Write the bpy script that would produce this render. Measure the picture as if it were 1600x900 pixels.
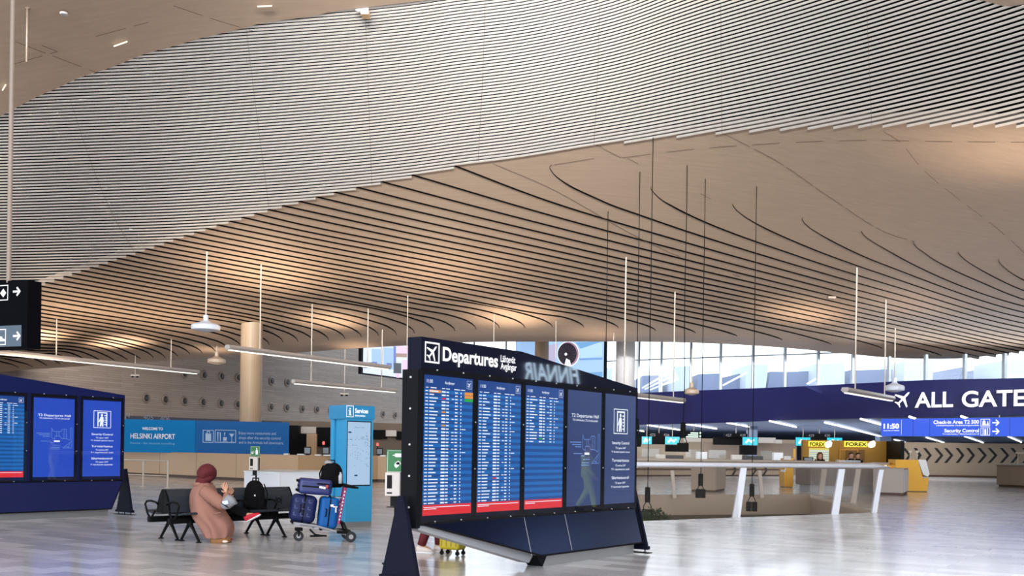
import bpy, bmesh, math, random
import numpy as np
from mathutils import Vector, Matrix
random.seed(7)
S = bpy.context.scene
COL = S.collection
for _o in list(bpy.data.objects): bpy.data.objects.remove(_o, do_unlink=True)

# ------------------------------------------------------------------ camera
F = 1650.0; CX, CY = 800.0, 704.0; H = 1.5
ROLL = math.atan(.0155); CR, SR = math.cos(ROLL), math.sin(ROLL)
cam_d = bpy.data.cameras.new('camera'); cam = bpy.data.objects.new('camera', cam_d); COL.objects.link(cam)
cam_d.sensor_width = 36; cam_d.lens = 36*F/1600; cam_d.shift_y = (CY-450)/1600
cam_d.clip_start = .1; cam_d.clip_end = 1000
cam.matrix_world = Matrix(((CR, -SR, 0, 0), (0, 0, -1, 0), (SR, CR, 0, H), (0, 0, 0, 1)))
S.camera = cam
# ------------------------------------------------------------------ world, exposure, large lights
W = bpy.data.worlds.new('world'); S.world = W; W.use_nodes = True
wn = W.node_tree; bg = wn.nodes['Background']
bg.inputs[0].default_value = (.80, .90, 1.0, 1); bg.inputs[1].default_value = 2.9
S.view_settings.view_transform = 'Standard'; S.view_settings.look = 'None'
S.view_settings.exposure = 0; S.view_settings.gamma = 1; S.view_settings.use_curve_mapping = False

def area(name, loc, target, size, size_y, power, color):
    d = bpy.data.lights.new(name, 'AREA'); d.shape = 'RECTANGLE'; d.size = size; d.size_y = size_y
    d.energy = power; d.color = color
    o = bpy.data.objects.new(name, d); COL.objects.link(o); o.location = loc
    o.rotation_euler = (Vector(target)-Vector(loc)).to_track_quat('-Z', 'Y').to_euler()
    return o
# unseen fill lamps added to brighten the ceiling, the hall and the counters
area('rear_fill', (0, -13, 5.5), (0, 40, 7.5), 100, 10, 9000, (.97, .97, 1.0))   # added panel behind the viewer, brightens ceiling and hall
area('overhead_fill', (2, 4, 11.2), (4, 22, 0), 30, 8, 2200, (.9, .95, 1.0))  # added overhead panel, lights the floor so it bounces onto the ceiling
f_ = area('ceiling_fill', (3, -8, 10.2), (5, 34, 16.5), 60, 2.5, 14000, (1, .98, .94)); f_.data.spread = math.radians(32)  # added narrow-spread panel to lift the slats and wood overhead
area('overhead_fill', (-26, 70, 9.5), (-24, 84, 3), 30, 4, 3000, (1, .93, .86))  # added panel, brightens the left counters and wall
area('check_in_lighting', (14, 78, 3.3), (14, 78, 0), 40, 24, 3000, (1, .98, .95))

area('ceiling_edge_fill', (24.5, 49.5, 5.5), (22.5, 45.5, 9), 17, 1.2, 330, (.86, .93, 1.0))   # added lamp hidden above the navy band, brightens the ceiling edge by the windows
area('ceiling_edge_fill', (12.5, 62, 5.3), (11.5, 59.5, 9), 14, 1.0, 160, (.92, .95, 1.0))  # second added lamp, lifts the ceiling edge farther left

sd = bpy.data.lights.new('slat_fill_spot', 'SPOT'); sd.energy = 46000; sd.color = (1, .99, .93); sd.spot_size = math.radians(44); sd.spot_blend = 1; sd.shadow_soft_size = 1.5  # added spot behind the viewer, brightens the slats at top centre
so = bpy.data.objects.new('slat_fill_spot', sd); COL.objects.link(so); so.location = (1, -4, 9.5); so.rotation_euler = (Vector((3.2, 29, 14.2))-Vector((1, -4, 9.5))).to_track_quat('-Z', 'Y').to_euler()

# ------------------------------------------------------------------ pixel helpers
def ray(x, y):
    a = (x-CX)/F; b = -(y-CY)/F
    return Vector((a*CR-b*SR, 1.0, a*SR+b*CR))
def P(x, y, D):
    r = ray(x, y); return Vector((r.x*D, D, H+r.z*D))
def G(x, y, z=0.0):
    r = ray(x, y); t = (z-H)/r.z; return Vector((r.x*t, t, z))
def plane_hit(x, y, p0, d):           # vertical plane through p0 along plan direction d
    r = ray(x, y); n = Vector((d.y, -d.x, 0)); t = n.dot(Vector((p0.x, p0.y, 0)))/n.dot(Vector((r.x, r.y, 0)))
    q = Vector((r.x*t, t, H+r.z*t)); return q
class Face:
    """a vertical plane in plan from a to b: pixel -> (u along, z)"""
    def __init__(s, a, b):
        s.a = Vector((a.x, a.y, 0)); s.d = Vector((b.x-a.x, b.y-a.y, 0)).normalized(); s.n = Vector((s.d.y, -s.d.x, 0))
    def uz(s, x, y):
        q = plane_hit(x, y, s.a, s.d); return (Vector((q.x, q.y, 0))-s.a).dot(s.d), q.z
    def at(s, u, z, off=0.0):
        return s.a+s.d*u+s.n*off+Vector((0, 0, z))
    def px(s, x, y, off=0.0):
        u, z = s.uz(x, y); return s.at(u, z, off)

# ------------------------------------------------------------------ materials
MATS = {}
def srgb(c): return tuple((v/255/12.92 if v/255 <= .04045 else ((v/255+.055)/1.055)**2.4) for v in c)
def mat(name, c, rough=.5, metal=0., emit=0., coat=0., spec=.5, noise=0., scale=8., alpha=1.0, tr=0.0, bump=0.):
    if name in MATS: return MATS[name]
    m = bpy.data.materials.new(name); m.use_nodes = True; nt = m.node_tree; b = nt.nodes['Principled BSDF']
    c = srgb(c)
    b.inputs['Base Color'].default_value = (*c, 1); b.inputs['Roughness'].default_value = rough
    b.inputs['Metallic'].default_value = metal; b.inputs['Specular IOR Level'].default_value = spec
    if coat: b.inputs['Coat Weight'].default_value = coat; b.inputs['Coat Roughness'].default_value = .03
    if emit: b.inputs['Emission Color'].default_value = (*c, 1); b.inputs['Emission Strength'].default_value = emit
    if noise:
        tc = nt.nodes.new('ShaderNodeTexCoord'); nz = nt.nodes.new('ShaderNodeTexNoise'); nz.inputs['Scale'].default_value = scale
        nz.inputs['Detail'].default_value = 4
        mp = nt.nodes.new('ShaderNodeMapRange'); mp.inputs[3].default_value = 1-noise; mp.inputs[4].default_value = 1+noise
        mx = nt.nodes.new('ShaderNodeVectorMath'); mx.operation = 'SCALE'; mx.inputs[0].default_value = c
        nt.links.new(tc.outputs['Object'], nz.inputs['Vector']); nt.links.new(nz.outputs[0], mp.inputs[0])
        nt.links.new(mp.outputs[0], mx.inputs['Scale']); nt.links.new(mx.outputs[0], b.inputs['Base Color'])
        if bump:
            bp = nt.nodes.new('ShaderNodeBump'); bp.inputs['Strength'].default_value = bump
            nt.links.new(nz.outputs[0], bp.inputs['Height']); nt.links.new(bp.outputs[0], b.inputs['Normal'])
    MATS[name] = m; return m
def glass(name, c, w, rough=.02, ior=1.45):
    """thin sheet: mostly see-through, a Fresnel share mirrored, w of body tint"""
    if name in MATS: return MATS[name]
    m = bpy.data.materials.new(name); m.use_nodes = True; nt = m.node_tree; nt.nodes.clear()
    o = nt.nodes.new('ShaderNodeOutputMaterial'); t = nt.nodes.new('ShaderNodeBsdfTransparent'); g = nt.nodes.new('ShaderNodeBsdfGlossy')
    d = nt.nodes.new('ShaderNodeBsdfDiffuse'); a = nt.nodes.new('ShaderNodeMixShader'); b = nt.nodes.new('ShaderNodeMixShader')
    g.inputs['Roughness'].default_value = rough; d.inputs[0].default_value = (*srgb(c), 1)
    a.inputs[0].default_value = w; nt.links.new(t.outputs[0], a.inputs[1]); nt.links.new(d.outputs[0], a.inputs[2])
    ge = nt.nodes.new('ShaderNodeNewGeometry'); dt = nt.nodes.new('ShaderNodeVectorMath'); dt.operation = 'DOT_PRODUCT'
    nt.links.new(ge.outputs['Normal'], dt.inputs[0]); nt.links.new(ge.outputs['Incoming'], dt.inputs[1]); prev = dt.outputs['Value']
    f0 = ((ior-1)/(ior+1))**2
    for op, v in (('ABSOLUTE', 0), ('SUBTRACT', 1), ('POWER', 5), ('MULTIPLY_ADD', 1-f0)):      # Schlick reflectance of a glass face
        mt = nt.nodes.new('ShaderNodeMath'); mt.operation = op
        if op == 'SUBTRACT': mt.inputs[0].default_value = 1; nt.links.new(prev, mt.inputs[1])
        else:
            nt.links.new(prev, mt.inputs[0]); mt.inputs[1].default_value = v
            if op == 'MULTIPLY_ADD': mt.inputs[2].default_value = f0
        prev = mt.outputs[0]
    nt.links.new(prev, b.inputs[0]); nt.links.new(a.outputs[0], b.inputs[1]); nt.links.new(g.outputs[0], b.inputs[2])
    nt.links.new(b.outputs[0], o.inputs[0]); MATS[name] = m; return m
def emis(name, c, s):
    if name in MATS: return MATS[name]
    m = bpy.data.materials.new(name); m.use_nodes = True; nt = m.node_tree; b = nt.nodes['Principled BSDF']
    b.inputs['Base Color'].default_value = (.01, .01, .01, 1); b.inputs['Emission Color'].default_value = (*srgb(c), 1)
    b.inputs['Emission Strength'].default_value = s; b.inputs['Roughness'].default_value = .3
    MATS[name] = m; return m

# ------------------------------------------------------------------ mesh builder
class MB:
    def __init__(s): s.v = []; s.f = []; s.m = []
    def add(s, vs, fs, mi=0):
        n = len(s.v); s.v += [Vector(v) for v in vs]; s.f += [tuple(i+n for i in f) for f in fs]; s.m += [mi]*len(fs); return s
    def quad(s, a, b, c, d, mi=0): return s.add([a, b, c, d], [(0, 1, 2, 3)], mi)
    def hexa(s, p, mi=0):   # 8 points: bottom 4 ccw, top 4
        return s.add(p, [(3, 2, 1, 0), (4, 5, 6, 7), (0, 1, 5, 4), (1, 2, 6, 5), (2, 3, 7, 6), (3, 0, 4, 7)], mi)
    def box(s, c, d, rz=0., mi=0, rx=0., ry=0.):
        c = Vector(c); h = Vector(d)/2; R = Matrix.Rotation(rz, 3, 'Z') @ Matrix.Rotation(ry, 3, 'Y') @ Matrix.Rotation(rx, 3, 'X')
        p = [c+R @ Vector((sx*h.x, sy*h.y, sz*h.z)) for sz in (-1, 1) for sx, sy in ((-1, -1), (1, -1), (1, 1), (-1, 1))]
        return s.hexa(p, mi)
    def rbox(s, c, d, r, seg=3, rz=0., rx=0., ry=0., mi=0):
        bm = bmesh.new(); bmesh.ops.create_cube(bm, size=1)
        for v in bm.verts: v.co = Vector((v.co.x*d[0], v.co.y*d[1], v.co.z*d[2]))
        bmesh.ops.bevel(bm, geom=bm.edges[:], offset=r, segments=seg, affect='EDGES', profile=.5)
        R = Matrix.Rotation(rz, 3, 'Z') @ Matrix.Rotation(ry, 3, 'Y') @ Matrix.Rotation(rx, 3, 'X'); c = Vector(c)
        bm.verts.index_update()
        s.add([c+R @ v.co for v in bm.verts], [tuple(v.index for v in f.verts) for f in bm.faces], mi); bm.free(); return s
    def prism(s, pts, off, mi=0, mside=None):   # pts coplanar loop, off vector
        n = len(pts); off = Vector(off); mside = mi if mside is None else mside
        k = len(s.v); s.v += [Vector(p) for p in pts]+[Vector(p)+off for p in pts]
        s.f.append(tuple(k+i for i in range(n))); s.m.append(mi)
        s.f.append(tuple(k+n+i for i in reversed(range(n)))); s.m.append(mi)
        for i in range(n):
            j = (i+1) % n; s.f.append((k+j, k+i, k+n+i, k+n+j)); s.m.append(mside)
        return s
    def tube(s, pts, r, n=8, mi=0, cap=True, flat=1.0):
        pts = [Vector(p) for p in pts]; rs = r if isinstance(r, (list, tuple)) else [r]*len(pts)
        k = len(s.v); up = Vector((0, 0, 1)); prev = None
        for i, p in enumerate(pts):
            t = (pts[min(i+1, len(pts)-1)]-pts[max(i-1, 0)]).normalized()
            a = prev-t*prev.dot(t) if prev is not None else (up if abs(t.z) < .9 else Vector((1, 0, 0))).cross(t)
            a.normalize(); prev = a; b = t.cross(a)
            for j in range(n):
                an = 2*math.pi*j/n; s.v.append(p+(a*math.cos(an)+b*math.sin(an)*flat)*rs[i])
        for i in range(len(pts)-1):
            for j in range(n):
                s.f.append((k+i*n+j, k+i*n+(j+1) % n, k+(i+1)*n+(j+1) % n, k+(i+1)*n+j)); s.m.append(mi)
        if cap:
            s.f.append(tuple(k+j for j in reversed(range(n)))); s.m.append(mi)
            e = k+(len(pts)-1)*n; s.f.append(tuple(e+j for j in range(n))); s.m.append(mi)
        return s
    def lathe(s, c, prof, n=20, mi=0, axis='Z'):
        c = Vector(c); k = len(s.v)
        for r, z in prof:
            for j in range(n):
                a = 2*math.pi*j/n; q = Vector((r*math.cos(a), r*math.sin(a), z))
                if axis == 'Y': q = Vector((q.x, q.z, q.y))
                if axis == 'X': q = Vector((q.z, q.y, q.x))
                s.v.append(c+q)
        for i in range(len(prof)-1):
            for j in range(n):
                s.f.append((k+i*n+j, k+i*n+(j+1) % n, k+(i+1)*n+(j+1) % n, k+(i+1)*n+j)); s.m.append(mi)
        s.f.append(tuple(k+j for j in reversed(range(n)))); s.m.append(mi)
        e = k+(len(prof)-1)*n; s.f.append(tuple(e+j for j in range(n))); s.m.append(mi)
        return s
    def loft(s, secs, n=18, mi=0):   # secs: (center, axis1, axis2)
        k = len(s.v)
        for c, a, b in secs:
            for j in range(n):
                t = 2*math.pi*j/n; s.v.append(Vector(c)+Vector(a)*math.cos(t)+Vector(b)*math.sin(t))
        for i in range(len(secs)-1):
            for j in range(n):
                s.f.append((k+i*n+j, k+i*n+(j+1) % n, k+(i+1)*n+(j+1) % n, k+(i+1)*n+j)); s.m.append(mi)
        s.f.append(tuple(k+j for j in reversed(range(n)))); s.m.append(mi)
        e = k+(len(secs)-1)*n; s.f.append(tuple(e+j for j in range(n))); s.m.append(mi)
        return s
    def build(s, name, mats, parent=None, smooth=False, world=False, origin=None):
        """world: the vertices are world coordinates, brought into the parent's frame; origin: base point of a free-standing mesh"""
        me = bpy.data.meshes.new(name); vs = s.v; o = bpy.data.objects.new(name, me); COL.objects.link(o)
        if parent is not None:
            o.parent = parent
            if world:
                inv = wmat(parent).inverted(); vs = [inv @ v for v in vs]
        elif vs:
            if origin is None:
                xs = [v.x for v in vs]; ys = [v.y for v in vs]; zs = [v.z for v in vs]
                origin = Vector(((min(xs)+max(xs))/2, (min(ys)+max(ys))/2, min(zs)))
            origin = Vector(origin); o.location = origin; vs = [v-origin for v in vs]
        me.from_pydata([tuple(v) for v in vs], [], s.f)
        mats = mats if isinstance(mats, (list, tuple)) else [mats]
        for m in mats: me.materials.append(m)
        me.polygons.foreach_set('material_index', s.m)
        if smooth: me.polygons.foreach_set('use_smooth', [True]*len(s.f))
        me.update()
        bm = bmesh.new(); bm.from_mesh(me); bmesh.ops.recalc_face_normals(bm, faces=bm.faces[:]); bm.to_mesh(me); bm.free()
        return o
def wmat(o):
    m = Matrix.Translation(o.location) @ o.rotation_euler.to_matrix().to_4x4()
    return wmat(o.parent) @ m if o.parent else m
def tag(o, label=None, cat=None, group=None, kind=None):
    if label: o['label'] = label
    if cat: o['category'] = cat
    if group: o['group'] = group
    if kind: o['kind'] = kind
    return o
def thing(name, label, cat, loc=(0, 0, 0), rz=0., group=None):
    o = bpy.data.objects.new(name, None); COL.objects.link(o); o.location = loc; o.rotation_euler = (0, 0, rz)
    o.empty_display_size = .2
    return tag(o, label, cat, group)
def struct(mb, name, mats, **k):
    return tag(mb.build(name, mats, origin=(0, 0, 0), **k), kind='structure')
def copy_tree(o, parent=None):
    c = o.copy(); COL.objects.link(c)
    if parent: c.parent = parent
    for ch in list(o.children): copy_tree(ch, c)
    return c
TXT = {}
def text(mb, s, org, right, up, h, width=None, bold=.0, depth=.004, mi=0, align='L', shear=0.):
    """letters of cap height h with the baseline start at org, appended to mb as mesh"""
    key = (s, bold, shear)
    if key not in TXT:
        c = bpy.data.curves.new('t', 'FONT'); c.body = s; c.size = 1.0; c.offset = bold; c.resolution_u = 5; c.shear = shear
        o = bpy.data.objects.new('t', c); COL.objects.link(o)
        bpy.context.view_layer.update()
        me = bpy.data.meshes.new_from_object(o.evaluated_get(bpy.context.evaluated_depsgraph_get()))
        TXT[key] = ([v.co.copy() for v in me.vertices], [tuple(p.vertices) for p in me.polygons])
        bpy.data.objects.remove(o); bpy.data.curves.remove(c); bpy.data.meshes.remove(me)
    vs, fs = TXT[key]
    if not vs: return 0
    x0 = min(v.x for v in vs); x1 = max(v.x for v in vs)
    sy = h/.73; sx = sy if width is None else width/(x1-x0)
    right = Vector(right).normalized(); up = Vector(up).normalized(); n = right.cross(up)*depth
    ww = (x1-x0)*sx; sh = {'L': 0, 'C': -ww/2, 'R': -ww}[align]
    mb.add([Vector(org)+right*((v.x-x0)*sx+sh)+up*(v.y*sy)+n for v in vs], fs, mi)
    return ww
# ================================================================== STRUCTURE
def tangents(xs, ys):
    n = len(xs); m = []
    for i in range(n):
        if i == 0: m.append((ys[1]-ys[0])/(xs[1]-xs[0]))
        elif i == n-1: m.append((ys[-1]-ys[-2])/(xs[-1]-xs[-2]))
        else:
            a = (ys[i]-ys[i-1])/(xs[i]-xs[i-1]); b = (ys[i+1]-ys[i])/(xs[i+1]-xs[i])
            h0 = xs[i]-xs[i-1]; h1 = xs[i+1]-xs[i]; m.append((a*h1+b*h0)/(h0+h1))
    return m
class Curve1:
    def __init__(s, pts):
        pts = sorted(pts); s.x = [p[0] for p in pts]; s.y = [p[1] for p in pts]; s.m = tangents(s.x, s.y)
    def __call__(s, x):
        X, Y, M = s.x, s.y, s.m
        if x <= X[0]: return Y[0]+M[0]*(x-X[0])
        if x >= X[-1]: return Y[-1]+M[-1]*(x-X[-1])
        lo, hi = 0, len(X)-1
        while hi-lo > 1:
            mid = (lo+hi)//2
            if X[mid] <= x: lo = mid
            else: hi = mid
        h = X[hi]-X[lo]; t = (x-X[lo])/h
        return (2*t**3-3*t*t+1)*Y[lo]+(t**3-2*t*t+t)*h*M[lo]+(-2*t**3+3*t*t)*Y[hi]+(t**3-t*t)*h*M[hi]

# ceiling vault: height as a function of plan position (profile falls away to the back, lower to both sides)
zprof = Curve1([(3, 12.4), (12, 12.5), (20, 12.4), (25, 12.2), (30, 11.8), (35, 11.25), (40, 10.6), (45, 9.85), (50, 9.05), (55, 8.25), (60, 7.5), (66, 6.9), (72, 6.55), (80, 6.35), (100, 6.2)])
sside = Curve1([(-1600, .84), (-1100, .86), (-800, .9), (-500, .98), (-150, 1.0), (150, 1.0), (450, .95), (800, .86), (1200, .8), (1700, .78)])
_D = np.linspace(3, 100, 2000); _v = np.array([(zprof(d)-H)*F/d for d in _D])
def D_of_v(v): return float(np.interp(-v, -_v, _D))
def CP(x, y, lift=0.0):
    """point of the ceiling surface met by the sight line through (x, y)"""
    r = ray(x, y); s = sside(max(-1600, min(1700, r.x*F))); D = D_of_v(max(r.z*F, 60))*s
    return Vector((r.x*D, D, H+r.z*D+lift))
def zc(X, Y):
    s = sside(max(-1600, min(1700, X/Y*F))); return H+s*(zprof(Y/s)-H)

# ---- slat family y_k(x) of the louvred light field
y0 = Curve1([(-600, 306), (-300, 306), (0, 305), (56, 303.5), (100, 302), (168, 300), (256, 297), (320, 293.5), (377, 289.8), (450, 285), (500, 281), (550, 276.7), (600, 271.6), (650, 265.8), (709.6, 257.3), (806, 245), (900, 229.5), (975, 217.5), (1057, 202.9), (1118, 191.2), (1171, 181), (1219, 171.2), (1417, 125), (1521, 97.7), (1588, 78.6), (1800, 12), (2100, -95)])
pk = Curve1([(-600, 4.4), (0, 4.66), (150, 4.72), (400, 4.83), (700, 4.95), (900, 5.12), (975, 5.35), (1050, 5.75), (1250, 6.6), (1400, 7.2), (1600, 8.1), (2100, 10.4)])
qk = Curve1([(-600, .0045), (0, .0042), (400, .0023), (700, 0), (2100, 0)])
gapf = Curve1([(-600, .54), (0, .49), (250, .45), (500, .40), (700, .38), (950, .38), (1200, .42), (1400, .46), (1600, .48), (2100, .48)])
def gy(k, x): return y0(x)-pk(x)*k-qk(x)*k*k
teethL = [709.6, 643, 594.6, 556, 522, 493, 466, 440, 417.5, 397, 377, 357, 338, 321, 303, 287, 270.5, 256, 240.7, 226, 211.5, 197, 182, 168.5, 154, 140, 126, 112.6, 99, 85, 70.6, 56.5]
while teethL[-1] > -560: teethL.append(teethL[-1]-14)
teethR = [975, 1057, 1118, 1170.7, 1218.7, 1262, 1302, 1341, 1379, 1417, 1452.7, 1487, 1521, 1555, 1588]
while teethR[-1] < 2050: teethR.append(teethR[-1]+33)
def bottom_slat(x):
    if x < teethL[0]:
        j = 0
        while j < len(teethL)-1 and x < teethL[j+1]: j += 1
        return -j
    if x < teethR[0]: return 1
    j = 0
    while j < len(teethR)-1 and x >= teethR[j+1]: j += 1
    return -j
def btop(x):
    k = bottom_slat(x)-1
    return gy(k, x)-pk(x)*gapf(x)/2
cup = Curve1([(-600, 300), (-300, 240), (-100, 203), (0, 178), (19, 168), (50, 151), (95, 131), (120, 119), (150, 109), (180, 99), (215, 84), (267, 69), (320, 54), (375, 41), (400, 34), (480, 22), (527, 12.7), (576, 6.7), (633, 0), (800, -22), (1100, -40), (1400, -24), (1545, -2), (1573, 4.7), (1605, 0), (1700, -30), (1900, -90), (2100, -150)])
blow = Curve1([(-600, 640), (-300, 612), (-100, 590), (0, 581.5), (30, 578.5), (100, 574), (190, 568), (250, 563.6), (312, 559), (359, 555.5), (409, 555), (480, 550), (562, 544), (633, 540), (739, 534.7), (850, 533.8), (957, 533.8), (1028, 534.3), (1139, 537.8), (1228, 543.6), (1325, 553), (1392, 559), (1450, 560.8), (1500, 560), (1562, 553.5), (1600, 548), (1750, 530), (2100, 500)])

def wood_ceiling():
    m = bpy.data.materials.new('wood_ceiling'); m.use_nodes = True; nt = m.node_tree; b = nt.nodes['Principled BSDF']
    tc = nt.nodes.new('ShaderNodeTexCoord'); mp = nt.nodes.new('ShaderNodeMapping'); mp.inputs['Scale'].default_value = (.5, 3.0, 3.0)
    n = nt.nodes.new('ShaderNodeTexNoise'); n.inputs['Scale'].default_value = 2.0; n.inputs['Detail'].default_value = 6
    r = nt.nodes.new('ShaderNodeValToRGB'); r.color_ramp.elements[0].position = .3; r.color_ramp.elements[1].position = .7
    r.color_ramp.elements[0].color = (.50, .37, .275, 1); r.color_ramp.elements[1].color = (.56, .42, .31, 1)
    nt.links.new(tc.outputs['Object'], mp.inputs[0]); nt.links.new(mp.outputs[0], n.inputs['Vector']); nt.links.new(n.outputs[0], r.inputs[0])
    nt.links.new(r.outputs[0], b.inputs['Base Color']); b.inputs['Roughness'].default_value = .55; b.inputs['Specular IOR Level'].default_value = .25
    return m
M_wood = wood_ceiling()
M_gap = mat('shadow_gap_black', (9, 7, 6), .9, spec=.05)
M_slat = mat('white_slat', (244, 238, 230), .45, spec=.3)
M_joint = mat('joint_brown', (96, 74, 58), .8)
M_white = mat('white_paint', (232, 234, 236), .4)
M_black = mat('black_plastic', (12, 12, 14), .55, spec=.2)
M_steel = mat('brushed_steel', (165, 165, 168), .35, metal=.9)
M_rod = mat('light_rod', (200, 190, 178), .4)

# ---- main wood sheet below the light field
xs = sorted(set([x for x in range(-560, 2001, 12)]+[t+e for t in teethL+teethR for e in (-.25, .25) if -560 < t < 2000]))
NR = 22; mb = MB(); rows = []
for x in xs:
    a, b = btop(x), blow(x); colp = [CP(x, a+(b-a)*i/NR) for i in range(NR+1)]
    e = colp[-1]; out = Vector((e.x, e.y, 0)).normalized()
    colp += [e+out*.25+Vector((0, 0, .05)), e+out*.5+Vector((0, 0, .3)), e+out*.6+Vector((0, 0, 1.2)), e+out*.6+Vector((0, 0, 6))]
    rows.append(colp)
n = len(rows[0]); mb.v = [p for c in rows for p in c]
for i in range(len(rows)-1):
    for j in range(n-1): mb.f.append((i*n+j, (i+1)*n+j, (i+1)*n+j+1, i*n+j+1)); mb.m.append(0)
ceiling = struct(mb, 'ceiling', M_wood, smooth=True)
# ---- smooth near sheet above the light field
mb = MB(); rows = []
xs2 = list(range(-640, 2101, 12))
for x in xs2:
    a = cup(x); ys = [a+(t/14)**1.8*(-2600-a) for t in range(15)]
    colp = [CP(x, y, -.07) for y in reversed(ys)]
    rows.append(colp)
n = len(rows[0]); mb.v = [p for c in rows for p in c]
for i in range(len(rows)-1):
    for j in range(n-1): mb.f.append((i*n+j, (i+1)*n+j, (i+1)*n+j+1, i*n+j+1)); mb.m.append(0)
struct(mb, 'ceiling', M_wood, smooth=True)

# ---- grooves: shadow-gap risers with the next layer hanging a little lower
cols = {
 50: {-32: 453, -33: 460, -34: 466.4, -35: 472.8, -36: 479.4, -37: 485.6, -38: 491.6, -39: 498, -40: 504, -41: 510, -42: 516.4, -43: 522.4, -44: 528.4, -45: 535, -46: 541, -47: 546.4, -48: 552, -49: 557.5, -50: 564, -51: 571},
 250: dict(zip(range(-18, -42, -1), [385.6, 393.2, 400.7, 408, 415.4, 422.7, 429.7, 436.7, 443.6, 450.8, 458, 464.9, 471.9, 478.6, 485.1, 492.1, 498.8, 505.3, 512.3, 519.3, 526.3, 533.6, 541.4, 550.1])),
 450: dict(zip(range(-7, -32, -1), [322.9, 334.1, 344.7, 354.4, 363.6, 372.6, 381.5, 390.2, 398.3, 406.1, 413.7, 421.3, 428.5, 436.1, 443.2, 450.5, 458, 465.3, 472.6, 480.1, 487.9, 495.3, 503.4, 512.3, 522.6])),
 650: dict(zip(range(-1, -24, -1), [273.4, 296.9, 314.7, 328.9, 342.6, 354.7, 365.3, 375.6, 385.2, 394.2, 402.8, 411.5, 419.5, 427.6, 435.1, 442.8, 450.6, 457.9, 465.7, 473.3, 481.7, 490.9, 501.2])),
 850: dict(zip(range(0, -19, -1), [310.6, 332.4, 349.2, 363.1, 375.5, 386.8, 396.8, 406.7, 416.1, 424.8, 433, 441.3, 449.3, 457.3, 465.3, 473.3, 481.3, 490.2, 501.8])),
 1050: dict(zip(range(2, -15, -1), [320.8, 352.4, 371.5, 386.7, 399.2, 410.8, 421.3, 430.8, 439.5, 448, 456.4, 464.4, 472.2, 480.4, 488.4, 497.2, 506.7])),
 1250: dict(zip(range(3, -12, -1), [380.1, 400.3, 415.4, 428, 438.9, 449.2, 458, 466.3, 474.2, 481.7, 489.2, 497.2, 505, 513.3, 522.2])),
 1400: dict(zip(range(5, -10, -1), [398.1, 419.9, 435.1, 447.4, 458.3, 468.3, 477.6, 485.4, 493.2, 500.3, 507.1, 514, 520.9, 528.1, 536.3])),
 1600: dict(zip(range(8, -5, -1), [437, 453.3, 467.2, 477.7, 487.3, 496.1, 504.4, 511.6, 518.8, 525.6, 532.3, 538.4, 544])),
}
ends_y = dict(zip(range(-52, -4), [(30, 574), (52, 573), (73.6, 570.7), (95, 568.5), (116, 566), (138, 564.3), (159, 564), (180, 563), (200, 561.6), (220, 560), (240, 558.6), (258.9, 559), (278, 556.6), (297, 553), (316.6, 551.5), (336.8, 548.4), (357, 544.5), (377, 542), (399.3, 541), (421, 538.8), (442.8, 534.9), (465.9, 533.7), (489.7, 533.4), (513.8, 531.4), (539, 529), (565, 526.3), (592, 524.4), (620, 522.9), (648, 520), (678.8, 517.2), (711.3, 516.9), (744.2, 514.2), (781, 512.4), (820.7, 512), (863.7, 511), (912.8, 511.2), (966.8, 512.4), (1024.8, 516.4), (1087, 520), (1152, 525), (1222.4, 530.7), (1299, 538), (1379, 544.5), (1471, 556), (1530.6, 556.6), (1557, 553.7), (1577, 551), (1593, 548)]))
hooks = {1: [(862, 257), (859.2, 260), (859.6, 263), (865, 271), (876, 280), (890, 289), (910, 299), (930, 308), (950, 317), (1000, 335)],
 2: [(1017.5, 291), (1017.2, 295), (1024, 303), (1036, 313)], 3: [(1145, 318), (1145.6, 321), (1151, 328), (1159, 334.4), (1168, 340.6), (1179, 347), (1210, 362.5)],
 4: [(1254.7, 339.4), (1253.4, 342.5), (1257, 348), (1265.5, 355.8), (1275, 361.7), (1289, 369.8), (1312, 382), (1350, 400)],
 5: [(1346, 361), (1349.5, 366.6), (1357, 373), (1368, 380), (1384, 389)],
 6: [(1427.7, 376.3), (1428, 380), (1433.4, 387), (1443.5, 394), (1454, 401.7), (1486.8, 419.5), (1530, 439)],
 7: [(1498, 392), (1497.7, 395), (1502, 400), (1510, 407), (1524, 416), (1540, 425)],
 8: [(1561, 404), (1560.7, 408), (1565, 413.7), (1574, 421.4), (1586.6, 430)]}
def smooth_poly(pts, step=7.0):
    """Catmull-Rom through the points, resampled"""
    out = []
    for i in range(len(pts)-1):
        p0 = pts[max(i-1, 0)]; p1 = pts[i]; p2 = pts[i+1]; p3 = pts[min(i+2, len(pts)-1)]
        d = math.dist(p1, p2); n = max(1, int(d/step)); d0 = max(math.dist(p0, p1), 1e-3); d2 = max(math.dist(p2, p3), 1e-3)
        m1 = [((p2[c]-p1[c])/d*d0+(p1[c]-p0[c])/d0*d)/(d0+d)*d if i > 0 else p2[c]-p1[c] for c in (0, 1)]
        m2 = [((p3[c]-p2[c])/d2*d+(p2[c]-p1[c])/d*d2)/(d2+d)*d if i < len(pts)-2 else p2[c]-p1[c] for c in (0, 1)]
        for k in range(n):
            t = k/n; out.append(tuple((2*t**3-3*t*t+1)*p1[c]+(t**3-2*t*t+t)*m1[c]+(-2*t**3+3*t*t)*p2[c]+(t**3-t*t)*m2[c] for c in (0, 1)))
    out.append(pts[-1]); return out
mb = MB()
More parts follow.
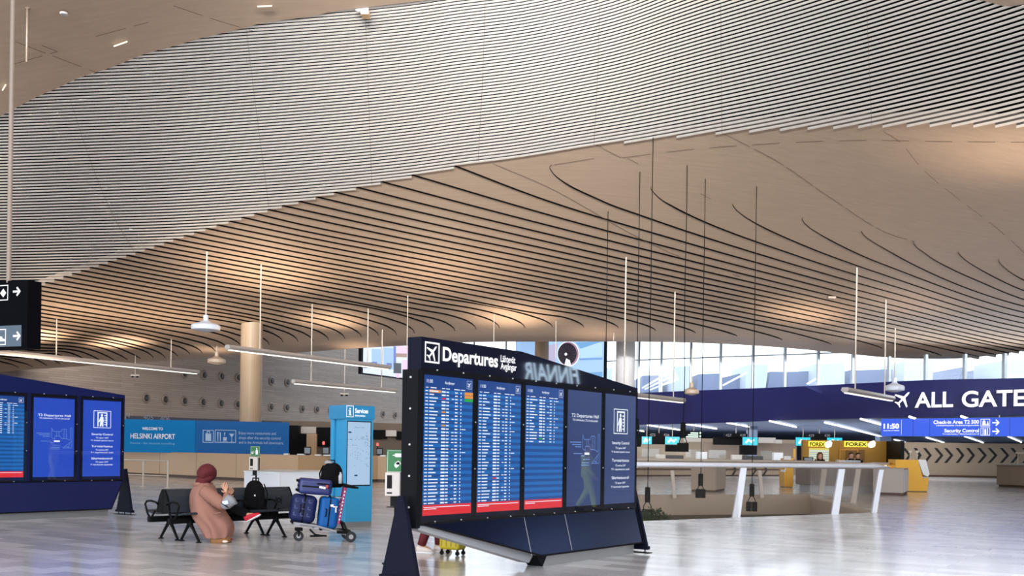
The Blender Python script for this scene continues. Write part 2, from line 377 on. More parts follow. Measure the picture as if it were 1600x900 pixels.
for k in range(8, -56, -1):
    pts = [(x, c[k]) for x, c in sorted(cols.items()) if k in c]
    if k >= 1: start = hooks[k]
    else:
        xt = teethL[-k]; start = [(xt, gy(k, xt))]
        pts = [p for p in pts if p[0] > xt+40]
    if not pts and k not in ends_y: continue
    end = []
    if k in ends_y:
        xe, ye = ends_y[k]; a = 1.0 if xe < 760 else max(.42, 1-(xe-760)/500) if xe < 1500 else 0
        a = 1.0 if xe < 760 else max(0, 1-(xe-760)/400)
        mix = lambda p_, q_: p_*a+q_*(1-a)
        end = [(xe-30, ye-mix(19.5, 10.8)), (xe-14.5, ye-mix(14, 6.4)), (xe-7, ye-mix(9.5, 3.9)), (xe-2, ye-mix(5, 1.6)), (xe, ye)]
        if xe > 1500: end = [(xe, ye)]
        if xe < 360: end = [(xe-30, ye-16.2), (xe-16, ye-12), (xe-9, ye-8.6), (xe-3.5, ye-4.4), (xe, ye)]
        if xe < 240: end = [(xe-22, ye-12), (xe-10, ye-6.4), (xe-3, ye-2), (xe, ye)]
        if xe < 60: end = [(xe-25, ye-9), (xe-9, ye-4.5), (xe, ye)]; start = [(-240, ye-(xe+240)*.12)]
        pts = [p for p in pts if p[0] < end[0][0]-20]
    else:
        yl = pts[-1][1]; sl = {8: .26, 7: .25}.get(k, .14+.008*max(k, 0)+.03)
        end = [(1700, yl+100*sl*.9), (1860, yl+260*sl*.72)]
    start = [p for p in start if not pts or p[0] < pts[0][0]-6]
    path = smooth_poly(start+pts+end)
    L = len(path); hookS = k >= 1; hookE = k in ends_y and ends_y[k][0] < 1500
    n0 = len(mb.v); i0 = 0
    for i, (x, y) in enumerate(path):
        w = 1.0
        if hookS: w = min(w, .25+i/10)
        if hookE: w = min(w, .25+(L-1-i)/3)
        h = .05*w*(1 if x < 1100 else max(.7, 1-(x-1100)/900))
        nx, ny = path[min(i+1, L-1)][0]-path[max(i-1, 0)][0], path[min(i+1, L-1)][1]-path[max(i-1, 0)][1]
        l = math.hypot(nx, ny) or 1; q = CP(x-ny/l*5.6*w, y+nx/l*5.6*w); p0 = CP(x, y); p0b = p0+Vector((0, 0, .05))
        gw = (1.15*w+.3)*(1 if x < 1100 else max(.72, 1-(x-1100)/900)); m_ = CP(x-ny/l*gw, y+nx/l*gw)
        mb.v += [p0b, p0+Vector((0, 0, -.012)), m_+Vector((0, 0, -.012)), m_+Vector((0, 0, -h*.5)), m_+Vector((0, 0, -h*.5)), q+Vector((0, 0, .01))]
    for i in range(L-1):
        a = n0+i*6; b = a+6
        mb.f += [(a, b, b+1, a+1), (a+1, b+1, b+2, a+2), (a+2, b+2, b+3, a+3), (a+4, b+4, b+5, a+5)]; mb.m += [0, 0, 0, 1]
o = tag(mb.build('shadow_gap', [M_gap, M_wood], ceiling, world=True), kind='structure')
# ---- slats
mb = MB(); backx = list(range(-560, 2001, 40))
for k in range(66, -62, -1):
    segs = []
    if k >= 1: segs = [(-560, 2000)]
    else:
        if -k < len(teethL): segs.append((-560, teethL[-k]))
        if -k < len(teethR): segs.append((teethR[-k], 2000))
    for xa, xb in segs:
        if xb-xa < 6: continue
        nn = max(2, int((xb-xa)/28)); pts = []
        X = [xa+(xb-xa)*i/nn for i in range(nn+1)]
        for x in X:
            g = pk(x)*gapf(x)/2; yt = gy(k, x)+g; yb = gy(k-1, x)-g
            pts.append((x, yt, yb, yb < cup(x)-14 or yt < -190))
        for i in range(nn):
            if pts[i][3] and pts[i+1][3]: continue
            (x1, t1, b1, _), (x2, t2, b2, _) = pts[i], pts[i+1]
            A, B, C, D = CP(x1, t1, -.05), CP(x2, t2, -.05), CP(x2, b2, -.05), CP(x1, b1, -.05); u = Vector((0, 0, .003))
            ends = i == 0 or i == nn-1
            mb.add([A, B, C, D, A+u, B+u, C+u, D+u], [(0, 1, 2, 3), (1, 0, 4, 5), (3, 2, 6, 7), (4, 7, 6, 5)]+([(0, 3, 7, 4), (2, 1, 5, 6)] if ends else []))
tag(mb.build('louvre_slats', M_slat, ceiling, world=True), kind='structure')
mb = MB(); rows = []
for x in backx:
    rows.append([CP(x, cup(x)-60+(btop(x)+8-cup(x)+60)*i/10, .45) for i in range(11)])
mb.v = [p for c in rows for p in c]
for i in range(len(rows)-1):
    for j in range(10): mb.f.append((i*11+j, (i+1)*11+j, (i+1)*11+j+1, i*11+j+1)); mb.m.append(0)
tag(mb.build('louvre_backing', M_gap, ceiling, world=True, smooth=True), kind='structure')
# ---- fine joints
mb = MB()
def joint(pts, w, lift, dash=None):
    p = smooth_poly(pts, 6); 
    for i in range(len(p)-1):
        if dash and (i % dash[1]) >= dash[0]: continue
        (x1, ya), (x2, yb) = p[i], p[i+1]; l = math.hypot(x2-x1, yb-ya) or 1; nx, ny = -(yb-ya)/l*w, (x2-x1)/l*w
        mb.quad(CP(x1-nx, ya-ny, lift), CP(x2-nx, yb-ny, lift), CP(x2+nx, yb+ny, lift), CP(x1+nx, ya+ny, lift))
for pts in ([(110, 152), (135, 230), (175, 330), (206, 385), (211, 393)], [(385, 42), (398, 150), (420, 320)], [(571, 22), (576, 150), (581, 285)], [(758, 0), (754, 120), (747, 249)], [(937, 0), (934, 110), (928, 223)], [(1126, 0), (1127, 100), (1128, 206)], [(1354, 0), (1358, 100), (1362, 191)]):
    joint(pts, .2, -.06)
for pts, ds in (([(928, 224), (970, 246)], None), ([(981, 247), (1014, 264), (1046, 281), (1062, 287), (1148, 330)], (3, 20)), ([(1128, 207), (1172, 229), (1203, 245), (1300, 310), (1392, 366), (1430, 377)], (8, 9)), ([(1380, 205), (1402, 218), (1440, 262), (1500, 312), (1560, 358), (1600, 394), (1660, 460)], (5, 7)), ([(866, 257), (928, 247)], None), ([(972, 246), (1060, 235), (1200, 224), (1330, 219), (1500, 221), (1640, 222)], (7, 11)),
                ([(770, 255), (850, 289), (1000, 372), (1050, 396)], None), ([(1050, 396), (1180, 440)], (2, 8))):
    joint(pts, .3, -.015, ds)
for pts in ([(271, 0), (345, 25), (395, 40)], [(24, 56), (60, 70), (150, 105)], [(150, 48), (232, 26)], [(20, 92), (90, 72)], [(65, 62), (90, 72)]):
    joint(pts, .4, -.135, (8, 10))
tag(mb.build('panel_joint', M_joint, ceiling, world=True), kind='structure')

# ---- roof deck over everything (keeps sky light from leaking down between ceiling and facade)
mb = MB(); mb.box((0, 43, 13.9), (150, 100, .4)); struct(mb, 'ceiling', mat('roof_deck', (120, 112, 104), .9))

# ---- floor with the stairwell opening
NLe, NRi = G(1155, 808.5), G(1372, 800.5)
dn = (NRi-NLe).normalized(); hole = [NLe-dn*7.5, NRi, G(1266, 772.5), G(1266, 772.5)+(G(1000, 772.5)-G(1266, 772.5)).normalized()*9.5]
def floor_mat():
    m = bpy.data.materials.new('polished_stone_floor'); m.use_nodes = True; nt = m.node_tree; b = nt.nodes['Principled BSDF']
    tc = nt.nodes.new('ShaderNodeTexCoord'); mp = nt.nodes.new('ShaderNodeMapping'); mp.inputs['Rotation'].default_value = (0, 0, math.radians(34))
    br = nt.nodes.new('ShaderNodeTexBrick'); br.inputs['Scale'].default_value = 1.0; br.inputs['Brick Width'].default_value = .9; br.inputs['Row Height'].default_value = .32
    br.inputs['Color1'].default_value = (.42, .42, .44, 1); br.inputs['Color2'].default_value = (.70, .70, .72, 1); br.inputs['Mortar'].default_value = (.4, .39, .385, 1); br.inputs['Mortar Size'].default_value = .004
    nz = nt.nodes.new('ShaderNodeTexNoise'); nz.inputs['Scale'].default_value = 30; nz.inputs['Detail'].default_value = 8
    mx = nt.nodes.new('ShaderNodeMix'); mx.data_type = 'RGBA'; mx.blend_type = 'OVERLAY'; mx.inputs[0].default_value = .35
    nt.links.new(tc.outputs['Object'], mp.inputs[0]); nt.links.new(mp.outputs[0], br.inputs[0]); nt.links.new(tc.outputs['Object'], nz.inputs['Vector'])
    nt.links.new(br.outputs[0], mx.inputs[6]); nt.links.new(nz.outputs[0], mx.inputs[7]); nt.links.new(mx.outputs[2], b.inputs['Base Color'])
    b.inputs['Roughness'].default_value = .16; b.inputs['Specular IOR Level'].default_value = .75
    n2 = nt.nodes.new('ShaderNodeTexNoise'); n2.inputs['Scale'].default_value = 1.1; n2.inputs['Detail'].default_value = 1
    bp = nt.nodes.new('ShaderNodeBump'); bp.inputs['Strength'].default_value = .02; bp.inputs['Distance'].default_value = .1
    nt.links.new(tc.outputs['Object'], n2.inputs['Vector']); nt.links.new(n2.outputs[0], bp.inputs['Height']); nt.links.new(bp.outputs[0], b.inputs['Normal'])
    return m
M_floor = floor_mat()
bm = bmesh.new()
outer = [Vector((-75, -14, 0)), Vector((75, -14, 0)), Vector((75, 150, 0)), Vector((-75, 150, 0))]
es = []
for loop in (outer, hole):
    vs = [bm.verts.new(p) for p in loop]; es += [bm.edges.new((vs[i], vs[(i+1) % len(vs)])) for i in range(len(vs))]
bmesh.ops.triangle_fill(bm, use_beauty=True, use_dissolve=False, edges=es)
for f in bm.faces:
    if f.normal.z < 0: f.normal_flip()
me = bpy.data.meshes.new('floor'); bm.to_mesh(me); bm.free(); me.materials.append(M_floor)
floor = bpy.data.objects.new('floor', me); COL.objects.link(floor); floor['kind'] = 'structure'
# slab edges of the opening
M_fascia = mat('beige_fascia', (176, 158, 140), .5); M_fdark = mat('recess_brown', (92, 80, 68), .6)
mb = MB()
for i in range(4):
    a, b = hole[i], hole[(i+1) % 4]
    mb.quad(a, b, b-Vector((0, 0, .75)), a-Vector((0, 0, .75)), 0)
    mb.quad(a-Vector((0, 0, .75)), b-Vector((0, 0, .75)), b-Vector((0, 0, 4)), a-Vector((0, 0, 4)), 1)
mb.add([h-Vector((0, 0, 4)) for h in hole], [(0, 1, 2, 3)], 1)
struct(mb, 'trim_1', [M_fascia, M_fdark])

# ---- left back wall (plank-look panels with round nozzles)
Wl = Face(P(228, 622, 80), P(617, 649, 113))
def wall_mat():
    m = bpy.data.materials.new('grey_brown_wall'); m.use_nodes = True; nt = m.node_tree; b = nt.nodes['Principled BSDF']
    tc = nt.nodes.new('ShaderNodeTexCoord'); mp = nt.nodes.new('ShaderNodeMapping'); mp.inputs['Rotation'].default_value = (0, 0, -math.atan2(Wl.d.y, Wl.d.x))
    sp = nt.nodes.new('ShaderNodeSeparateXYZ'); cb = nt.nodes.new('ShaderNodeCombineXYZ')
    br = nt.nodes.new('ShaderNodeTexBrick'); br.inputs['Brick Width'].default_value = 2.6; br.inputs['Row Height'].default_value = .16; br.inputs['Mortar Size'].default_value = .012; br.inputs['Scale'].default_value = 1
    br.inputs['Color1'].default_value = (.165, .130, .108, 1); br.inputs['Color2'].default_value = (.205, .165, .138, 1); br.inputs['Mortar'].default_value = (.11, .085, .07, 1)
    nt.links.new(tc.outputs['Object'], mp.inputs[0]); nt.links.new(mp.outputs[0], sp.inputs[0]); nt.links.new(sp.outputs[0], cb.inputs[0]); nt.links.new(sp.outputs[2], cb.inputs[1])
    nt.links.new(cb.outputs[0], br.inputs[0]); nt.links.new(br.outputs[0], b.inputs['Base Color']); b.inputs['Roughness'].default_value = .75
    return m
mb = MB(); a0, a1 = Wl.at(-22, 0), Wl.at(44, 0)
mb.prism([a0, a1, a1+Vector((0, 0, 13.7)), a0+Vector((0, 0, 13.7))], -Wl.n*.3)
struct(mb, 'wall_left', wall_mat())
# navy strip under it
mb = MB(); nv = [(197, 649.5, 656), (320, 654, 660.5), (450, 658.5, 664.5), (522, 662, 668), (640, 672.5, 679), (700, 678, 684)]
Wn = Face(G(197, 741.5)+Vector((-8, 12, 0)), G(700, 753)+Vector((2, 24, 0)))
M_navy = mat('navy_blue', (24, 28, 92), .5, noise=.04, scale=3); M_navyd = mat('dark_navy', (20, 24, 52), .5)
pts = [Wn.px(x, t) for x, t, b_ in nv]+[Wn.px(x, b_) for x, t, b_ in reversed(nv)]
mb.prism(pts, -Wn.n*.25); struct(mb, 'trim_2', M_navyd)
mb = MB()
for s, x, y in (('404', 190, 651), ('405', 227, 654), ('406', 253, 656), ('410', 458, 663), ('411', 500, 666), ('413', 594, 673.5), ('414', 630, 678)):
    text(mb, s, Wn.px(x-3, y+1.5, .03), Wn.d, (0, 0, 1), .3)
tag(mb.build('number_lettering', mat('dim_lettering', (120, 124, 140), .5), bpy.data.objects['trim_2'], world=True), kind='structure')

# ---- window wall ribbon with the navy band
def ribpt(x, D): r = ray(x, 600); return Vector((r.x*D, D, 0))
rib = [(600, 88), (690, 83), (800, 78), (998, 70), (1126, 65), (1226, 61.6), (1330, 58), (1443, 54.6), (1600, 51.3), (1800, 47), (2100, 42)]
ribD = Curve1(rib)
bandT = Curve1([(600, 640), (998, 614), (1126, 608.6), (1226, 604.7), (1330, 599.5), (1443, 594), (1600, 590.7), (2100, 585)])
bandB = Curve1([(600, 672), (998, 663.8), (1130, 660.5), (1250, 655.6), (1377, 653), (1600, 648.8), (2100, 640)])
mb = MB(); prevv = None
for x in list(range(640, 2101, 20)):
    D = ribD(x); a = P(x, bandT(x), D); b = P(x, bandB(x), D); back = Vector((0, .5, 0))
    cur = [a, b, b+back, a+back]
    if prevv: 
        for i in range(4): mb.quad(prevv[i], cur[i], cur[(i+1) % 4], prevv[(i+1) % 4])
    prevv = cur
struct(mb, 'wall_back', M_navy)
# panes and mullions
M_pane = glass('window_glass', (225, 240, 250), .03); M_mull = mat('mullion_aluminium', (178, 190, 200), .4, metal=.3)
mull = [640, 690, 740, 790, 838, 890, 943, 998, 1033, 1079, 1125.5, 1176, 1226, 1278, 1332, 1389, 1446, 1507, 1569, 1635, 1705, 1780, 1860, 1950, 2050]
for i in range(len(mull)-1):
    xa, xb = mull[i], mull[i+1]; ca, cb_ = ribpt(xa, ribD(xa)+.3), ribpt(xb, ribD(xb)+.3)
    za = P(xa, bandT(xa), ribD(xa)).z-.1; zb = P(xb, bandT(xb), ribD(xb)).z-.1
    mb = MB(); mb.quad(ca+Vector((0, 0, za)), cb_+Vector((0, 0, zb)), cb_+Vector((0, 0, 13.7)), ca+Vector((0, 0, 13.7)))
    w = struct(mb, 'window_%d' % (i+1), M_pane)
    m2 = MB(); m2.box(ca+Vector((0, 0, (za+13.7)/2)), (.13, .3, 13.7-za))
    zt = lambda x, c: H+ray(x, 563.5-.036*(x-995)).z*c.y
    d = (cb_-ca); L = d.length; c = (ca+cb_)/2
    m2.hexa([ca+Vector((0, -.05, zt(xa, ca))), cb_+Vector((0, -.05, zt(xb, cb_))), cb_+Vector((0, .05, zt(xb, cb_))), ca+Vector((0, .05, zt(xa, ca))),
             ca+Vector((0, -.05, zt(xa, ca)+.07)), cb_+Vector((0, -.05, zt(xb, cb_)+.07)), cb_+Vector((0, .05, zt(xb, cb_)+.07)), ca+Vector((0, .05, zt(xa, ca)+.07))])
    tag(m2.build('window_frame', M_mull, w, world=True), kind='structure')

# ---- columns
def column(x0, x1, D, ztop, m, name='trim_3', yb=None):
    a, b = P(x0, 640, D), P(x1, 640, D); c = (a+b)/2; r = (b.x-a.x)/2
    mb = MB(); mb.lathe((c.x, c.y, 0), [(r, 0), (r, ztop)], 28); return struct(mb, name, m, smooth=False)
M_colm = mat('beige_column', (178, 154, 126), .5); M_colg = mat('pale_grey_column', (206, 204, 206), .5)
column(375, 408.5, 56, 8.2, M_colm, 'trim_3')
column(834.5, 856, 72, 9.5, M_colm, 'trim_4')
column(961, 991, 66, 9.5, M_colg, 'trim_5')

# ---- deep soffit over check-in and far back wall
M_soff = mat('blue_grey_soffit', (150, 170, 208), .6); M_beige = mat('beige_panel', (168, 148, 124), .45, noise=.03, scale=2)
mb = MB(); mb.prism([Vector((-2, 84, 3.55)), ribpt(690, 84)*1.0+Vector((0, 0, 3.55)), ribpt(998, 71)+Vector((0, 0, 3.55)), ribpt(1226, 62.5)+Vector((0, 0, 3.55)), ribpt(1600, 52.5)+Vector((0, 0, 3.55)), ribpt(2100, 43.2)+Vector((0, 0, 3.55)), Vector((74, 60, 3.55)), Vector((74, 148, 3.55)), Vector((-2, 148, 3.55))], (0, 0, .3))
struct(mb, 'ceiling', M_soff)
mb = MB(); mb.box((36, 146, 2), (78, .3, 4)); struct(mb, 'wall_back', mat('far_wall', (110, 116, 132), .7))
mb = MB(); mb.prism([Vector((74.5, 60, 0)), Vector((74.5, 148, 0)), Vector((74.5, 148, 3.6)), Vector((74.5, 60, 3.6))], (.3, 0, 0)); struct(mb, 'wall_right', M_beige)
mb = MB(); mb.prism([Vector((58, -14, 0)), Vector((58, 44, 0)), Vector((58, 44, 13.7)), Vector((58, -14, 13.7))], (.3, 0, 0)); struct(mb, 'wall_right', mat('anti_haze_wall_taupe', (58, 56, 58), .6))  # unseen side wall, added and darkened to cut sky haze in the board glass
# ---- soffit strip lights, one object each
SOFFIT = ['short white strip light right of the departures board, under the navy band', 'white strip light just right of the shortest one beside the departures board', 'white strip light above the pair of small black number boxes 425 and 426',
 'short strip light left of the blue-grey pillar over check-in', 'stub of strip light touching the blue-grey pillar over check-in', 'strip light right of the blue-grey pillar, left of the long one over the yellow booth',
 'short front end piece of the long strip light over the yellow booth', 'longest strip light on the soffit, slanting over the yellow booth', 'strip light ending at the left edge of the blue overhead display',
 'strip light below the left end of the blue overhead display', 'strip light below the blue display over the chevron wall, second from its left end', 'strip light below the blue display over the chevron wall, third from its left end',
 'rightmost strip light below the blue display over the chevron wall', 'tiny strip light showing above the blue display below the letter A', 'tiny strip light showing above the blue display below the letter G', 'lowest stub of strip light beside the right edge of the departures board']
M_led = emis('led_white', (255, 250, 240), 3.2)
for i, (xa, ya, xb, yb) in enumerate([(1011, 664, 1028, 666.7), (1030, 667, 1062, 671.8), (1071.6, 662.5, 1119.6, 670), (1136, 660.5, 1155.5, 664), (1158, 664.3, 1170, 667), (1202.5, 657.8, 1244, 667.3), (1289, 660.2, 1305, 664), (1307, 664.3, 1382, 683.7), (1345, 654.5, 1377, 663.5), (1397, 687, 1415.5, 691.5), (1447, 683.6, 1475.5, 692), (1507, 681.8, 1536.5, 692), (1574.5, 681.8, 1596, 691.2), (1421, 651.2, 1430, 654), (1502, 650.5, 1511, 653.6), (1000, 673, 1006, 674)]):
    a, b = G(xa, ya, 3.44), G(xb, yb, 3.44)
    if b.y > 144: b = a+(b-a)*((144-a.y)/(b.y-a.y))
    mb = MB(); mb.tube([a, b], .055, 6)
    tag(mb.build('strip_light', M_led), SOFFIT[i], 'ceiling light', 'strip lights on the check-in soffit')
# ================================================================== DISPLAY BOARDS
M_frame = mat('board_frame_navy', (8, 11, 30), .6, spec=.15)
M_head = mat('board_header_gloss', (8, 11, 30), .6, spec=.1, coat=.6)
M_frameL = mat('board_frame_blue', (10, 18, 64), .5, spec=.2)
M_headL = mat('board_header_blue', (10, 20, 74), .5, spec=.2)
M_skirt = mat('brushed_navy_metal', (30, 38, 70), .22, metal=.8)
M_skirtL = mat('navy_skirt', (12, 22, 74), .5, spec=.3)
M_under = mat('grey_underside', (158, 158, 162), .45, metal=.2)
M_plinth = mat('plinth_steel', (150, 148, 148), .35, metal=.5)
M_edge = mat('edge_black', (5, 6, 12), .6, spec=.15)
M_screw = mat('screw_bright', (215, 218, 225), .3, metal=.6)
E_blue = emis('screen_blue', (0, 76, 154), .9); E_blue2 = emis('screen_blue_light', (0, 106, 190), .95); E_top = emis('screen_header', (0, 62, 140), 1.0)
E_red = emis('screen_red', (226, 30, 44), 1.0); E_white = emis('screen_white', (235, 242, 255), 1.1); E_org = emis('screen_orange', (236, 150, 50), 1.0)
E_grn = emis('screen_green', (20, 170, 60), 1.0); E_deep = emis('screen_deep_blue', (30, 60, 128), .7); E_line = emis('screen_line', (120, 160, 235), .8)
E_deepL = emis('screen_royal_blue', (26, 70, 190), 1.0); E_sign = emis('sign_white', (250, 250, 255), 1.15); E_tint = emis('screen_pale', (176, 206, 236), .9)
M_cover = glass('cover_glass', (20, 30, 60), .015, .012, 1.62)

def plane_icon(mb, o, r, u, s, mi=0, off=.006):
    """aircraft pictogram flying up to the right, box side s"""
    r = Vector(r).normalized(); u = Vector(u).normalized(); n = r.cross(u)*off
    def T(p): 
        a = math.radians(-45); x, y = p[0]*math.cos(a)-p[1]*math.sin(a), p[0]*math.sin(a)+p[1]*math.cos(a); return Vector(o)+r*(x*s)+u*(y*s)+n
    body = [(-.045, -.42), (.045, -.42), (.06, .3), (.04, .42), (0, .48), (-.04, .42), (-.06, .3)]
    mb.add([T(p) for p in body], [tuple(range(7))], mi)
    for sg in (1, -1):
        mb.add([T(p) for p in ((sg*.04, .12), (sg*.46, -.12), (sg*.46, -.2), (sg*.04, -.06))], [(0, 1, 2, 3)], mi)
        mb.add([T(p) for p in ((sg*.03, -.3), (sg*.2, -.4), (sg*.2, -.46), (sg*.03, -.4))], [(0, 1, 2, 3)], mi)
def frame_rect(mb, A, u0, z0, u1, z1, w, off, mi=0):
    for a, b, c, d in ((u0, z0, u1, z0+w), (u0, z1-w, u1, z1), (u0, z0+w, u0+w, z1-w), (u1-w, z0+w, u1, z1-w)):
        mb.quad(A(a, b, off), A(c, b, off), A(c, d, off), A(a, d, off), mi)
def screen(root, A, u0, w, z0, h, kind, seed, deep):
    """A(u, z, off) -> world point. One display with what it shows."""
    rnd = random.Random(seed); U = lambda t: u0+w*t; Z = lambda t: z0+h*t; r = A(1, 0, 0)-A(0, 0, 0); up = Vector((0, 0, 1))
    def rect(mb, a, b, c, d, mi, off=.004): mb.quad(A(U(a), Z(b), off), A(U(c), Z(b), off), A(U(c), Z(d), off), A(U(a), Z(d), off), mi)
    mb = MB()
    if kind == 'flights':
        rect(mb, 0, .075, 1, 1, 0); rect(mb, 0, .9, 1, 1, 2, .005)
        nrow = 34
        for i in range(0, nrow, 2): rect(mb, 0, .9-(i+1)*.825/nrow, 1, .9-i*.825/nrow, 1, .005)
        rect(mb, 0, 0, 1, .075, 3, .005)
    else: rect(mb, 0, 0, 1, 1, 0)
    sc = mb.build('screen', [E_blue, E_blue2, E_top, E_red] if kind == 'flights' else [deep], root, world=True)
    mb = MB()
    def word(t, x, y, hh, al='L', width=None, mi=0): text(mb, t, A(U(x), Z(y), .008), r, up, hh*h, width=None if width is None else width*w, align=al, mi=mi, bold=.01)
    def dash(x, y, wd, hh, mi=0, off=.0075): rect(mb, x, y-hh/2, x+wd, y+hh/2, mi, off)
    if kind == 'flights':
        word('11:50', .04, .947, .024); word('Avgångar', .5, .945, .022, 'C'); plane_icon(mb, A(U(.92), Z(.955), .002), r, up, .085*w)
        frame_rect(mb, lambda a, b, c: A(a, b, c), U(.87), Z(.925), U(.975), Z(.985), .003, .006)
        y = .9; dy = .825/nrow
        for i, x in enumerate((.03, .12, .35, .43, .6, .74)): dash(x, .912, (.05, .12, .06, .08, .12, .09)[i], .006)
        rows = nrow if seed % 3 != 2 else 15
        for i in range(rows):
            y = .9-(i+.5)*dy; dash(.02, y, .055, .007); dash(.1, y, rnd.uniform(.05, .2), .008)
            c = 0
            if seed % 3 == 0 and i in (6, 10): c = 1
            if seed % 3 == 0 and i == 2 or seed % 3 == 1 and i == 26: c = 2
            if seed % 3 == 2 and i == 13: c = 3
            dash(.345, y, .08, .011, c); dash(.44, y, .055, .008)
            if rnd.random() < .45: dash(.55, y, .05, .006)
            dash(.62, y, .055, .008); dash(.735, y, .02, .010)
            if rnd.random() < .12: dash(.77, y, .08, .006)
        if seed % 3 == 0:
            dash(.1, .9-.5*dy, .23, .02, 1, .007); dash(.82, .9-.5*dy, .18, .021, 1); dash(.82, .9-1.5*dy, .18, .021, 1); dash(.82, .9-2.5*dy, .18, .021, 3)
        for t, wd in ((.058, .95), (.046, .25)): dash(.02, t, wd, .005)
        mats = [E_white, E_org, E_red, E_grn]
    elif kind == 'hall':
        word('T2 Departures Hall', .5, .77, .03, 'C', .8); word('T2 Lähtöaula | T2 Avgångshall', .5, .737, .018, 'C', .74)
        L = [((.44, .62), (.44, .5)), ((.44, .5), (.52, .48)), ((.44, .62), (.48, .58)), ((.48, .58), (.66, .58)), ((.66, .58), (.7, .61)), ((.7, .61), (.8, .61)), ((.8, .61), (.8, .49)), ((.8, .49), (.9, .47)),
             ((.52, .48), (.52, .52)), ((.52, .52), (.64, .52)), ((.64, .52), (.68, .49)), ((.68, .49), (.8, .49)), ((.9, .63), (.94, .63)), ((.94, .63), (.94, .37)), ((.9, .63), (.9, .47)), ((.94, .37), (.72, .37)), ((.72, .37), (.94, .46)), ((.84, .37), (.9, .44)), ((.78, .39), (.88, .38)), ((.56, .58), (.56, .52)), ((.62, .58), (.62, .52)), ((.74, .61), (.74, .49))]
        for (a, b), (c, d) in L:
            p, q = A(U(a), Z(b), .007), A(U(c), Z(d), .007); t = (q-p).normalized(); s_ = t.cross(r.cross(up)).normalized()*.004; mb.quad(p-s_, q-s_, q+s_, p+s_, 1)
        for x, y_, wd in ((.07, .553, .33), (.13, .532, .27), (.22, .513, .18), (.18, .455, .24), (.4, .435, .1), (.46, .405, .2), (.42, .375, .22), (.4, .355, .25)): dash(x, y_, wd, .007, 1)
        dash(.5, .455, .14, .02, 0)
        mats = [E_white, E_line]
    else:
        frame_rect(mb, lambda a, b, c: A(a, b, c), U(.27), Z(.64), U(.73), Z(.87), .012, .006)
        for a, b, c, d in ((.37, .66, .4, .85), (.37, .835, .63, .85), (.6, .66, .63, .85)): rect(mb, a, b, c, d, 0, .007)
        c = A(U(.485), Z(.81), .008); k = [c+r.normalized()*(math.cos(t)*.026)+up*(math.sin(t)*.03) for t in [i*math.pi/5 for i in range(10)]]; mb.add(k, [tuple(range(10))])
        for pl in ([(.45, .79), (.52, .79), (.54, .72), (.50, .715), (.47, .66), (.43, .66), (.445, .73)], [(.49, .72), (.52, .72), (.53, .66), (.49, .66)], [(.45, .79), (.4, .72), (.42, .715), (.47, .76)]):
            mb.add([A(U(a), Z(b), .008) for a, b in pl], [tuple(range(len(pl)))])
        for i in range(5):
            x = .55+.01*(i % 2); rect(mb, x, .68+i*.03, x+.05, .692+i*.03, 0, .0075)
        for t, s1, s2, y_ in (('Security Control', 'T2 open 24/7', 'T1 limited opening hours', .545), ('Turvatarkastus', 'T2 avoinna 24/7', 'T1 rajoitetusti auki', .385), ('Säkerhetskontroll', 'T2 öppen 24/7', 'T1 begränsade öppettider', .225)):
            word(t, .5, y_, .028, 'C', .56); word(s1, .5, y_-.043, .018, 'C', .34); word(s2, .5, y_-.078, .018, 'C', .6)
        mats = [E_white]
    mb.build('screen_text', mats, sc, world=True)

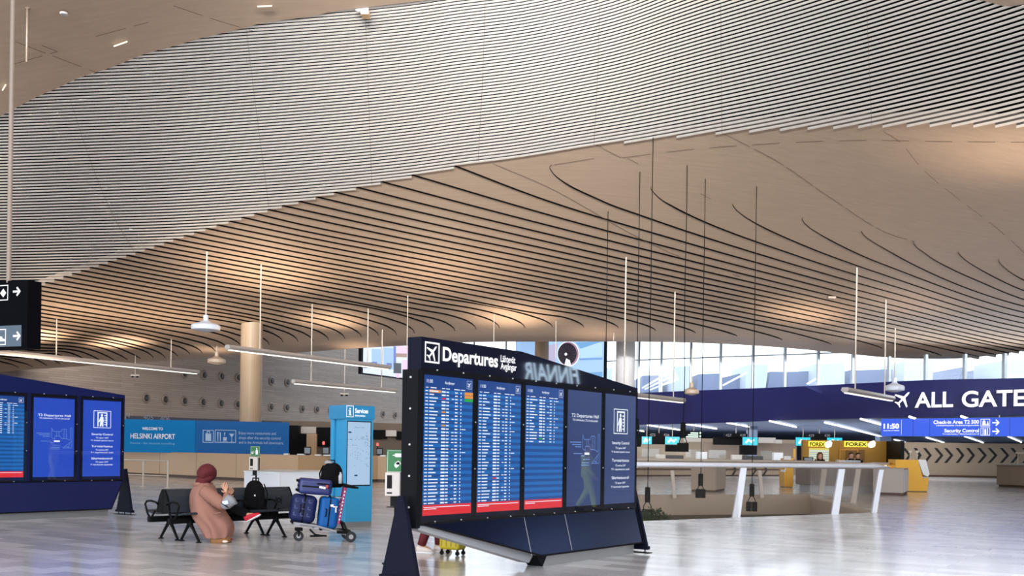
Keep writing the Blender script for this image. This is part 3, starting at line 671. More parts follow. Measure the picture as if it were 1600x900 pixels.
def board(name, label, fA, uL, w, pitch, z0, h, first, top, skirt, zfb, zft, depth, kinds, mf, ms, deep, cover, ends):
    """fA: Face of the front; screens start at uL with given pitch; top/skirt: (u, z) outlines"""
    base = fA.at(uL+2.5, 0, -depth/2); root = thing(name, label, 'information board', base, math.atan2(fA.d.y, fA.d.x))
    A = lambda u, z, off=0.0: fA.at(u, z, off)
    mb = MB(); pts = [A(u, z, 0) for u, z in top]; mb.prism(pts, -fA.n*depth, 0, 1); mb.build('header_panel', [M_head if mf is M_frame else M_headL, mf], root, world=True)
    u0, u1 = ends
    mb = MB(); mb.prism([A(u0, zfb), A(u1, zfb), A(u1, zft), A(u0, zft)], -fA.n*depth); mb.build('frame', mf, root, world=True)
    mb = MB(); sl = .13
    low = min(z for u, z in skirt); hi = max(z for u, z in skirt)
    fr = [A(u, z, .01+sl*(hi-z)/(hi-low)) for u, z in skirt]; bk = [A(u, z, -depth+.02) for u, z in skirt]; n = len(fr)
    mb.add(fr, [tuple(range(n))], 0)
    mb.add(bk, [tuple(reversed(range(n)))], 0)
    for i in range(n):
        j = (i+1) % n; dz = abs(skirt[i][1]-hi)+abs(skirt[j][1]-hi) > .02
        mb.quad(fr[j], fr[i], bk[i], bk[j], 1 if dz else 0)
    sk = mb.build('skirt_panel', [ms, M_under], root, world=True)
    # dark edging and seams
    mb = MB()
    for i in range(n):
        j = (i+1) % n; t = (fr[j]-fr[i]).normalized()
        mb.tube([fr[i]+fA.n*.004, fr[j]+fA.n*.004], .012, 4)
    mb.build('edge_strip', M_edge, sk, world=True)
    # screens
    for k, kd in enumerate(kinds):
        us = uL+(first+k)*pitch
        mb = MB(); frame_rect(mb, A, us-.055, z0-.11, us+w+.055, z0+h+.075, .05, .006)
        mb.build('bezel', M_edge, root, world=True)
        screen(root, A, us, w, z0, h, kd, first+k, deep)
        mb = MB(); mb.quad(A(us-.05, z0-.1, .02), A(us+w+.05, z0-.1, .02), A(us+w+.05, z0+h+.07, .02), A(us-.05, z0+h+.07, .02)); mb.build('cover_glass', cover, root, world=True)
        for uu in (us+.24*w, us+.78*w):
            for zz in (zft-.012, zfb+.012):
                mb = MB(); c = A(uu, zz, .012); mb.lathe((0, 0, 0), [(.009, -.012), (.009, .006), (.005, .009)], 8)
                o = mb.build('screw', M_screw, root); o.location = wmat(root).inverted() @ c; o.rotation_euler = (math.pi/2, 0, 0)
        for zz in (z0+h*.68, z0+h*.33):
            mb = MB(); c = A(us+w+.055, zz, .012); mb.lathe((0, 0, 0), [(.008, -.012), (.008, .004), (.005, .007)], 8)
            o = mb.build('screw', M_screw, root); o.location = wmat(root).inverted() @ c; o.rotation_euler = (math.pi/2, 0, 0)
    return root, A
def foot(root, A, u, half, ztop, depth, m):
    mb = MB(); c = -depth/2
    for sgn in (1,):
        b = .07
        f = [A(u-.04, b, c-half), A(u-.04, b, c+half), A(u-.04, ztop, c+.035), A(u-.04, ztop, c-.035)]
        mb.prism(f, (A(1, 0)-A(0, 0))*.05)
    # plinth rail and leveling feet
    mb.prism([A(u-.06, .05, c-half-.01), A(u-.06, .05, c+half+.01), A(u-.06, .1, c+half+.01), A(u-.06, .1, c-half-.01)], (A(1, 0)-A(0, 0))*.09)
    mb.tube([A(u-.015, .1, c), A(u-.015, ztop, c)], .022, 6)
    ft = mb.build('foot', m, root, world=True)
    mb = MB(); 
    for t in (-half+.05, 0, half-.05): mb.lathe(A(u-.015, 0, c+t), [(.026, 0), (.026, .012), (.009, .014), (.009, .06)], 10)
    mb.prism([A(u-.08, 0, c-half-.04), A(u-.08, 0, c+half+.04), A(u+.05, 0, c+half+.04), A(u+.05, 0, c-half-.04)], (0, 0, .008))
    mb.build('leveling_foot', M_edge, ft, world=True)

HS = 1.58
fM = Face(P(662.7, 585.3, 11.8), P(992, 619.3, 11.8*1.3345))
uS = 0.0; uE = fM.uz(992, 700)[0]; wS = HS*9/16; pitch = (uE-wS)/4
zb = (fM.uz(661, 806)[1]+fM.uz(992, 785)[1])/2; zt_ = (fM.uz(662.7, 585.3)[1]+fM.uz(992, 619.3)[1])/2
uLf = fM.uz(656, 700)[0]; uRf = fM.uz(993.5, 700)[0]+.03
zfb = (fM.uz(656, 819.5)[1]+fM.uz(993, 793)[1])/2; zft = (fM.uz(657, 573)[1]+fM.uz(993, 612.5)[1])/2
ztl = fM.uz(657, 525.5)[1]; uk, zk = fM.uz(816, 549.5)
DEP = .20
ub, zbm = fM.uz(832, 868); _, zbm2 = fM.uz(985, 847)
zsk = (zbm+zbm2)/2
top = [(uLf, zft), (uRf, zft), (uRf, zft+.04), (uk, zk), (uLf, ztl)]
top = [(uLf, ztl), (uLf, zft), (uRf, zft), (uRf, zft+.05), (uk, zk)]
# order so that top[0] is the left end and top[-2] the right end
skirt = [(uLf+.02, zfb), (ub, zsk), (uRf-.02, zsk), (uRf-.02, zfb)]
mainb, AM = board('departures_board', 'large dark navy departures board with five screens in the middle of the hall', fM, uS, wS, pitch, zb, zt_-zb, 0, top, skirt, zfb, zft, DEP,
    ['flights', 'flights', 'flights', 'hall', 'security'], M_frame, M_skirt, E_deep, M_cover, (uLf, uRf))
# lettering of the header
mb = MB(); up = Vector((0, 0, 1))
ua, za = fM.uz(663.5, 533); ub2, zb2 = fM.uz(686, 568)
frame_rect(mb, AM, ua, fM.uz(663.5, 566)[1], ub2, fM.uz(663.5, 533)[1], .02, .006)
plane_icon(mb, AM((ua+ub2)/2, (fM.uz(675, 550.5)[1]), .002), fM.d, up, (ub2-ua)*.85)
u1_, z1_ = fM.uz(690.5, 563); u2_, _ = fM.uz(777, 560)
text(mb, 'Departures', AM(u1_, z1_, .008), fM.d, up, fM.uz(690.5, 541)[1]-z1_, width=u2_-u1_, bold=.028)
u1_, z1_ = fM.uz(781, 565); u2_, _ = fM.uz(804, 567); text(mb, 'Lähtevät', AM(u1_, z1_, .008), fM.d, up, .085, width=u2_-u1_, bold=.02)
u1_, z1_ = fM.uz(781, 576.5); u2_, _ = fM.uz(806, 578); text(mb, 'Avgångar', AM(u1_, z1_, .008), fM.d, up, .085, width=u2_-u1_, bold=.02)
hp = [c for c in mainb.children if c.name.startswith('header')][0]
mb.build('header_lettering', E_sign, hp, world=True)
# skirt seams, end post studs
mb = MB()
for x1_, y1_, x2_, y2_ in ((817.5, 809, 826, 864), (881, 803, 890, 852)):
    a, za_ = fM.uz(x1_, y1_); b = a+.0; hi, lo = zfb, zsk
    mb.tube([AM(a, zfb-.01, .012), AM(a, lo+.02, .138)], .005, 4)
mb.build('skirt_seam', M_under, [c for c in mainb.children if c.name.startswith('skirt')][0], world=True)
mb = MB()   # end post on the left end
mb.box(AM(uLf-.03, (zft-.02)/2+.31, -DEP/2), (.07, DEP+.03, zft-.02-.62), rz=math.atan2(fM.d.y, fM.d.x))
mb.build('end_post', M_edge, mainb, world=True)
for z in (.85, 1.2, 1.55, 1.95, 2.3):
    mb = MB(); mb.lathe((0, 0, 0), [(.012, -.01), (.012, .005), (.007, .009)], 10)
    o = mb.build('bolt', M_screw, mainb); o.location = wmat(mainb).inverted() @ AM(uLf-.07, z, -DEP*.45); o.rotation_euler = (0, -math.pi/2, 0)
foot(mainb, AM, uLf-.16, .27, .98, DEP, M_frame); foot(mainb, AM, uRf+.1, .27, .98, DEP, M_frame)
mb = MB(); mb.prism([AM(ub+.2, 0, .03), AM(uRf-.1, 0, .03), AM(uRf-.1, 0, -DEP), AM(ub+.2, 0, -DEP)], (0, 0, zsk)); mb.build('plinth', M_plinth, mainb, world=True)
mb = MB(); mb.prism([AM(ub+.19, 0, .035), AM(ub+.02, zsk, .035), AM(ub+.3, zsk, .035)], -fM.n*(DEP+.04)); mb.build('plinth_shade_wedge', M_edge, mainb, world=True)  # black wedge stands in for the shade under the skirt
mb = MB(); mb.prism([AM(uLf+.02, zfb, -.02), AM(uLf+.02, zfb-.07, -.02), AM(ub-.05, zsk-.1, -.02), AM(ub+.05, zsk, -.02)], -fM.n*(DEP-.04)); mb.build('underside_panel', M_under, mainb, world=True)

# ---- second board at the left edge
a = P(188, 628, 22.45); fL = Face(a-fM.d*3, a)
uE = fL.uz(188, 700)[0]; zbL = (fL.uz(51, 745.2)[1]+fL.uz(187, 744)[1])/2; ztL = (fL.uz(51.5, 620.7)[1]+fL.uz(188, 628)[1])/2
hL = ztL-zbL; uS4 = fL.uz(51.5, 700)[0]; wL = (uE-fL.uz(129, 700)[0]); pL = uE-wL-uS4
u5 = uE-wL
zfbL = (fL.uz(0, 753)[1]+fL.uz(192, 751.5)[1])/2; zftL = (fL.uz(0, 610)[1]+fL.uz(192, 622)[1])/2
uRL = fL.uz(194, 700)[0]; uLL = u5-4*pL-.08
uk2 = uLL+2.4
top = [(uLL, fL.uz(0, 570)[1]+.3), (uLL, zftL), (uRL, zftL), (uRL, fL.uz(193, 617.3)[1]), fL.uz(0, 584.7), (uk2, fL.uz(0, 584.7)[1]+.17)]
ubr, zskL = fL.uz(168, 794.5)
skirt = [(uLL, zfbL), (uLL+.8, zskL), (ubr, zskL), (uRL-.02, zfbL)]
leftb, AL = board('departures_board', 'bright blue information board cut off by the left edge of the picture', fL, u5-4*pL, wL, pL, zbL, hL, 0, top, skirt, zfbL, zftL, DEP,
    ['flights', 'flights', 'flights', 'hall', 'security'], M_frameL, M_skirtL, E_deepL, M_cover, (uLL, uRL))
foot(leftb, AL, uRL+.12, .27, .98, DEP, M_frame); foot(leftb, AL, uLL-.15, .27, .98, DEP, M_frame)
mb = MB(); mb.prism([AL(uLL+.9, 0, .03), AL(ubr, 0, .03), AL(ubr, 0, -DEP), AL(uLL+.9, 0, -DEP)], (0, 0, zskL)); mb.build('plinth', M_plinth, leftb, world=True)

# ================================================================== SIGN AND POLE TOP LEFT
D0 = 12.0
p0, p1 = P(-60, 500, D0+.35), P(38, 500, D0); fS = Face(p0, p1)
root = thing('hanging_sign', 'black wayfinding sign box with white arrows hanging from a pole at the left edge', 'sign', fS.at(.35, fS.uz(0, 548)[1]))
ul, zl = fS.uz(-60, 550); ur, zr = fS.uz(42, 543.5); zt2 = fS.uz(41, 437)[1]
mb = MB(); mb.prism([fS.at(ul, zr), fS.at(ur, zr), fS.at(ur, zt2), fS.at(ul, zt2)], -fS.n*.2); body = mb.build('sign_box', mat('sign_black', (4, 4, 9), .8, spec=.05), root, world=True)
mb = MB(); a = fS.uz(34, 508); mb.quad(fS.at(ul, zr+.02, .004), fS.at(a[0], zr+.02, .004), fS.at(a[0], a[1], .004), fS.at(ul, a[1], .004)); mb.build('blue_field', emis('sign_slate', (52, 82, 110), .9), body, world=True)
mb = MB()
def arrow(mb, c, s, w, r, u, n):
    for (a, b), (e, f) in (((-.5, 0), (.42, 0)), ((.05, .42), (.45, 0)), ((.05, -.42), (.45, 0))):
        p = c+r*(a*s)+u*(b*s); q = c+r*(e*s)+u*(f*s); t = (q-p).normalized(); k = t.cross(n)*w; p = p-t*w*.6; q = q+t*w*.6
        mb.quad(p-k+n*.008, q-k+n*.008, q+k+n*.008, p+k+n*.008)
for y in (455.5, 525):
    c = fS.px(27, y); arrow(mb, c, .1, .0115, fS.d, Vector((0, 0, 1)), fS.n)
for x0_, x1_, y0_, y1_ in ((-22, 13.5, 445, 471), (-25, 10, 514, 540)):
    a = fS.uz(x0_, y1_); b = fS.uz(x1_, y0_); frame_rect(mb, fS.at, a[0], a[1], b[0], b[1], .011, .006)
c = fS.px(6, 458, .008); r = fS.d; u = Vector((0, 0, 1)); mb.add([c+r*.045, c+u*.05, c-r*.05, c-u*.05], [(0, 1, 2, 3)])
c = fS.px(5, 530, .008); mb.add([c+r*.04-u*.025, c+r*.04+u*.0, c+r*.0+u*.005, c-r*.01+u*.03, c-r*.06+u*.035, c-r*.06-u*.025], [tuple(range(6))])
mb.build('pictograms', E_sign, body, world=True)
c = P(13.6, 438, D0+.12); mb = MB(); mb.tube([c-Vector((0, 0, .03)), Vector((c.x, c.y, zc(c.x, c.y)))], .026, 10); mb.build('pole', mat('taupe_pole', (128, 112, 100), .5), root, world=True)
D1 = CP(41, 8).y; a = P(41.5, 97, D1); b = Vector((a.x, a.y, zc(a.x, a.y)-.05)); mb = MB(); mb.tube([a, b], .022, 8); mb.lathe(b-Vector((0, 0, .04)), [(.06, 0), (.06, .04)], 10)
tag(mb.build('drop_rod', mat('taupe_pole', (128, 112, 100), .5), smooth=True), 'short brown metal rod dropping from the smooth ceiling at top left', 'rod')
for x, y, w, h, rot in ((100, 11.5, 10, 4, 0),):
    c = CP(x, y); mb = MB(); mb.lathe(c-Vector((0, 0, .17)), [(.09, 0), (.09, .05)], 16); tag(mb.build('smoke_detector', mat('pale_grey', (175, 170, 168), .5)), 'small grey round smoke detector on the smooth ceiling at top left', 'smoke detector')
c = CP(1299, 459); mb = MB(); mb.rbox(c-Vector((0, 0, .18)), (.34, .3, .12), .03); tag(mb.build('ceiling_sensor', mat('sensor_taupe', (160, 140, 125), .4)), 'small box sensor on the grooved wood ceiling at right', 'sensor')
for lab, xa, ya, xb, yb in (('slanting row of tiny downlights on the smooth ceiling at top left', 178, 63.5, 199, 56), ('short slot light at the far left edge of the smooth ceiling', 4, 132.5, 9, 124), ('row of tiny downlights at the top edge of the smooth ceiling', 402, 1, 425, 0)):
    a, b = CP(xa, ya, -.14), CP(xb, yb, -.14); mb = MB(); mb.tube([a, b], .018, 6); tag(mb.build('slot_light', emis('slot_glow', (255, 244, 225), 1.3)), lab, 'ceiling light')
# small square roof hatch showing in the light field
a, b, c_, d = CP(556, 9, -.12), CP(576, 7, -.12), CP(576, 15, -.12), CP(562, 15, -.12); mb = MB(); mb.prism([a, b, c_], (0, 0, .04)); mb.prism([P(562, 15, a.y), P(576, 15, a.y), P(576, 22, a.y), P(564, 22, a.y)], (0, .3, 0), 1)
tag(mb.build('light_bracket', [mat('bracket_blue', (196, 212, 240), .4), mat('bracket_tan', (205, 170, 130), .5)]), 'small pale blue and tan bracket at the top edge of the white slats', 'bracket')

# ================================================================== PENDANT LIGHTS
M_alu = mat('lamp_grey', (178, 172, 168), .4, metal=.1); E_lamp = emis('lamp_diffuser', (255, 250, 238), 1.8); M_disc = mat('lamp_disc', (206, 214, 228), .45); M_discw = mat('lamp_disc_warm', (196, 176, 156), .5)
def spot(parent, loc, power, color, size=1.9, blend=1.0, rad=.3):
    d = bpy.data.lights.new('uplight', 'SPOT'); d.energy = power; d.color = color; d.spot_size = size; d.spot_blend = blend; d.shadow_soft_size = rad
    o = bpy.data.objects.new('uplight', d); COL.objects.link(o); o.parent = parent; o.location = wmat(parent).inverted() @ Vector(loc); o.rotation_euler = (math.pi, 0, 0)
    return o
def linear(label, A_, B_, z, rods, w=.16, up_=None):
    a, b = G(*A_, z), G(*B_, z); d = (b-a).normalized(); n = Vector((-d.y, d.x, 0))
    root = thing('linear_pendant_light', label, 'pendant light', (a+b)/2, math.atan2(d.y, d.x), 'long linear pendant lights on rods')
    mb = MB(); sec = [(-w*.5, .0), (w*.5, .0), (w, .09), (w*.7, .2), (-w*.7, .2), (-w, .09)]
    pa = [a+n*p+Vector((0, 0, q)) for p, q in sec]; mb.prism(pa, b-a); mb.build('housing', M_alu, root, world=True)
    mb = MB(); e = .12
    q = [a+d*e+n*(-w*.42), b-d*e+n*(-w*.42), b-d*e+n*(w*.42), a+d*e+n*(w*.42)]; mb.prism([x-Vector((0, 0, .035)) for x in q], (0, 0, .034)); mb.build('diffuser', E_lamp, root, world=True)
    for (x, y) in rods:
        t = ((ray(x, y).x*a.y-ray(x, y).y*a.x))/((d.x*ray(x, y).y-d.y*ray(x, y).x)); c = a+d*t
        mb = MB(); mb.tube([c+Vector((0, 0, .12)), Vector((c.x, c.y, zc(c.x, c.y)-.0))], .03, 8); mb.build('rod', M_rod, root, world=True)
    return root
L1 = linear('long linear pendant light over the left information board, its left end out of the picture', (-10, 552), (309, 584), 5.6, [(88, 550), (267, 575)])
L2 = linear('longest linear pendant light left of the departures board, above the shorter one', (355, 546), (608, 577), 5.6, [(406, 548), (574, 570)])
L3 = linear('shorter linear pendant light above the services kiosk', (458, 599), (619, 613), 4.6, [(486, 600), (596, 612)], .14)
L4 = linear('linear pendant light just right of the departures board', (960, 617), (1068, 629), 3.9, [(1052, 627), (975, 618)], .13)
L5 = linear('short thick linear pendant light in front of the navy band near the aircraft symbol', (1320, 613), (1394, 626), 4.0, [(1336, 614), (1382, 624)], .16)
def disc(label, x, y, r, ytop, m, spotp=0, extra=None):
    D = CP(x, ytop).y; c = P(x, y, D); root = thing('disc_pendant_light', label, 'pendant light', c, 0, 'round disc pendant lights on rods')
    mb = MB(); mb.lathe(c, [(r*.3, -.12), (r*.96, -.04), (r, .0), (r, .13), (r*.9, .19), (r*.45, .27), (r*.25, .34), (.11, .36), (.11, .58), (.03, .6)], 32); mb.build('lamp_disc', m, root, world=True)
    mb = MB(); mb.tube([c+Vector((0, 0, .5)), Vector((c.x, c.y, zc(c.x, c.y)))], .032, 8); mb.build('rod', M_rod, root, world=True)
    return root
d1 = disc('large pale blue disc pendant light over the seated person', 321.5, 514, .60, 393, M_disc)
d2 = disc('small warm-toned disc pendant light in front of the left wall', 338.5, 566, .52, 541, M_discw)
d3 = disc('disc pendant light in front of the navy band right of the departures board', 1080.5, 614, .42, 545, M_discw)
d4 = disc('disc pendant light over the aircraft symbol on the navy band', 1397.5, 609, .46, 512, M_disc)
for lab, x, y, yt in (('tiny twin camera on a rod above the left information board', 211, 586.5, 555), ('tiny twin camera on a rod left of the services kiosk', 538, 615.5, 545)):
    D = CP(x, yt).y; c = P(x, y, D); root = thing('ceiling_camera', lab, 'camera', c)
    mb = MB(); mb.rbox(c, (.5, .14, .1), .02); mb.build('bracket', M_rod, root, world=True)
    for s in (-.14, .14):
        mb = MB(); mb.lathe(c+Vector((s, 0, -.13)), [(.04, 0), (.08, .03), (.08, .09)], 12); mb.build('camera_dome', M_black, root, world=True)
    mb = MB(); mb.tube([c+Vector((0, 0, .04)), Vector((c.x, c.y, zc(c.x, c.y)))], .02, 6); mb.build('rod', M_rod, root, world=True)
for x, yt, yb_ in ((771, 490, 545), (868, 502, 540), (636, 462, 527), (958, 520, 560)):
    D = CP(x, yt).y; c = P(x, yb_+20, D); mb = MB(); mb.tube([c, Vector((c.x, c.y, zc(c.x, c.y)))], .02, 6)
    tag(mb.build('suspension_rod', M_rod), {771: 'thin suspension rod above the word Departures', 868: 'thin suspension rod in front of the jet engine screen', 636: 'thin suspension rod just behind the left end of the departures board', 958: 'thin suspension rod right of the jet engine screen'}[x], 'rod', 'thin ceiling suspension rods')
WARM = (1.0, .78, .57)
def pool(parent, x, y, drop, power, size=1.7):
    p = CP(x, y); spot(parent, (p.x, p.y-drop*.25, p.z-drop), power*2.2, WARM, size, 1.0, .5)
pool(L1, 60, 528, 2.2, 600); pool(L1, 190, 538, 2.2, 480); pool(L1, -60, 520, 2.2, 400); pool(L1, 110, 490, 4.2, 420, 2.5); pool(d2, 280, 500, 4.2, 300, 2.5)
pool(L2, 430, 435, 3.6, 560, 2.1); pool(L2, 520, 505, 2.6, 260); pool(L3, 560, 545, 2.0, 90); pool(d1, 390, 400, 3.8, 180, 2.2)
pool(L4, 800, 500, 3.2, 380); pool(L4, 680, 430, 4.2, 350, 2.5); pool(d3, 930, 525, 2.4, 70); pool(L5, 1250, 495, 3.0, 230); pool(d4, 1560, 245, 3.6, 190, 2.0); pool(d2, 340, 548, 2.0, 80)
pool(L5, 1400, 480, 3.4, 80)

# ================================================================== BLACK UNITS ON WIRES OVER THE OPENING
M_unit = mat('unit_black', (14, 16, 16), .7, spec=.15)
def unit(label, x, ytop, yb, D, boxw, twin, wx):
    c = P(x, ytop, D); root = thing('hanging_power_unit', label, 'hanging unit', c, 0, 'black units hanging on wires over the opening')
    mb = MB(); h = (yb[0]-ytop)*D/F; mb.lathe(c-Vector((0, 0, h)), [(.08, 0), (.085, .02), (.085, h-.02), (.06, h)], 14); mb.build('cylinder_body', M_unit, root, world=True)
    mb = MB()
    for s in (-1, 1): mb.tube([c-Vector((-.05*s, 0, h)), c-Vector((-.12*s, 0, h+.12)), c-Vector((-.11*s, 0, h+.26))], .015, 6)
    mb.build('cable_loop', M_unit, root, world=True)
    hb = (yb[2]-yb[1])*D/F; cb = P(x, (yb[1]+yb[2])/2, D); cb.x = c.x
    if twin:
        for s in (-1, 1):
            mb = MB(); mb.rbox(cb+Vector((s*boxw*.27, 0, 0)), (boxw*.44, .16, hb), .015); mb.build('socket_box', M_unit, root, world=True)
    else:
        mb = MB(); mb.rbox(cb, (boxw, .2, hb), .015); mb.build('socket_box', M_unit, root, world=True)
    mb = MB(); pts = []
    zt3 = zc(c.x, c.y); n_ = 10
    for i in range(n_+1):
        t = i/n_; pts.append(Vector((c.x+(.03*math.sin(t*9) if wx else 0)*(1-t), c.y, c.z+(zt3-c.z)*t)))
    mb.tube(pts, .014, 5); mb.build('wire', M_unit, root, world=True)
unit('black hanging unit left of the bush, low behind the railing', 1012, 761, (785, 796, 808), 33, .33, False, 0)
unit('highest black hanging unit, in front of the check-in soffit', 1067.5, 660, (683, 692, 706), 35, .36, False, 1)
unit('black hanging unit right of the beige planter box behind the railing', 1095, 740, (759, 764, 778), 36, .32, False, 0)
unit('black hanging unit with two boxes right of the leaning white railing post', 1175, 756, (776, 784, 799), 36, .36, True, 0)
unit('black hanging unit half hidden by the right edge of the departures board', 994, 654, (675, 683, 698), 36, .34, False, 0)
for x, yt, yb_ in ((945, 330, 600),):
    D = CP(x, yt).y; c = P(x, yb_+60, D); mb = MB(); mb.tube([c, Vector((c.x, c.y, zc(c.x, c.y)))], .014, 5); tag(mb.build('hanging_wire', M_unit), 'leftmost dark wire hanging from the grooved ceiling behind the departures board', 'wire')
# ================================================================== RAILING ROUND THE OPENING
M_rail = mat('rail_white', (206, 208, 216), .35); M_railb = mat('rail_beige', (190, 176, 162), .4); M_mesh = glass('mesh_infill', (120, 112, 104), .10, .2, 1.05)
root = thing('railing', 'white railing with leaning posts and mesh infill around the floor opening', 'railing', (NRi+hole[0])/2)
off = Vector((-dn.y, dn.x, 0))
if off.y > 0: off = -off          # towards the viewer
ZR = 1.24
def leaning(mb, x0b, x1b, yb, x0t, x1t, yt, wdth=.1):
    gb = G((x0b+x1b)/2, yb); D = gb.y
    p = [P(x0b, yb, D), P(x1b, yb, D), P(x1t, yt+2, D), P(x0t, yt+2, D)]
    p[0].z = p[1].z = -.12; mb.prism(p, (0, wdth, 0))
for q in ((1143.2, 1155.8, 808.5, 1157.5, 1167, 729), (1298.3, 1309.5, 803.5, 1311, 1320.5, 731), (1361, 1369.5, 800.8, 1374, 1381, 732)):
    mb = MB(); leaning(mb, *q); mb.build('post', M_rail, root, world=True)
for q in ((1279, 1286, 772.5, 1284.5, 1292.5, 731), (1328, 1337, 786, 1338, 1345.5, 731), (1188.5, 1194, 773, 1184.5, 1189.5, 733), (1052, 1057, 773, 1048, 1053, 733)):
    mb = MB(); leaning(mb, *q); mb.build('post', M_railb, root, world=True)
path = [hole[0]+off*.05, NLe+off*.05, NRi+off*.05]; path = [Vector((p.x, p.y, ZR)) for p in path]
end = P(1388, 732.5, 28.6); end.z = ZR-.04
near = [path[0], path[1], path[2]-dn*.4, end]
mb = MB(); mb.tube(near, [.075, .075, .085, .04], 14, flat=.75)
far = [end, Vector((*P(1366, 729, 30).xy, ZR)), Vector((*hole[2].xy, ZR)), Vector((*hole[3].xy, ZR))]
mb.build('handrail', M_rail, root, world=True, smooth=True)
mb = MB(); mb.tube(far, [.04, .075, .075, .075], 12, flat=.75); mb.build('handrail', M_railb, root, world=True, smooth=True)
mb = MB()
for i in range(3):
    a, b = hole[i], hole[i+1]; mb.quad(a+Vector((0, 0, -.1)), b+Vector((0, 0, -.1)), b+Vector((0, 0, ZR-.05)), a+Vector((0, 0, ZR-.05)))
mb.build('mesh_infill', M_mesh, root, world=True)
# bush in the opening
root = thing('potted_bush', 'dark green leafy bush low in the floor opening beside the departures board', 'plant', P(1022, 830, 31))
base = P(1022, 830, 31); mb = MB(); mb.lathe((base.x, base.y, base.z-3.0), [(.5, 0), (.6, 3.0)], 16); mb.build('planter', M_unit, root, world=True)
mb = MB(); rnd = random.Random(3)
for i in range(1100):
    a = rnd.uniform(0, 2*math.pi); t = rnd.random()**.5; rr = t*.62; hh = (1-t*t)*.72*rnd.uniform(.35, 1.0)
    c = base+Vector((math.cos(a)*rr, math.sin(a)*rr*.7, hh)); s = rnd.uniform(.03, .065); d = Vector((rnd.uniform(-1, 1), rnd.uniform(-1, 1), rnd.uniform(-.2, 1))).normalized(); e = d.cross(Vector((rnd.uniform(-1, 1), rnd.uniform(-1, 1), .3))).normalized()
    mb.add([c, c+d*s+e*s*.4, c+d*s*2, c+d*s-e*s*.4], [(0, 1, 2, 3)])
for i in range(26):
    a = rnd.uniform(0, 6.28); l = rnd.uniform(.5, .85); mb.tube([base, base+Vector((math.cos(a)*.3, math.sin(a)*.25, l*.6)), base+Vector((math.cos(a)*l*.8, math.sin(a)*.4, l*.85))], .008, 4)
mb.build('foliage', mat('leaf_green', (40, 62, 30), .6, noise=.3, scale=4), root, world=True)

# ================================================================== PEOPLE
M_skin = mat('skin', (196, 146, 118), .5); M_skin2 = mat('skin_dark', (120, 84, 64), .5)
def skin_mesh(name, verts, edges, radii, m, parent, root_i=0, sub=2, world=True):
    me = bpy.data.meshes.new(name); inv = wmat(parent).inverted() if parent else Matrix()
    me.from_pydata([tuple(inv @ Vector(v)) for v in verts], edges, []); o = bpy.data.objects.new(name, me); COL.objects.link(o)
    if parent: o.parent = parent
    md = o.modifiers.new('skin', 'SKIN'); md.use_smooth_shade = True
    sl = me.skin_vertices[0].data
    for i, r in enumerate(radii): sl[i].radius = r if isinstance(r, tuple) else (r, r); sl[i].use_root = (i == root_i)
    if sub: s = o.modifiers.new('sub', 'SUBSURF'); s.levels = sub; s.render_levels = sub
    bpy.context.view_layer.update()
    dg = bpy.context.evaluated_depsgraph_get(); me2 = bpy.data.meshes.new_from_object(o.evaluated_get(dg)); o.modifiers.clear(); o.data = me2
    me2.materials.clear(); me2.materials.append(m)
    me2.polygons.foreach_set('use_smooth', [True]*len(me2.polygons)); bpy.data.meshes.remove(me)
    return o
def hand_chain(V, E, R, wrist, direction, side, palm_n, curl=.5, s=1.0):
    """palm and five fingers appended to a skin skeleton; returns nothing. wrist = index"""
    w = Vector(V[wrist]); d = Vector(direction).normalized(); pn = Vector(palm_n).normalized(); x = d.cross(pn).normalized()*side
    V.append(w+d*.045*s); R.append((.022*s, .017*s)); E.append((wrist, len(V)-1)); palm = len(V)-1
    for i, (ox, L) in enumerate(((-.030, .062), (-.010, .075), (.011, .08), (.031, .070))):
        k = w+d*.085*s+x*ox*s; V.append(k); R.append(.0105*s); E.append((palm, len(V)-1)); prev = len(V)-1; dd = d.copy(); p = k
        for j in range(2):
            dd = (dd+pn*curl*(.6+.3*j)).normalized(); p = p+dd*L*s*.5; V.append(p); R.append((.0088-.001*j)*s); E.append((prev, len(V)-1)); prev = len(V)-1
    V.append(w+d*.03*s-x*.034*s); R.append(.0115*s); E.append((palm, len(V)-1)); t = len(V)-1
    V.append(w+d*.062*s-x*.055*s+pn*.012*s); R.append(.0095*s); E.append((t, len(V)-1))
def head_parts(root, c, fwd, r, m, face=True):
    """skull as an egg with nose, ears, eyes and mouth"""
    f = Vector(fwd).normalized(); s_ = Vector((0, 0, 1)).cross(f).normalized(); u = f.cross(s_)
    secs = []
    for t, a, b, sh in ((-1.25, .25, .28, .30), (-1.05, .5, .55, .26), (-.7, .68, .8, .12), (-.3, .76, .95, .03), (.1, .8, 1.0, 0), (.5, .74, .93, -.04), (.8, .55, .7, -.06), (1.0, .25, .32, -.06)):
        secs.append((c+u*t*r+f*sh*r, s_*a*r, f*b*r))
    mb = MB(); mb.loft(secs, 18)
    mb.loft([(c+f*.93*r+u*.15*r, s_*.05*r, u*.04*r), (c+f*1.08*r-u*.12*r, s_*.12*r, u*.1*r), (c+f*.9*r-u*.3*r, s_*.1*r, u*.05*r)], 8)
    for sg in (1, -1): mb.loft([(c+s_*sg*.76*r-u*.02*r, f*.14*r, u*.24*r), (c+s_*sg*.86*r, f*.18*r, u*.28*r)], 10)
    return mb
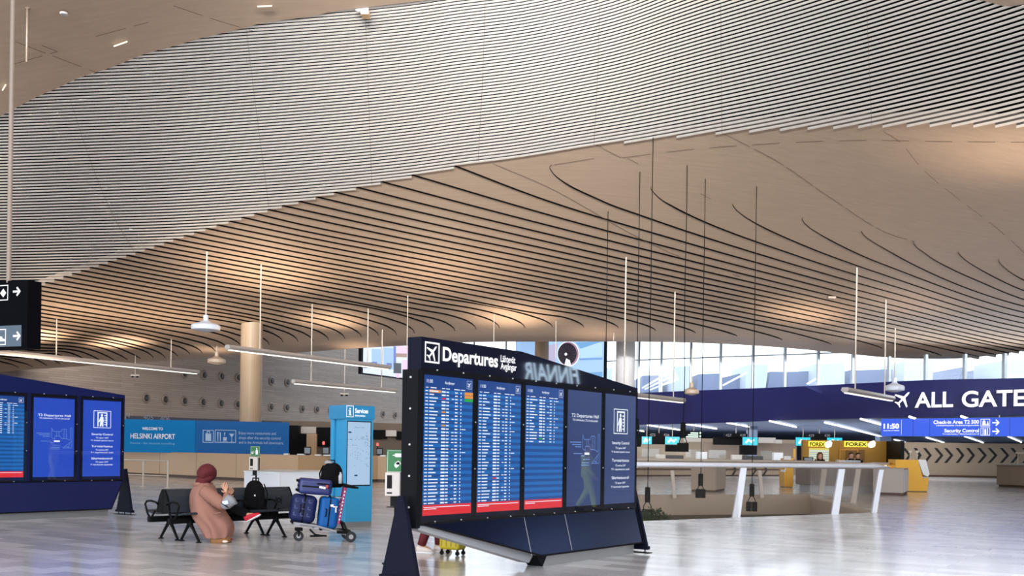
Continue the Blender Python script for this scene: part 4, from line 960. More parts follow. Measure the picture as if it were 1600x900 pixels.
def person(name, label, root_loc, J, mats, hair=None, head=None, fwd=(0, -1, 0), hr=.115, extras=None, scale=1.0):
    """J: dict of joints in world metres. mats: skin, top, trouser, shoe"""
    root = thing(name, label, 'person', root_loc)
    V, E, R = [], [], []
    def a(p, r, par=None):
        V.append(Vector(p)); R.append(r)
        if par is not None: E.append((par, len(V)-1))
        return len(V)-1
    pel = a(J['pelvis'], .13); sp = a(J['spine'], .13, pel); ch = a(J['chest'], .14, sp); nk = a(J['neck'], .055, ch)
    hd = a(Vector(J['head'])-Vector((0, 0, .05)), .075, nk)
    for s in 'LR':
        sh = a(J['sh'+s], .07, ch); el = a(J['el'+s], .045, sh); wr = a(J['wr'+s], .028, el)
        d = Vector(J['wr'+s])-Vector(J['el'+s]); hd_ = J.get('hd'+s, d); hand_chain(V, E, R, wr, hd_, 1 if s == 'L' else -1, J.get('pn'+s, (0, 0, 1)), J.get('curl', .5))
        hp = a(J['hp'+s], .1, pel); kn = a(J['kn'+s], .062, hp); an = a(J['an'+s], .04, kn); a(Vector(J['an'+s])+Vector(J.get('ft'+s, (0, -.15, -.05))), .03, an)
    body = skin_mesh('body', V, E, R, mats[0], root)
    hm = head_parts(root, Vector(J['head']), fwd, hr, mats[0]); hm.build('head', mats[0], body, world=True, smooth=True)
    # clothing
    def limb(nm, pts, rs, m):
        mb = MB(); pp = [Vector(p) for p in pts]; dense = []; rr = []
        for i in range(len(pp)-1):
            for k in range(5): t = k/5; dense.append(pp[i].lerp(pp[i+1], t)); rr.append(rs[i]*(1-t)+rs[i+1]*t)
        dense.append(pp[-1]); rr.append(rs[-1])
        for _ in range(2):
            for i in range(1, len(dense)-1): dense[i] = (dense[i-1]+dense[i]*2+dense[i+1])/4
        mb.tube(dense, rr, 12); return mb
    up = Vector((0, 0, 1)); f = Vector(fwd).normalized(); sd = up.cross(f)
    ax = (Vector(J['neck'])-Vector(J['pelvis'])).normalized(); bk = sd.cross(ax).normalized()
    P0, P1, P2, P3 = (Vector(J[k]) for k in ('pelvis', 'spine', 'chest', 'neck'))
    mb = MB(); mb.loft([(P0-ax*.1, sd*.18, bk*.135), (P0, sd*.185, bk*.14), (P1, sd*.17, bk*.13), (P2, sd*.205, bk*.145), (P2.lerp(P3, .55), sd*.19, bk*.11), (P2.lerp(P3, .85), sd*.09, bk*.08), (P3, sd*.065, bk*.065)], 22)
    for s in 'LR':
        L_ = limb('s', [J['sh'+s], J['el'+s], J['wr'+s]], [.085, .06, .045], None); n = len(mb.v); mb.v += L_.v; mb.f += [tuple(i+n for i in q) for q in L_.f]; mb.m += L_.m
    mb.build('jacket', mats[1], body, world=True, smooth=True)
    mb = MB()
    for s in 'LR':
        L_ = limb('s', [Vector(J['pelvis'])*.35+Vector(J['hp'+s])*.65+up*.03, J['kn'+s], Vector(J['an'+s])+up*.02], [.125, .08, .062], None); n = len(mb.v); mb.v += L_.v; mb.f += [tuple(i+n for i in q) for q in L_.f]; mb.m += L_.m
    mb.build('trousers', mats[2], body, world=True, smooth=True)
    for s in 'LR':
        an = Vector(J['an'+s]); ft = Vector(J.get('ft'+s, (0, -.15, -.05))); t = Vector((ft.x, ft.y, ft.z+.05)); t.normalize(); u_ = up if abs(t.z) < .5 else Vector((f.x, f.y, 0))*-1
        sdx = t.cross(u_).normalized(); u_ = sdx.cross(t).normalized()
        mb = MB(); c0 = an-u_*.03
        mb.loft([(c0-t*.07, sdx*.03, u_*.035), (c0-t*.055, sdx*.042, u_*.05), (c0, sdx*.045, u_*.055), (c0+t*.07-u_*.012, sdx*.05, u_*.04), (c0+t*.14-u_*.022, sdx*.048, u_*.028), (c0+t*.185-u_*.028, sdx*.03, u_*.018)], 14)
        sh_ = mb.build('shoe', mats[3], body, world=True, smooth=True)
        mb = MB(); mb.loft([(c0-t*.08-u_*.056, sdx*.03, u_*.014), (c0-u_*.056, sdx*.048, u_*.014), (c0+t*.14-u_*.056, sdx*.054, u_*.014), (c0+t*.195-u_*.053, sdx*.03, u_*.012)], 12)
        mb.build('sole', mats[4] if len(mats) > 4 else M_white, sh_, world=True, smooth=True)
    if hair: hair(root, body, Vector(J['head']), f, hr)
    return root, body
def short_hair(m):
    def fn(root, body, c, f, r):
        s_ = Vector((0, 0, 1)).cross(f).normalized(); u = Vector((0, 0, 1)); mb = MB()
        mb.loft([(c-f*.28*r-u*.7*r, s_*.66*r, f*.62*r), (c-f*.2*r-u*.1*r, s_*.86*r, f*.86*r), (c-f*.12*r+u*.35*r, s_*.88*r, f*.98*r), (c-f*.05*r+u*.8*r, s_*.7*r, f*.84*r), (c-f*.05*r+u*1.12*r, s_*.3*r, f*.36*r)], 18)
        mb.build('hair', m, body, world=True, smooth=True)
    return fn
def long_hair(m):
    def fn(root, body, c, f, r):
        s_ = Vector((0, 0, 1)).cross(f).normalized(); u = Vector((0, 0, 1)); mb = MB()
        mb.loft([(c-f*.45*r-u*2.3*r, s_*.95*r, f*.4*r), (c-f*.35*r-u*1.1*r, s_*1.05*r, f*.6*r), (c-f*.2*r-u*.1*r, s_*1.0*r, f*.9*r), (c-f*.12*r+u*.5*r, s_*.95*r, f*1.0*r), (c-f*.05*r+u*1.15*r, s_*.4*r, f*.45*r)], 18)
        mb.build('hair', m, body, world=True, smooth=True)
    return fn
def standing(x, y, yaw, walk=0.0, armfwd=0.0, h=1.75):
    k = h/1.75; f = Vector((math.cos(yaw), math.sin(yaw), 0)); s = Vector((-f.y, f.x, 0)); o = Vector((x, y, 0)); u = Vector((0, 0, k))
    q = lambda a, b, c: o+f*a*k+s*b*k+u*c
    return dict(pelvis=q(0, 0, .95), spine=q(0, 0, 1.12), chest=q(.01, 0, 1.32), neck=q(.02, 0, 1.5), head=q(.04, 0, 1.63),
        shL=q(0, .19, 1.4), elL=q(-.05+armfwd, .25, 1.13), wrL=q(.05+armfwd*2, .24, .9), shR=q(0, -.19, 1.4), elR=q(-.08, -.25, 1.13), wrR=q(.04, -.25, .9),
        hpL=q(0, .1, .9), knL=q(.05+walk*.5, .1, .5), anL=q(walk, .1, .09), hpR=q(0, -.1, .9), knR=q(.05-walk*.2, -.1, .5), anR=q(-walk, -.1, .09),
        ftL=tuple(f*.15+Vector((0, 0, -.05))), ftR=tuple(f*.15+Vector((0, 0, -.05))), pnL=tuple(-s), pnR=tuple(s))

# ---- bench of two rows back to back
bo = Vector((-5.443, 16.378, 0)); ba = Vector((.64, .77, 0)).normalized(); brz = math.atan2(ba.y, ba.x); bb = Vector((ba.y, -ba.x, 0))
M_seat = mat('seat_charcoal', (40, 46, 54), .5, spec=.3); M_bf = mat('bench_black', (8, 9, 10), .6, spec=.15)
def bench(label, flip, loc):
    """local: x along the row, seats open towards -y (flip: +y)"""
    root = thing('airport_bench', label, 'bench', loc, brz); g = 1 if flip else -1
    mb = MB(); mb.rbox((1.22, g*.28, .335), (2.5, .07, .09), .012); mb.build('beam', M_bf, root)
    sw = .60
    for i in range(4):
        x = .07+sw*(i+.5)-.02
        mb = MB(); secs = [(g*.10, .43), (g*.2, .415), (g*.4, .42), (g*.52, .45), (g*.56, .44)]
        for k in range(len(secs)-1):
            (ya, za), (yb, zb_) = secs[k], secs[k+1]; mb.hexa([(x-.26, ya, za), (x+.26, ya, za), (x+.26, yb, zb_), (x-.26, yb, zb_), (x-.26, ya, za+.025), (x+.26, ya, za+.025), (x+.26, yb, zb_+.025), (x-.26, yb, zb_+.025)])
        mb.build('seat', M_seat, root)
        mb = MB(); prof = [(g*.2, .46), (g*.175, .58), (g*.13, .70), (g*.06, .80), (g*.035, .815)]
        for k in range(len(prof)-1):
            (ya, za), (yb, zb_) = prof[k], prof[k+1]; t = g*.03; mb.hexa([(x-.275, ya, za), (x+.275, ya, za), (x+.275, ya-t, za), (x-.275, ya-t, za), (x-.275+.012*(k == 3), yb, zb_), (x+.275-.012*(k == 3), yb, zb_), (x+.275, yb-t, zb_), (x-.275, yb-t, zb_)])
        bk = mb.build('backrest', M_seat, root)
        if i == 3 and not flip:
            mb = MB()
            for k in range(8):
                a_ = k*math.pi/4; mb.box((x-.02+.035*math.cos(a_), -.185, .60+.035*math.sin(a_)), (.012, .006, .03), ry=-a_)
            for u_, v_ in ((.06, 0), (-.06, 0)): mb.box((x-.02+u_, -.186, .60), (.006, .006, .13))
            mb.build('seat_symbol', M_bf, bk)
    for i, x in enumerate((.03, .66, 1.26, 1.86, 2.46)):
        mb = MB(); pts = [(x, g*.12, .58), (x, g*.16, .605), (x, g*.3, .625), (x, g*.42, .615), (x, g*.475, .57), (x, g*.40, .42), (x, g*.33, .36)]
        mb.tube(pts, .016, 8); mb.tube([(x, g*.28, .37), (x, g*.19, .47)], .016, 8); mb.build('armrest', M_bf, root)
    for x in (.35, 2.0):
        mb = MB(); mb.lathe((x, g*.28, .27), [(.05, 0), (.05, .05)], 10)
        mb.build('leg_hub', M_bf, root)
        for sy in (-.22, .24):
            mb = MB(); mb.tube([(x, g*.28, .30), (x, g*(.28+sy*.4), .2), (x, g*(.28+sy), .03)], [.035, .024, .02], 8); mb.lathe((x, g*(.28+sy), 0), [(.045, 0), (.045, .012), (.02, .02), (.02, .05)], 12); mb.build('leg', M_bf, root)
    for x in (.045, 2.46):
        mb = MB(); mb.prism([(x, g*.18, .45), (x, g*.004, .45), (x, g*.004, .815), (x, g*.035, .815), (x, g*.10, .72), (x, g*.15, .6)], (.012, 0, 0)); mb.build('end_panel', M_bf, root)
    return root
bench('black four-seat bench row facing the departures board, person in pink coat sits on it', False, bo)
bench('black four-seat bench row facing away to the left, back to back with the occupied one', True, bo)

# ---- seated person in the pink coat (seen from behind and the side)
M_coat = mat('dusty_pink_coat', (146, 102, 88), .8, noise=.06, scale=6, bump=.2); M_scarf = mat('dark_red_scarf', (84, 16, 24), .85, noise=.18, scale=22, bump=.4); M_skirt_t = mat('ochre_skirt', (150, 104, 62), .8)
M_blk = mat('black_fabric', (15, 15, 17), .9, spec=.1, noise=.1, scale=10); M_cream = mat('cream_shoe', (222, 206, 188), .5)
Dw = 16.45; q = lambda x, y, d=0.0: P(x, y, Dw+d)
bx = bb; sdv = ba
root = thing('person', 'person in long dusty pink coat and dark red headscarf seated on the bench', 'person', q(335, 850, -.1))
V, E, R = [], [], []
def a_(p, r, par=None):
    V.append(Vector(p)); R.append(r)
    if par is not None: E.append((par, len(V)-1))
    return len(V)-1
pel = a_(q(322, 800, .15), .14); sp = a_(q(317, 785, .12), .13); E.append((pel, sp)); ch = a_(q(316, 771, .1), .13, sp); nk = a_(q(319, 756, .08), .055, ch); a_(q(323, 744, .06), .085, nk)
s1 = a_(q(326, 768, -.12), .06, ch); e1 = a_(q(350, 789, -.2), .045, s1); w1 = a_(q(354, 772, -.12), .027, e1); hand_chain(V, E, R, w1, Vector((-.25, 0, 1)), 1, (.3, -1, .1), .12, 1.15)
s2 = a_(q(326, 767, .32), .06, ch); e2 = a_(q(345, 786, .36), .045, s2); w2 = a_(q(357, 778, .2), .027, e2); hand_chain(V, E, R, w2, Vector((.3, -.1, .8)), -1, (.2, -1, 0), .15, 1.1)
h1 = a_(q(330, 803, 0), .1, pel); k1 = a_(q(343, 810, -.0), .06, h1); f1 = a_(q(341, 842, -.12), .04, k1); a_(q(345, 845, -.16), .03, f1)
h2 = a_(q(330, 802, .3), .1, pel); k2 = a_(q(348, 808, .12), .065, h2); f2 = a_(q(342, 842, .05), .04, k2); a_(q(346, 845, .0), .03, f2)
body = skin_mesh('body', V, E, R, M_skin, root)
hc = q(323.5, 741, .06); fw = (bx*.8+Vector((0, 0, -.55))).normalized()
head_parts(root, hc, fw, .092, M_skin).build('head', M_skin, body, world=True, smooth=True)
# headscarf: hood round the skull plus drape at the neck
sx = ba; fu = fw; uu = fw.cross(Vector((0, 0, 1)).cross(fw).normalized()); 
mb = MB(); secs = []
for t, r1, r2 in ((-.125, .055, .06), (-.115, .10, .10), (-.08, .132, .135), (-.02, .150, .155), (.035, .148, .15), (.075, .13, .125), (.095, .105, .10)):
    secs.append((hc+fu*t+Vector((0, 0, .012)), sx*r1, uu*r2))
mb.loft(secs, 26)
mb.loft([(q(316.5, 757.5, .06), sx*.13, bx*.10), (q(318, 752, .06), sx*.12, bx*.105+Vector((0, 0, -.02))), (q(321, 746, .06), sx*.12, bx*.12+Vector((0, 0, -.04))), (q(326, 744, .05), sx*.08, bx*.08)], 20)
mb.build('headscarf', M_scarf, body, world=True, smooth=True)
# coat: one garment from collar to hem, outline following the seated body
prof = [(750.5, 313.5, 324, .10), (755, 309.5, 330, .16), (760, 304.5, 333.5, .215), (766, 301, 336.5, .25), (774, 298.6, 339, .265), (784, 297.5, 343, .27), (794, 297.8, 350, .275), (802, 299.3, 356, .29), (808, 303, 360.5, .30), (814, 308, 364, .30), (820, 313.5, 366.5, .29), (827, 318, 367, .27), (833, 321.5, 365.5, .25), (838.5, 325, 363.5, .24)]
mb = MB(); n = 40; k = len(mb.v)
for j, (y, xl, xr, dp) in enumerate(prof):
    for i in range(n):
        t = 2*math.pi*i/n; amp = max(0, (y-795)/45)*.13+.035; fold = 1+amp*math.sin(t*7+1.3*math.sin(y*.05))*(1 if y > 790 else .6)
        cx = (xl+xr)/2; x = cx+(xr-xl)/2*math.cos(t); c = q(x, y, .1); c.y += dp*math.sin(t)*fold+(-.12*(y-790)/50 if y > 790 else 0); c.x += (.012*math.sin(t*5+y*.09)); mb.v.append(c)
for j in range(len(prof)-1):
    for i in range(n): mb.f.append((k+j*n+i, k+j*n+(i+1) % n, k+(j+1)*n+(i+1) % n, k+(j+1)*n+i)); mb.m.append(0)
mb.f.append(tuple(k+i for i in range(n))); mb.m.append(0)
coat = mb.build('coat', M_coat, body, world=True, smooth=True)
mb = MB()
def sleeve(pts, rs):
    dense, rr = [], []
    for i in range(len(pts)-1):
        for t in (0, .2, .4, .6, .8): dense.append(pts[i].lerp(pts[i+1], t)); rr.append((rs[i]*(1-t)+rs[i+1]*t)*(1+.06*math.sin((i+t)*14)))
    dense.append(pts[-1]); rr.append(rs[-1])
    for _ in range(2):
        for i in range(1, len(dense)-1): dense[i] = (dense[i-1]+dense[i]*2+dense[i+1])/4
    mb.tube(dense, rr, 16)
sleeve([q(318, 767, -.1), q(331, 776, -.17), q(349, 790, -.2), q(354, 780, -.17), q(354.5, 772.5, -.12)], [.10, .105, .092, .07, .05])
sleeve([q(320, 766, .36), q(345, 786, .38), q(357, 778.5, .2)], [.09, .08, .05])
mb.build('coat_sleeves', M_coat, coat, world=True, smooth=True)
mb = MB(); 
mb.loft([(q(316.5, 758.5, .08), sx*.17, bx*.115), (q(318, 753.5, .08), sx*.155, bx*.11)], 20); mb.tube([q(309, 757, .0), q(318, 761, -.08), q(329, 764, -.12), q(336, 771, -.15)], [.02, .028, .028, .012], 8)
mb.tube([q(334, 803, -.24), q(345, 801, -.27)], .012, 6)
mb.build('collar', M_coat, coat, world=True, smooth=True)
mb = MB(); mb.loft([(q(344, 832, -.02), Vector((.13, 0, 0)), Vector((0, .14, 0))), (q(344.5, 840, -.03), Vector((.155, 0, 0)), Vector((0, .17, 0))), (q(344.5, 848, -.04), Vector((.16, 0, 0)), Vector((0, .18, 0)))], 22); mb.build('skirt', M_skirt_t, body, world=True, smooth=True)
for c, t in ((q(347, 848.5, -.12), bx), (q(340, 847.5, .02), bx)):
    mb = MB(); c.z = .03; mb.loft([(c-t*.08, sx*.025, Vector((0, 0, .02))), (c, sx*.04, Vector((0, 0, .03))), (c+t*.08, sx*.04, Vector((0, 0, .022))), (c+t*.13, sx*.022, Vector((0, 0, .012)))], 12); mb.build('shoe', M_cream, body, world=True, smooth=True)

# ---- second seated person mostly hidden behind, leg crossed with red shoe
Dp = 16.85; q2 = lambda x, y, d=0.0: P(x, y, Dp+d)
J = dict(pelvis=q2(331, 795, .1), spine=q2(327, 785, .12), chest=q2(322, 775, .12), neck=q2(324, 767, .1), head=q2(330, 766, .1),
    shL=q2(322, 776, .3), elL=q2(335, 790, .3), wrL=q2(350, 792, .2), shR=q2(324, 776, -.05), elR=q2(334, 790, -.1), wrR=q2(347, 792, -.05),
    hpL=q2(334, 798, .2), knL=q2(360, 800, .2), anL=q2(352, 838, .2), hpR=q2(336, 798, 0), knR=q2(354, 792, -.15), anR=q2(387, 805, -.3), ftR=(.12, -.02, .012), ftL=tuple(bx*.15+Vector((0, 0, -.05))))
M_redsh = mat('red_canvas', (190, 24, 48), .7)
rp, bp_ = person('person', 'person in black trousers with one red shoe crossed, hidden behind the pink coat', q2(352, 845, .2), J, [M_skin, M_blk, M_blk, M_redsh, M_white], short_hair(M_blk), fwd=bx, hr=.085)
# grey-white rolled hat or bundle held over the knee
root = thing('knit_cap', 'grey and white rolled cap lying between the pink coat and the black backpack', 'cap', q(358, 795, -.3))
c = q(358, 785, -.3); mb = MB(); mb.loft([(c-Vector((.09, 0, .07)), Vector((.03, 0, -.04)), Vector((0, .08, 0))), (c-Vector((.04, 0, .02)), Vector((.05, 0, -.075)), Vector((0, .08, 0))), (c+Vector((.03, 0, .04)), Vector((.055, 0, -.08)), Vector((0, .08, 0))), (c+Vector((.085, 0, .04)), Vector((.04, 0, -.06)), Vector((0, .07, 0)))], 18); mb.build('cap_body', mat('cap_grey', (140, 140, 146), .8), root, world=True, smooth=True)
mb = MB()
for i in range(4): d = Vector((.018*i-.05, -.105, -.03-.012*i)); mb.box(c+d, (.09, .012, .012), ry=.5)
mb.rbox(c+Vector((-.03, -.1, .0)), (.09, .02, .06), .006, ry=-.25, mi=1); mb.build('print', [mat('print_dark', (60, 64, 78), .7), mat('print_light', (196, 206, 226), .7)], root, world=True)

# ---- bags
def backpack(label, c, w, d, h, rz, m, loc):
    root = thing('backpack', label, 'backpack', loc); R = Matrix.Rotation(rz, 3, 'Z'); mb = MB(); c = Vector(c)
    secs = []
    for t, k, kd in ((0, .86, .85), (.06, 1, 1), (.45, 1.0, 1), (.7, .93, .9), (.88, .72, .7), (.97, .45, .45), (1.0, .2, .2)): secs.append((c+Vector((0, 0, h*t)), R @ Vector((w/2*k, 0, 0)), R @ Vector((0, d/2*kd, 0))))
    mb.loft(secs, 24); bd = mb.build('bag_body', m, root, world=True, smooth=True)
    mb = MB(); mb.rbox(c+R @ Vector((0, -d*.48, h*.3)), (w*.66, d*.25, h*.42), .03, 3, rz=rz); mb.build('front_pocket', m, root, world=True)
    mb = MB(); top_ = c+Vector((0, 0, h*.97)); mb.tube([top_+R @ Vector((-.06, d*.1, -.02)), top_+R @ Vector((-.05, d*.1, .05)), top_+R @ Vector((.05, d*.1, .05)), top_+R @ Vector((.06, d*.1, -.02))], .011, 8); mb.build('top_handle', M_bf, root, world=True)
    for s in (-1, 1):
        mb = MB(); mb.tube([c+R @ Vector((s*w*.3, d*.42, h*.88)), c+R @ Vector((s*w*.42, d*.6, h*.55)), c+R @ Vector((s*w*.4, d*.46, h*.1))], .018, 6, flat=.5); mb.build('shoulder_strap', M_bf, root, world=True)
    mb = MB(); mb.box(c+R @ Vector((w*.28, -d*.62, h*.52)), (.02, .01, .025)); mb.build('zip_tag', M_white, root, world=True)
    return root
bp0 = bo+ba*1.5+bb*.33
backpack('black backpack standing on the bench seat beside the pink coat', (bp0.x+.02, bp0.y, .447), .36, .26, .5, -.3, M_blk, (bp0.x, bp0.y, .447))

# ---- luggage trolley
Dt = 17.25; tq = lambda x, y, d=0.0: P(x, y, Dt+d)
TL = G(503, 846); root = thing('luggage_trolley', 'grey airport luggage trolley with pink handle post loaded with blue suitcases', 'trolley', TL)
trz = math.atan2(.28, 1.0)
ax = Vector((math.cos(trz), math.sin(trz), 0)); ay = Vector((-ax.y, ax.x, 0)); o0 = TL+ay*.12
tl = lambda a, b, z: o0+ax*a+ay*b+Vector((0, 0, z))
mb = MB(); 
for s in (-.2, .2): mb.tube([tl(-.46, s, .30), tl(-.1, s, .25), tl(.22, s, .16), tl(.36, s*1.1, .13)], .022, 8)
for a in (-.4, -.1, .15): mb.box(tl(a, 0, .275-(a+.4)*.18), (.08, .44, .02), rz=trz)
mb.build('platform', mat('trolley_grey', (150, 152, 158), .4, metal=.4), root, world=True)
mb = MB(); mb.tube([tl(.22, -.24, .16), tl(.42, -.26, .15), tl(.46, -.28, .1)], .025, 8); mb.tube([tl(.22, .24, .16), tl(.42, .26, .15), tl(.46, .28, .1)], .025, 8); mb.tube([tl(.38, -.25, .17), tl(.33, -.2, .3), tl(.33, .2, .3), tl(.38, .25, .17)], .018, 8)
mb.tube([tl(-.2, -.2, .2), tl(-.12, -.26, .12), tl(.06, -.24, .1), tl(-.2, -.28, .1)], .016, 6); mb.build('chassis', M_bf, root, world=True)
for a, b, r in ((.44, -.28, .085), (.44, .28, .085), (-.36, 0, .08)):
    mb = MB(); c = tl(a, b, r); k = len(mb.v); mb.lathe((0, 0, 0), [(r*.45, -.025), (r*.9, -.025), (r, -.012), (r, .012), (r*.9, .025), (r*.45, .025)], 22, axis='Y')
    w = mb.build('wheel', mat('rubber', (26, 27, 30), .6), root); w.location = wmat(root).inverted() @ c; w.rotation_euler = (0, 0, trz)
    mb = MB(); mb.lathe((0, 0, 0), [(r*.45, -.03), (r*.45, .03)], 14, axis='Y'); mb.build('hub', M_under, w)
mb = MB(); mb.rbox(tl(-.36, 0, .19), (.12, .14, .05), .01, rz=trz); mb.tube([tl(-.36, -.05, .08), tl(-.36, -.05, .2)], .016, 6); mb.tube([tl(-.36, .05, .08), tl(-.36, .05, .2)], .016, 6); mb.build('caster_fork', M_bf, root, world=True)
M_pink = mat('trolley_pink', (206, 44, 110), .5)
pt = [tl(.26, -.17, .28), tl(.37, -.17, .90)]
mb = MB(); mb.tube(pt, .03, 8, flat=.55); p1_ = mb.build('handle_post', M_pink, root, world=True)
mb = MB()
for i in range(9): p = pt[0].lerp(pt[1], .12+i*.09); mb.box(p+Vector((0, -.035, 0)), (.016, .006, .026), ry=.18)
mb.build('post_print', M_white, p1_, world=True)
mb = MB(); mb.tube([tl(.26, .17, .28), tl(.37, .17, .90)], .03, 8, flat=.55); mb.build('handle_post', M_pink, root, world=True)
mb = MB(); mb.tube([tl(.34, -.22, .9), tl(.34, .22, .9)], .03, 10); mb.tube([tl(.34, -.2, .9), tl(.5, -.2, .87), tl(.56, -.2, .86)], [.03, .022, .012], 8); mb.tube([tl(.34, .2, .9), tl(.5, .2, .87), tl(.56, .2, .86)], [.03, .022, .012], 8); mb.build('handle_bar', M_bf, root, world=True)
mb = MB()
for z in (.5, .6, .7):
    mb.tube([tl(.3+z*.02, -.17, z), tl(.2, -.17, z), tl(.2, .17, z), tl(.3+z*.02, .17, z)], .008, 6)
for b in (-.17, -.06, .06, .17): mb.tube([tl(.2, b, .5), tl(.2, b, .72)], .006, 6)
mb.build('basket', M_steel, root, world=True)

def suitcase(label, c, d, rz, m, ry=0., lay=False, dots=False):
    """c centre; d = (thickness... ) width x, depth y, height z"""
    c = Vector(c); root = thing('suitcase', label, 'suitcase', c-Vector((0, 0, d[2]/2)))
    R = Matrix.Rotation(rz, 3, 'Z') @ Matrix.Rotation(ry, 3, 'Y'); r = min(d)*.22
    L_ = lambda v: c+R @ Vector(v)
    mb = MB(); mb.rbox(c, d, r, 5, rz=rz, ry=ry); sh = mb.build('shell', m, root, world=True, smooth=False)
    mb = MB(); k = 1.012
    if lay: pts = [L_((sx*d[0]/2*k, sy*d[1]/2*k, 0)) for sx, sy in ((-1, -1), (1, -1), (1, 1), (-1, 1), (-1, -1))]; mb.prism([L_((sx*d[0]/2*k, sy*d[1]/2*k, -.012)) for sx, sy in ((-1, -.8), (-.8, -1), (.8, -1), (1, -.8), (1, .8), (.8, 1), (-.8, 1), (-1, .8))], R @ Vector((0, 0, .024)))
    else: mb.prism([L_((-.012, sy*d[1]/2*k, sz*d[2]/2*k)) for sy, sz in ((-1, -.8), (-.8, -1), (.8, -1), (1, -.8), (1, .8), (.8, 1), (-.8, 1), (-1, .8))], R @ Vector((.024, 0, 0)))
    mb.build('zip_band', M_bf, root, world=True)
    if not lay:
        for sx in (-1, 1):
            for sy in (-1, 1):
                mb = MB(); mb.lathe(L_((sx*d[0]*.32, sy*d[1]*.36, -d[2]/2-.025)), [(.02, -.015), (.028, 0), (.02, .03)], 10); mb.build('caster', M_bf, root, world=True)
        mb = MB(); mb.tube([L_((0, -.07, d[2]/2-.005)), L_((0, -.06, d[2]/2+.02)), L_((0, .06, d[2]/2+.02)), L_((0, .07, d[2]/2-.005))], .011, 8); mb.build('carry_handle', M_bf, root, world=True)
        mb = MB(); mb.tube([L_((-.06, -d[1]/2, .06)), L_((-.05, -d[1]/2-.022, .05)), L_((-.05, -d[1]/2-.022, -.05)), L_((-.06, -d[1]/2, -.06))], .010, 8); mb.build('side_handle', M_bf, root, world=True)
    else:
        for sy in (-1, 1):
            for sz in (-1, 1): mb = MB(); mb.lathe(L_((-d[0]/2-.012, sy*d[1]*.36, sz*d[2]*.3)), [(.02, -.012), (.024, .012)], 10, axis='X'); mb.build('caster', M_bf, root, world=True)
        mb = MB(); mb.tube([L_((.02, -d[1]/2, .05)), L_((.04, -d[1]/2-.022, .055)), L_((.18, -d[1]/2-.022, .055)), L_((.2, -d[1]/2, .05))], .010, 8); mb.build('side_handle', M_bf, root, world=True)
        mb = MB(); mb.box(L_((.1, -d[1]/2-.035, .0)), (.1, .006, .035), rz=rz, ry=.2); mb.box(L_((.17, -d[1]/2-.035, .02)), (.03, .006, .05), rz=rz, mi=1); mb.build('luggage_tag', [M_white, mat('tag_red', (190, 60, 56), .5)], root, world=True)
    if dots:
        mb = MB()
        for i in range(3):
            for j in range(3):
                p = (-d[0]*.36+i*.105, -d[1]/2-.003, d[2]*.3-j*.11); mb.box(L_(p), (.012, .006, .05), rz=rz, ry=ry); mb.box(L_((p[0]+.02, p[1], p[2]-.025)), (.045, .006, .01), rz=rz, ry=ry)
        mb.build('shell_relief', mat('relief_blue', (62, 76, 132), .4), root, world=True)
    return root
M_navyc = mat('suitcase_navy', (20, 30, 78), .5, spec=.3); M_blu = mat('suitcase_blue', (0, 84, 156), .5, spec=.3); M_pur = mat('suitcase_indigo', (32, 42, 104), .35)
sc1 = tl(-.3, -.02, 0); suitcase('dark navy patterned suitcase standing at the left end of the trolley', (sc1.x, sc1.y, .525), (.40, .40, .44), trz, M_navyc, .14, dots=True)
sc2 = tl(.10, -.02, 0); suitcase('bright blue suitcase standing on the trolley next to the pink post', (sc2.x, sc2.y, .46), (.30, .40, .5), trz, M_blu, .1)
sc3 = tl(-.12, -.04, 0); suitcase('indigo blue suitcase lying flat on top of the two standing suitcases', (sc3.x, sc3.y, .875), (.52, .42, .25), trz, M_pur, .07, lay=True)
mb = MB(); mb.box(tl(.14, -.235, .58), (.05, .008, .035), rz=trz); mb.box(tl(.2, -.24, .52), (.02, .008, .1), rz=trz); mb.box(tl(.19, -.24, .56), (.07, .008, .02), rz=trz)
mb.build('luggage_tag', M_white, [o for o in bpy.data.objects if o.get('label', '').startswith('bright blue suitcase')][0], world=True)
bk = tl(.16, .04, 0); rt = backpack('black backpack with a hood perched on top of the luggage trolley beside its handle', (bk.x, bk.y, .86), .36, .3, .40, trz+.2, M_blk, (bk.x, bk.y, .86))
mb = MB(); c = Vector((bk.x-.05, bk.y-.05, 1.25)); mb.loft([(c, Vector((.07, 0, 0)), Vector((0, .06, 0))), (c+Vector((.0, 0, .03)), Vector((.06, 0, 0)), Vector((0, .05, 0))), (c+Vector((0, 0, .045)), Vector((.03, 0, 0)), Vector((0, .03, 0)))], 12)
mb.build('bundle', mat('grey_bundle', (150, 152, 156), .7), rt, world=True)
mb = MB(); c = tl(.27, -.2, .93); mb.lathe(c, [(.03, 0), (.033, .12), (.015, .15), (.018, .18)], 14); tag(mb.build('bottle', mat('bottle_pale', (176, 182, 190), .2), smooth=True), 'small pale bottle standing by the trolley handle', 'bottle')

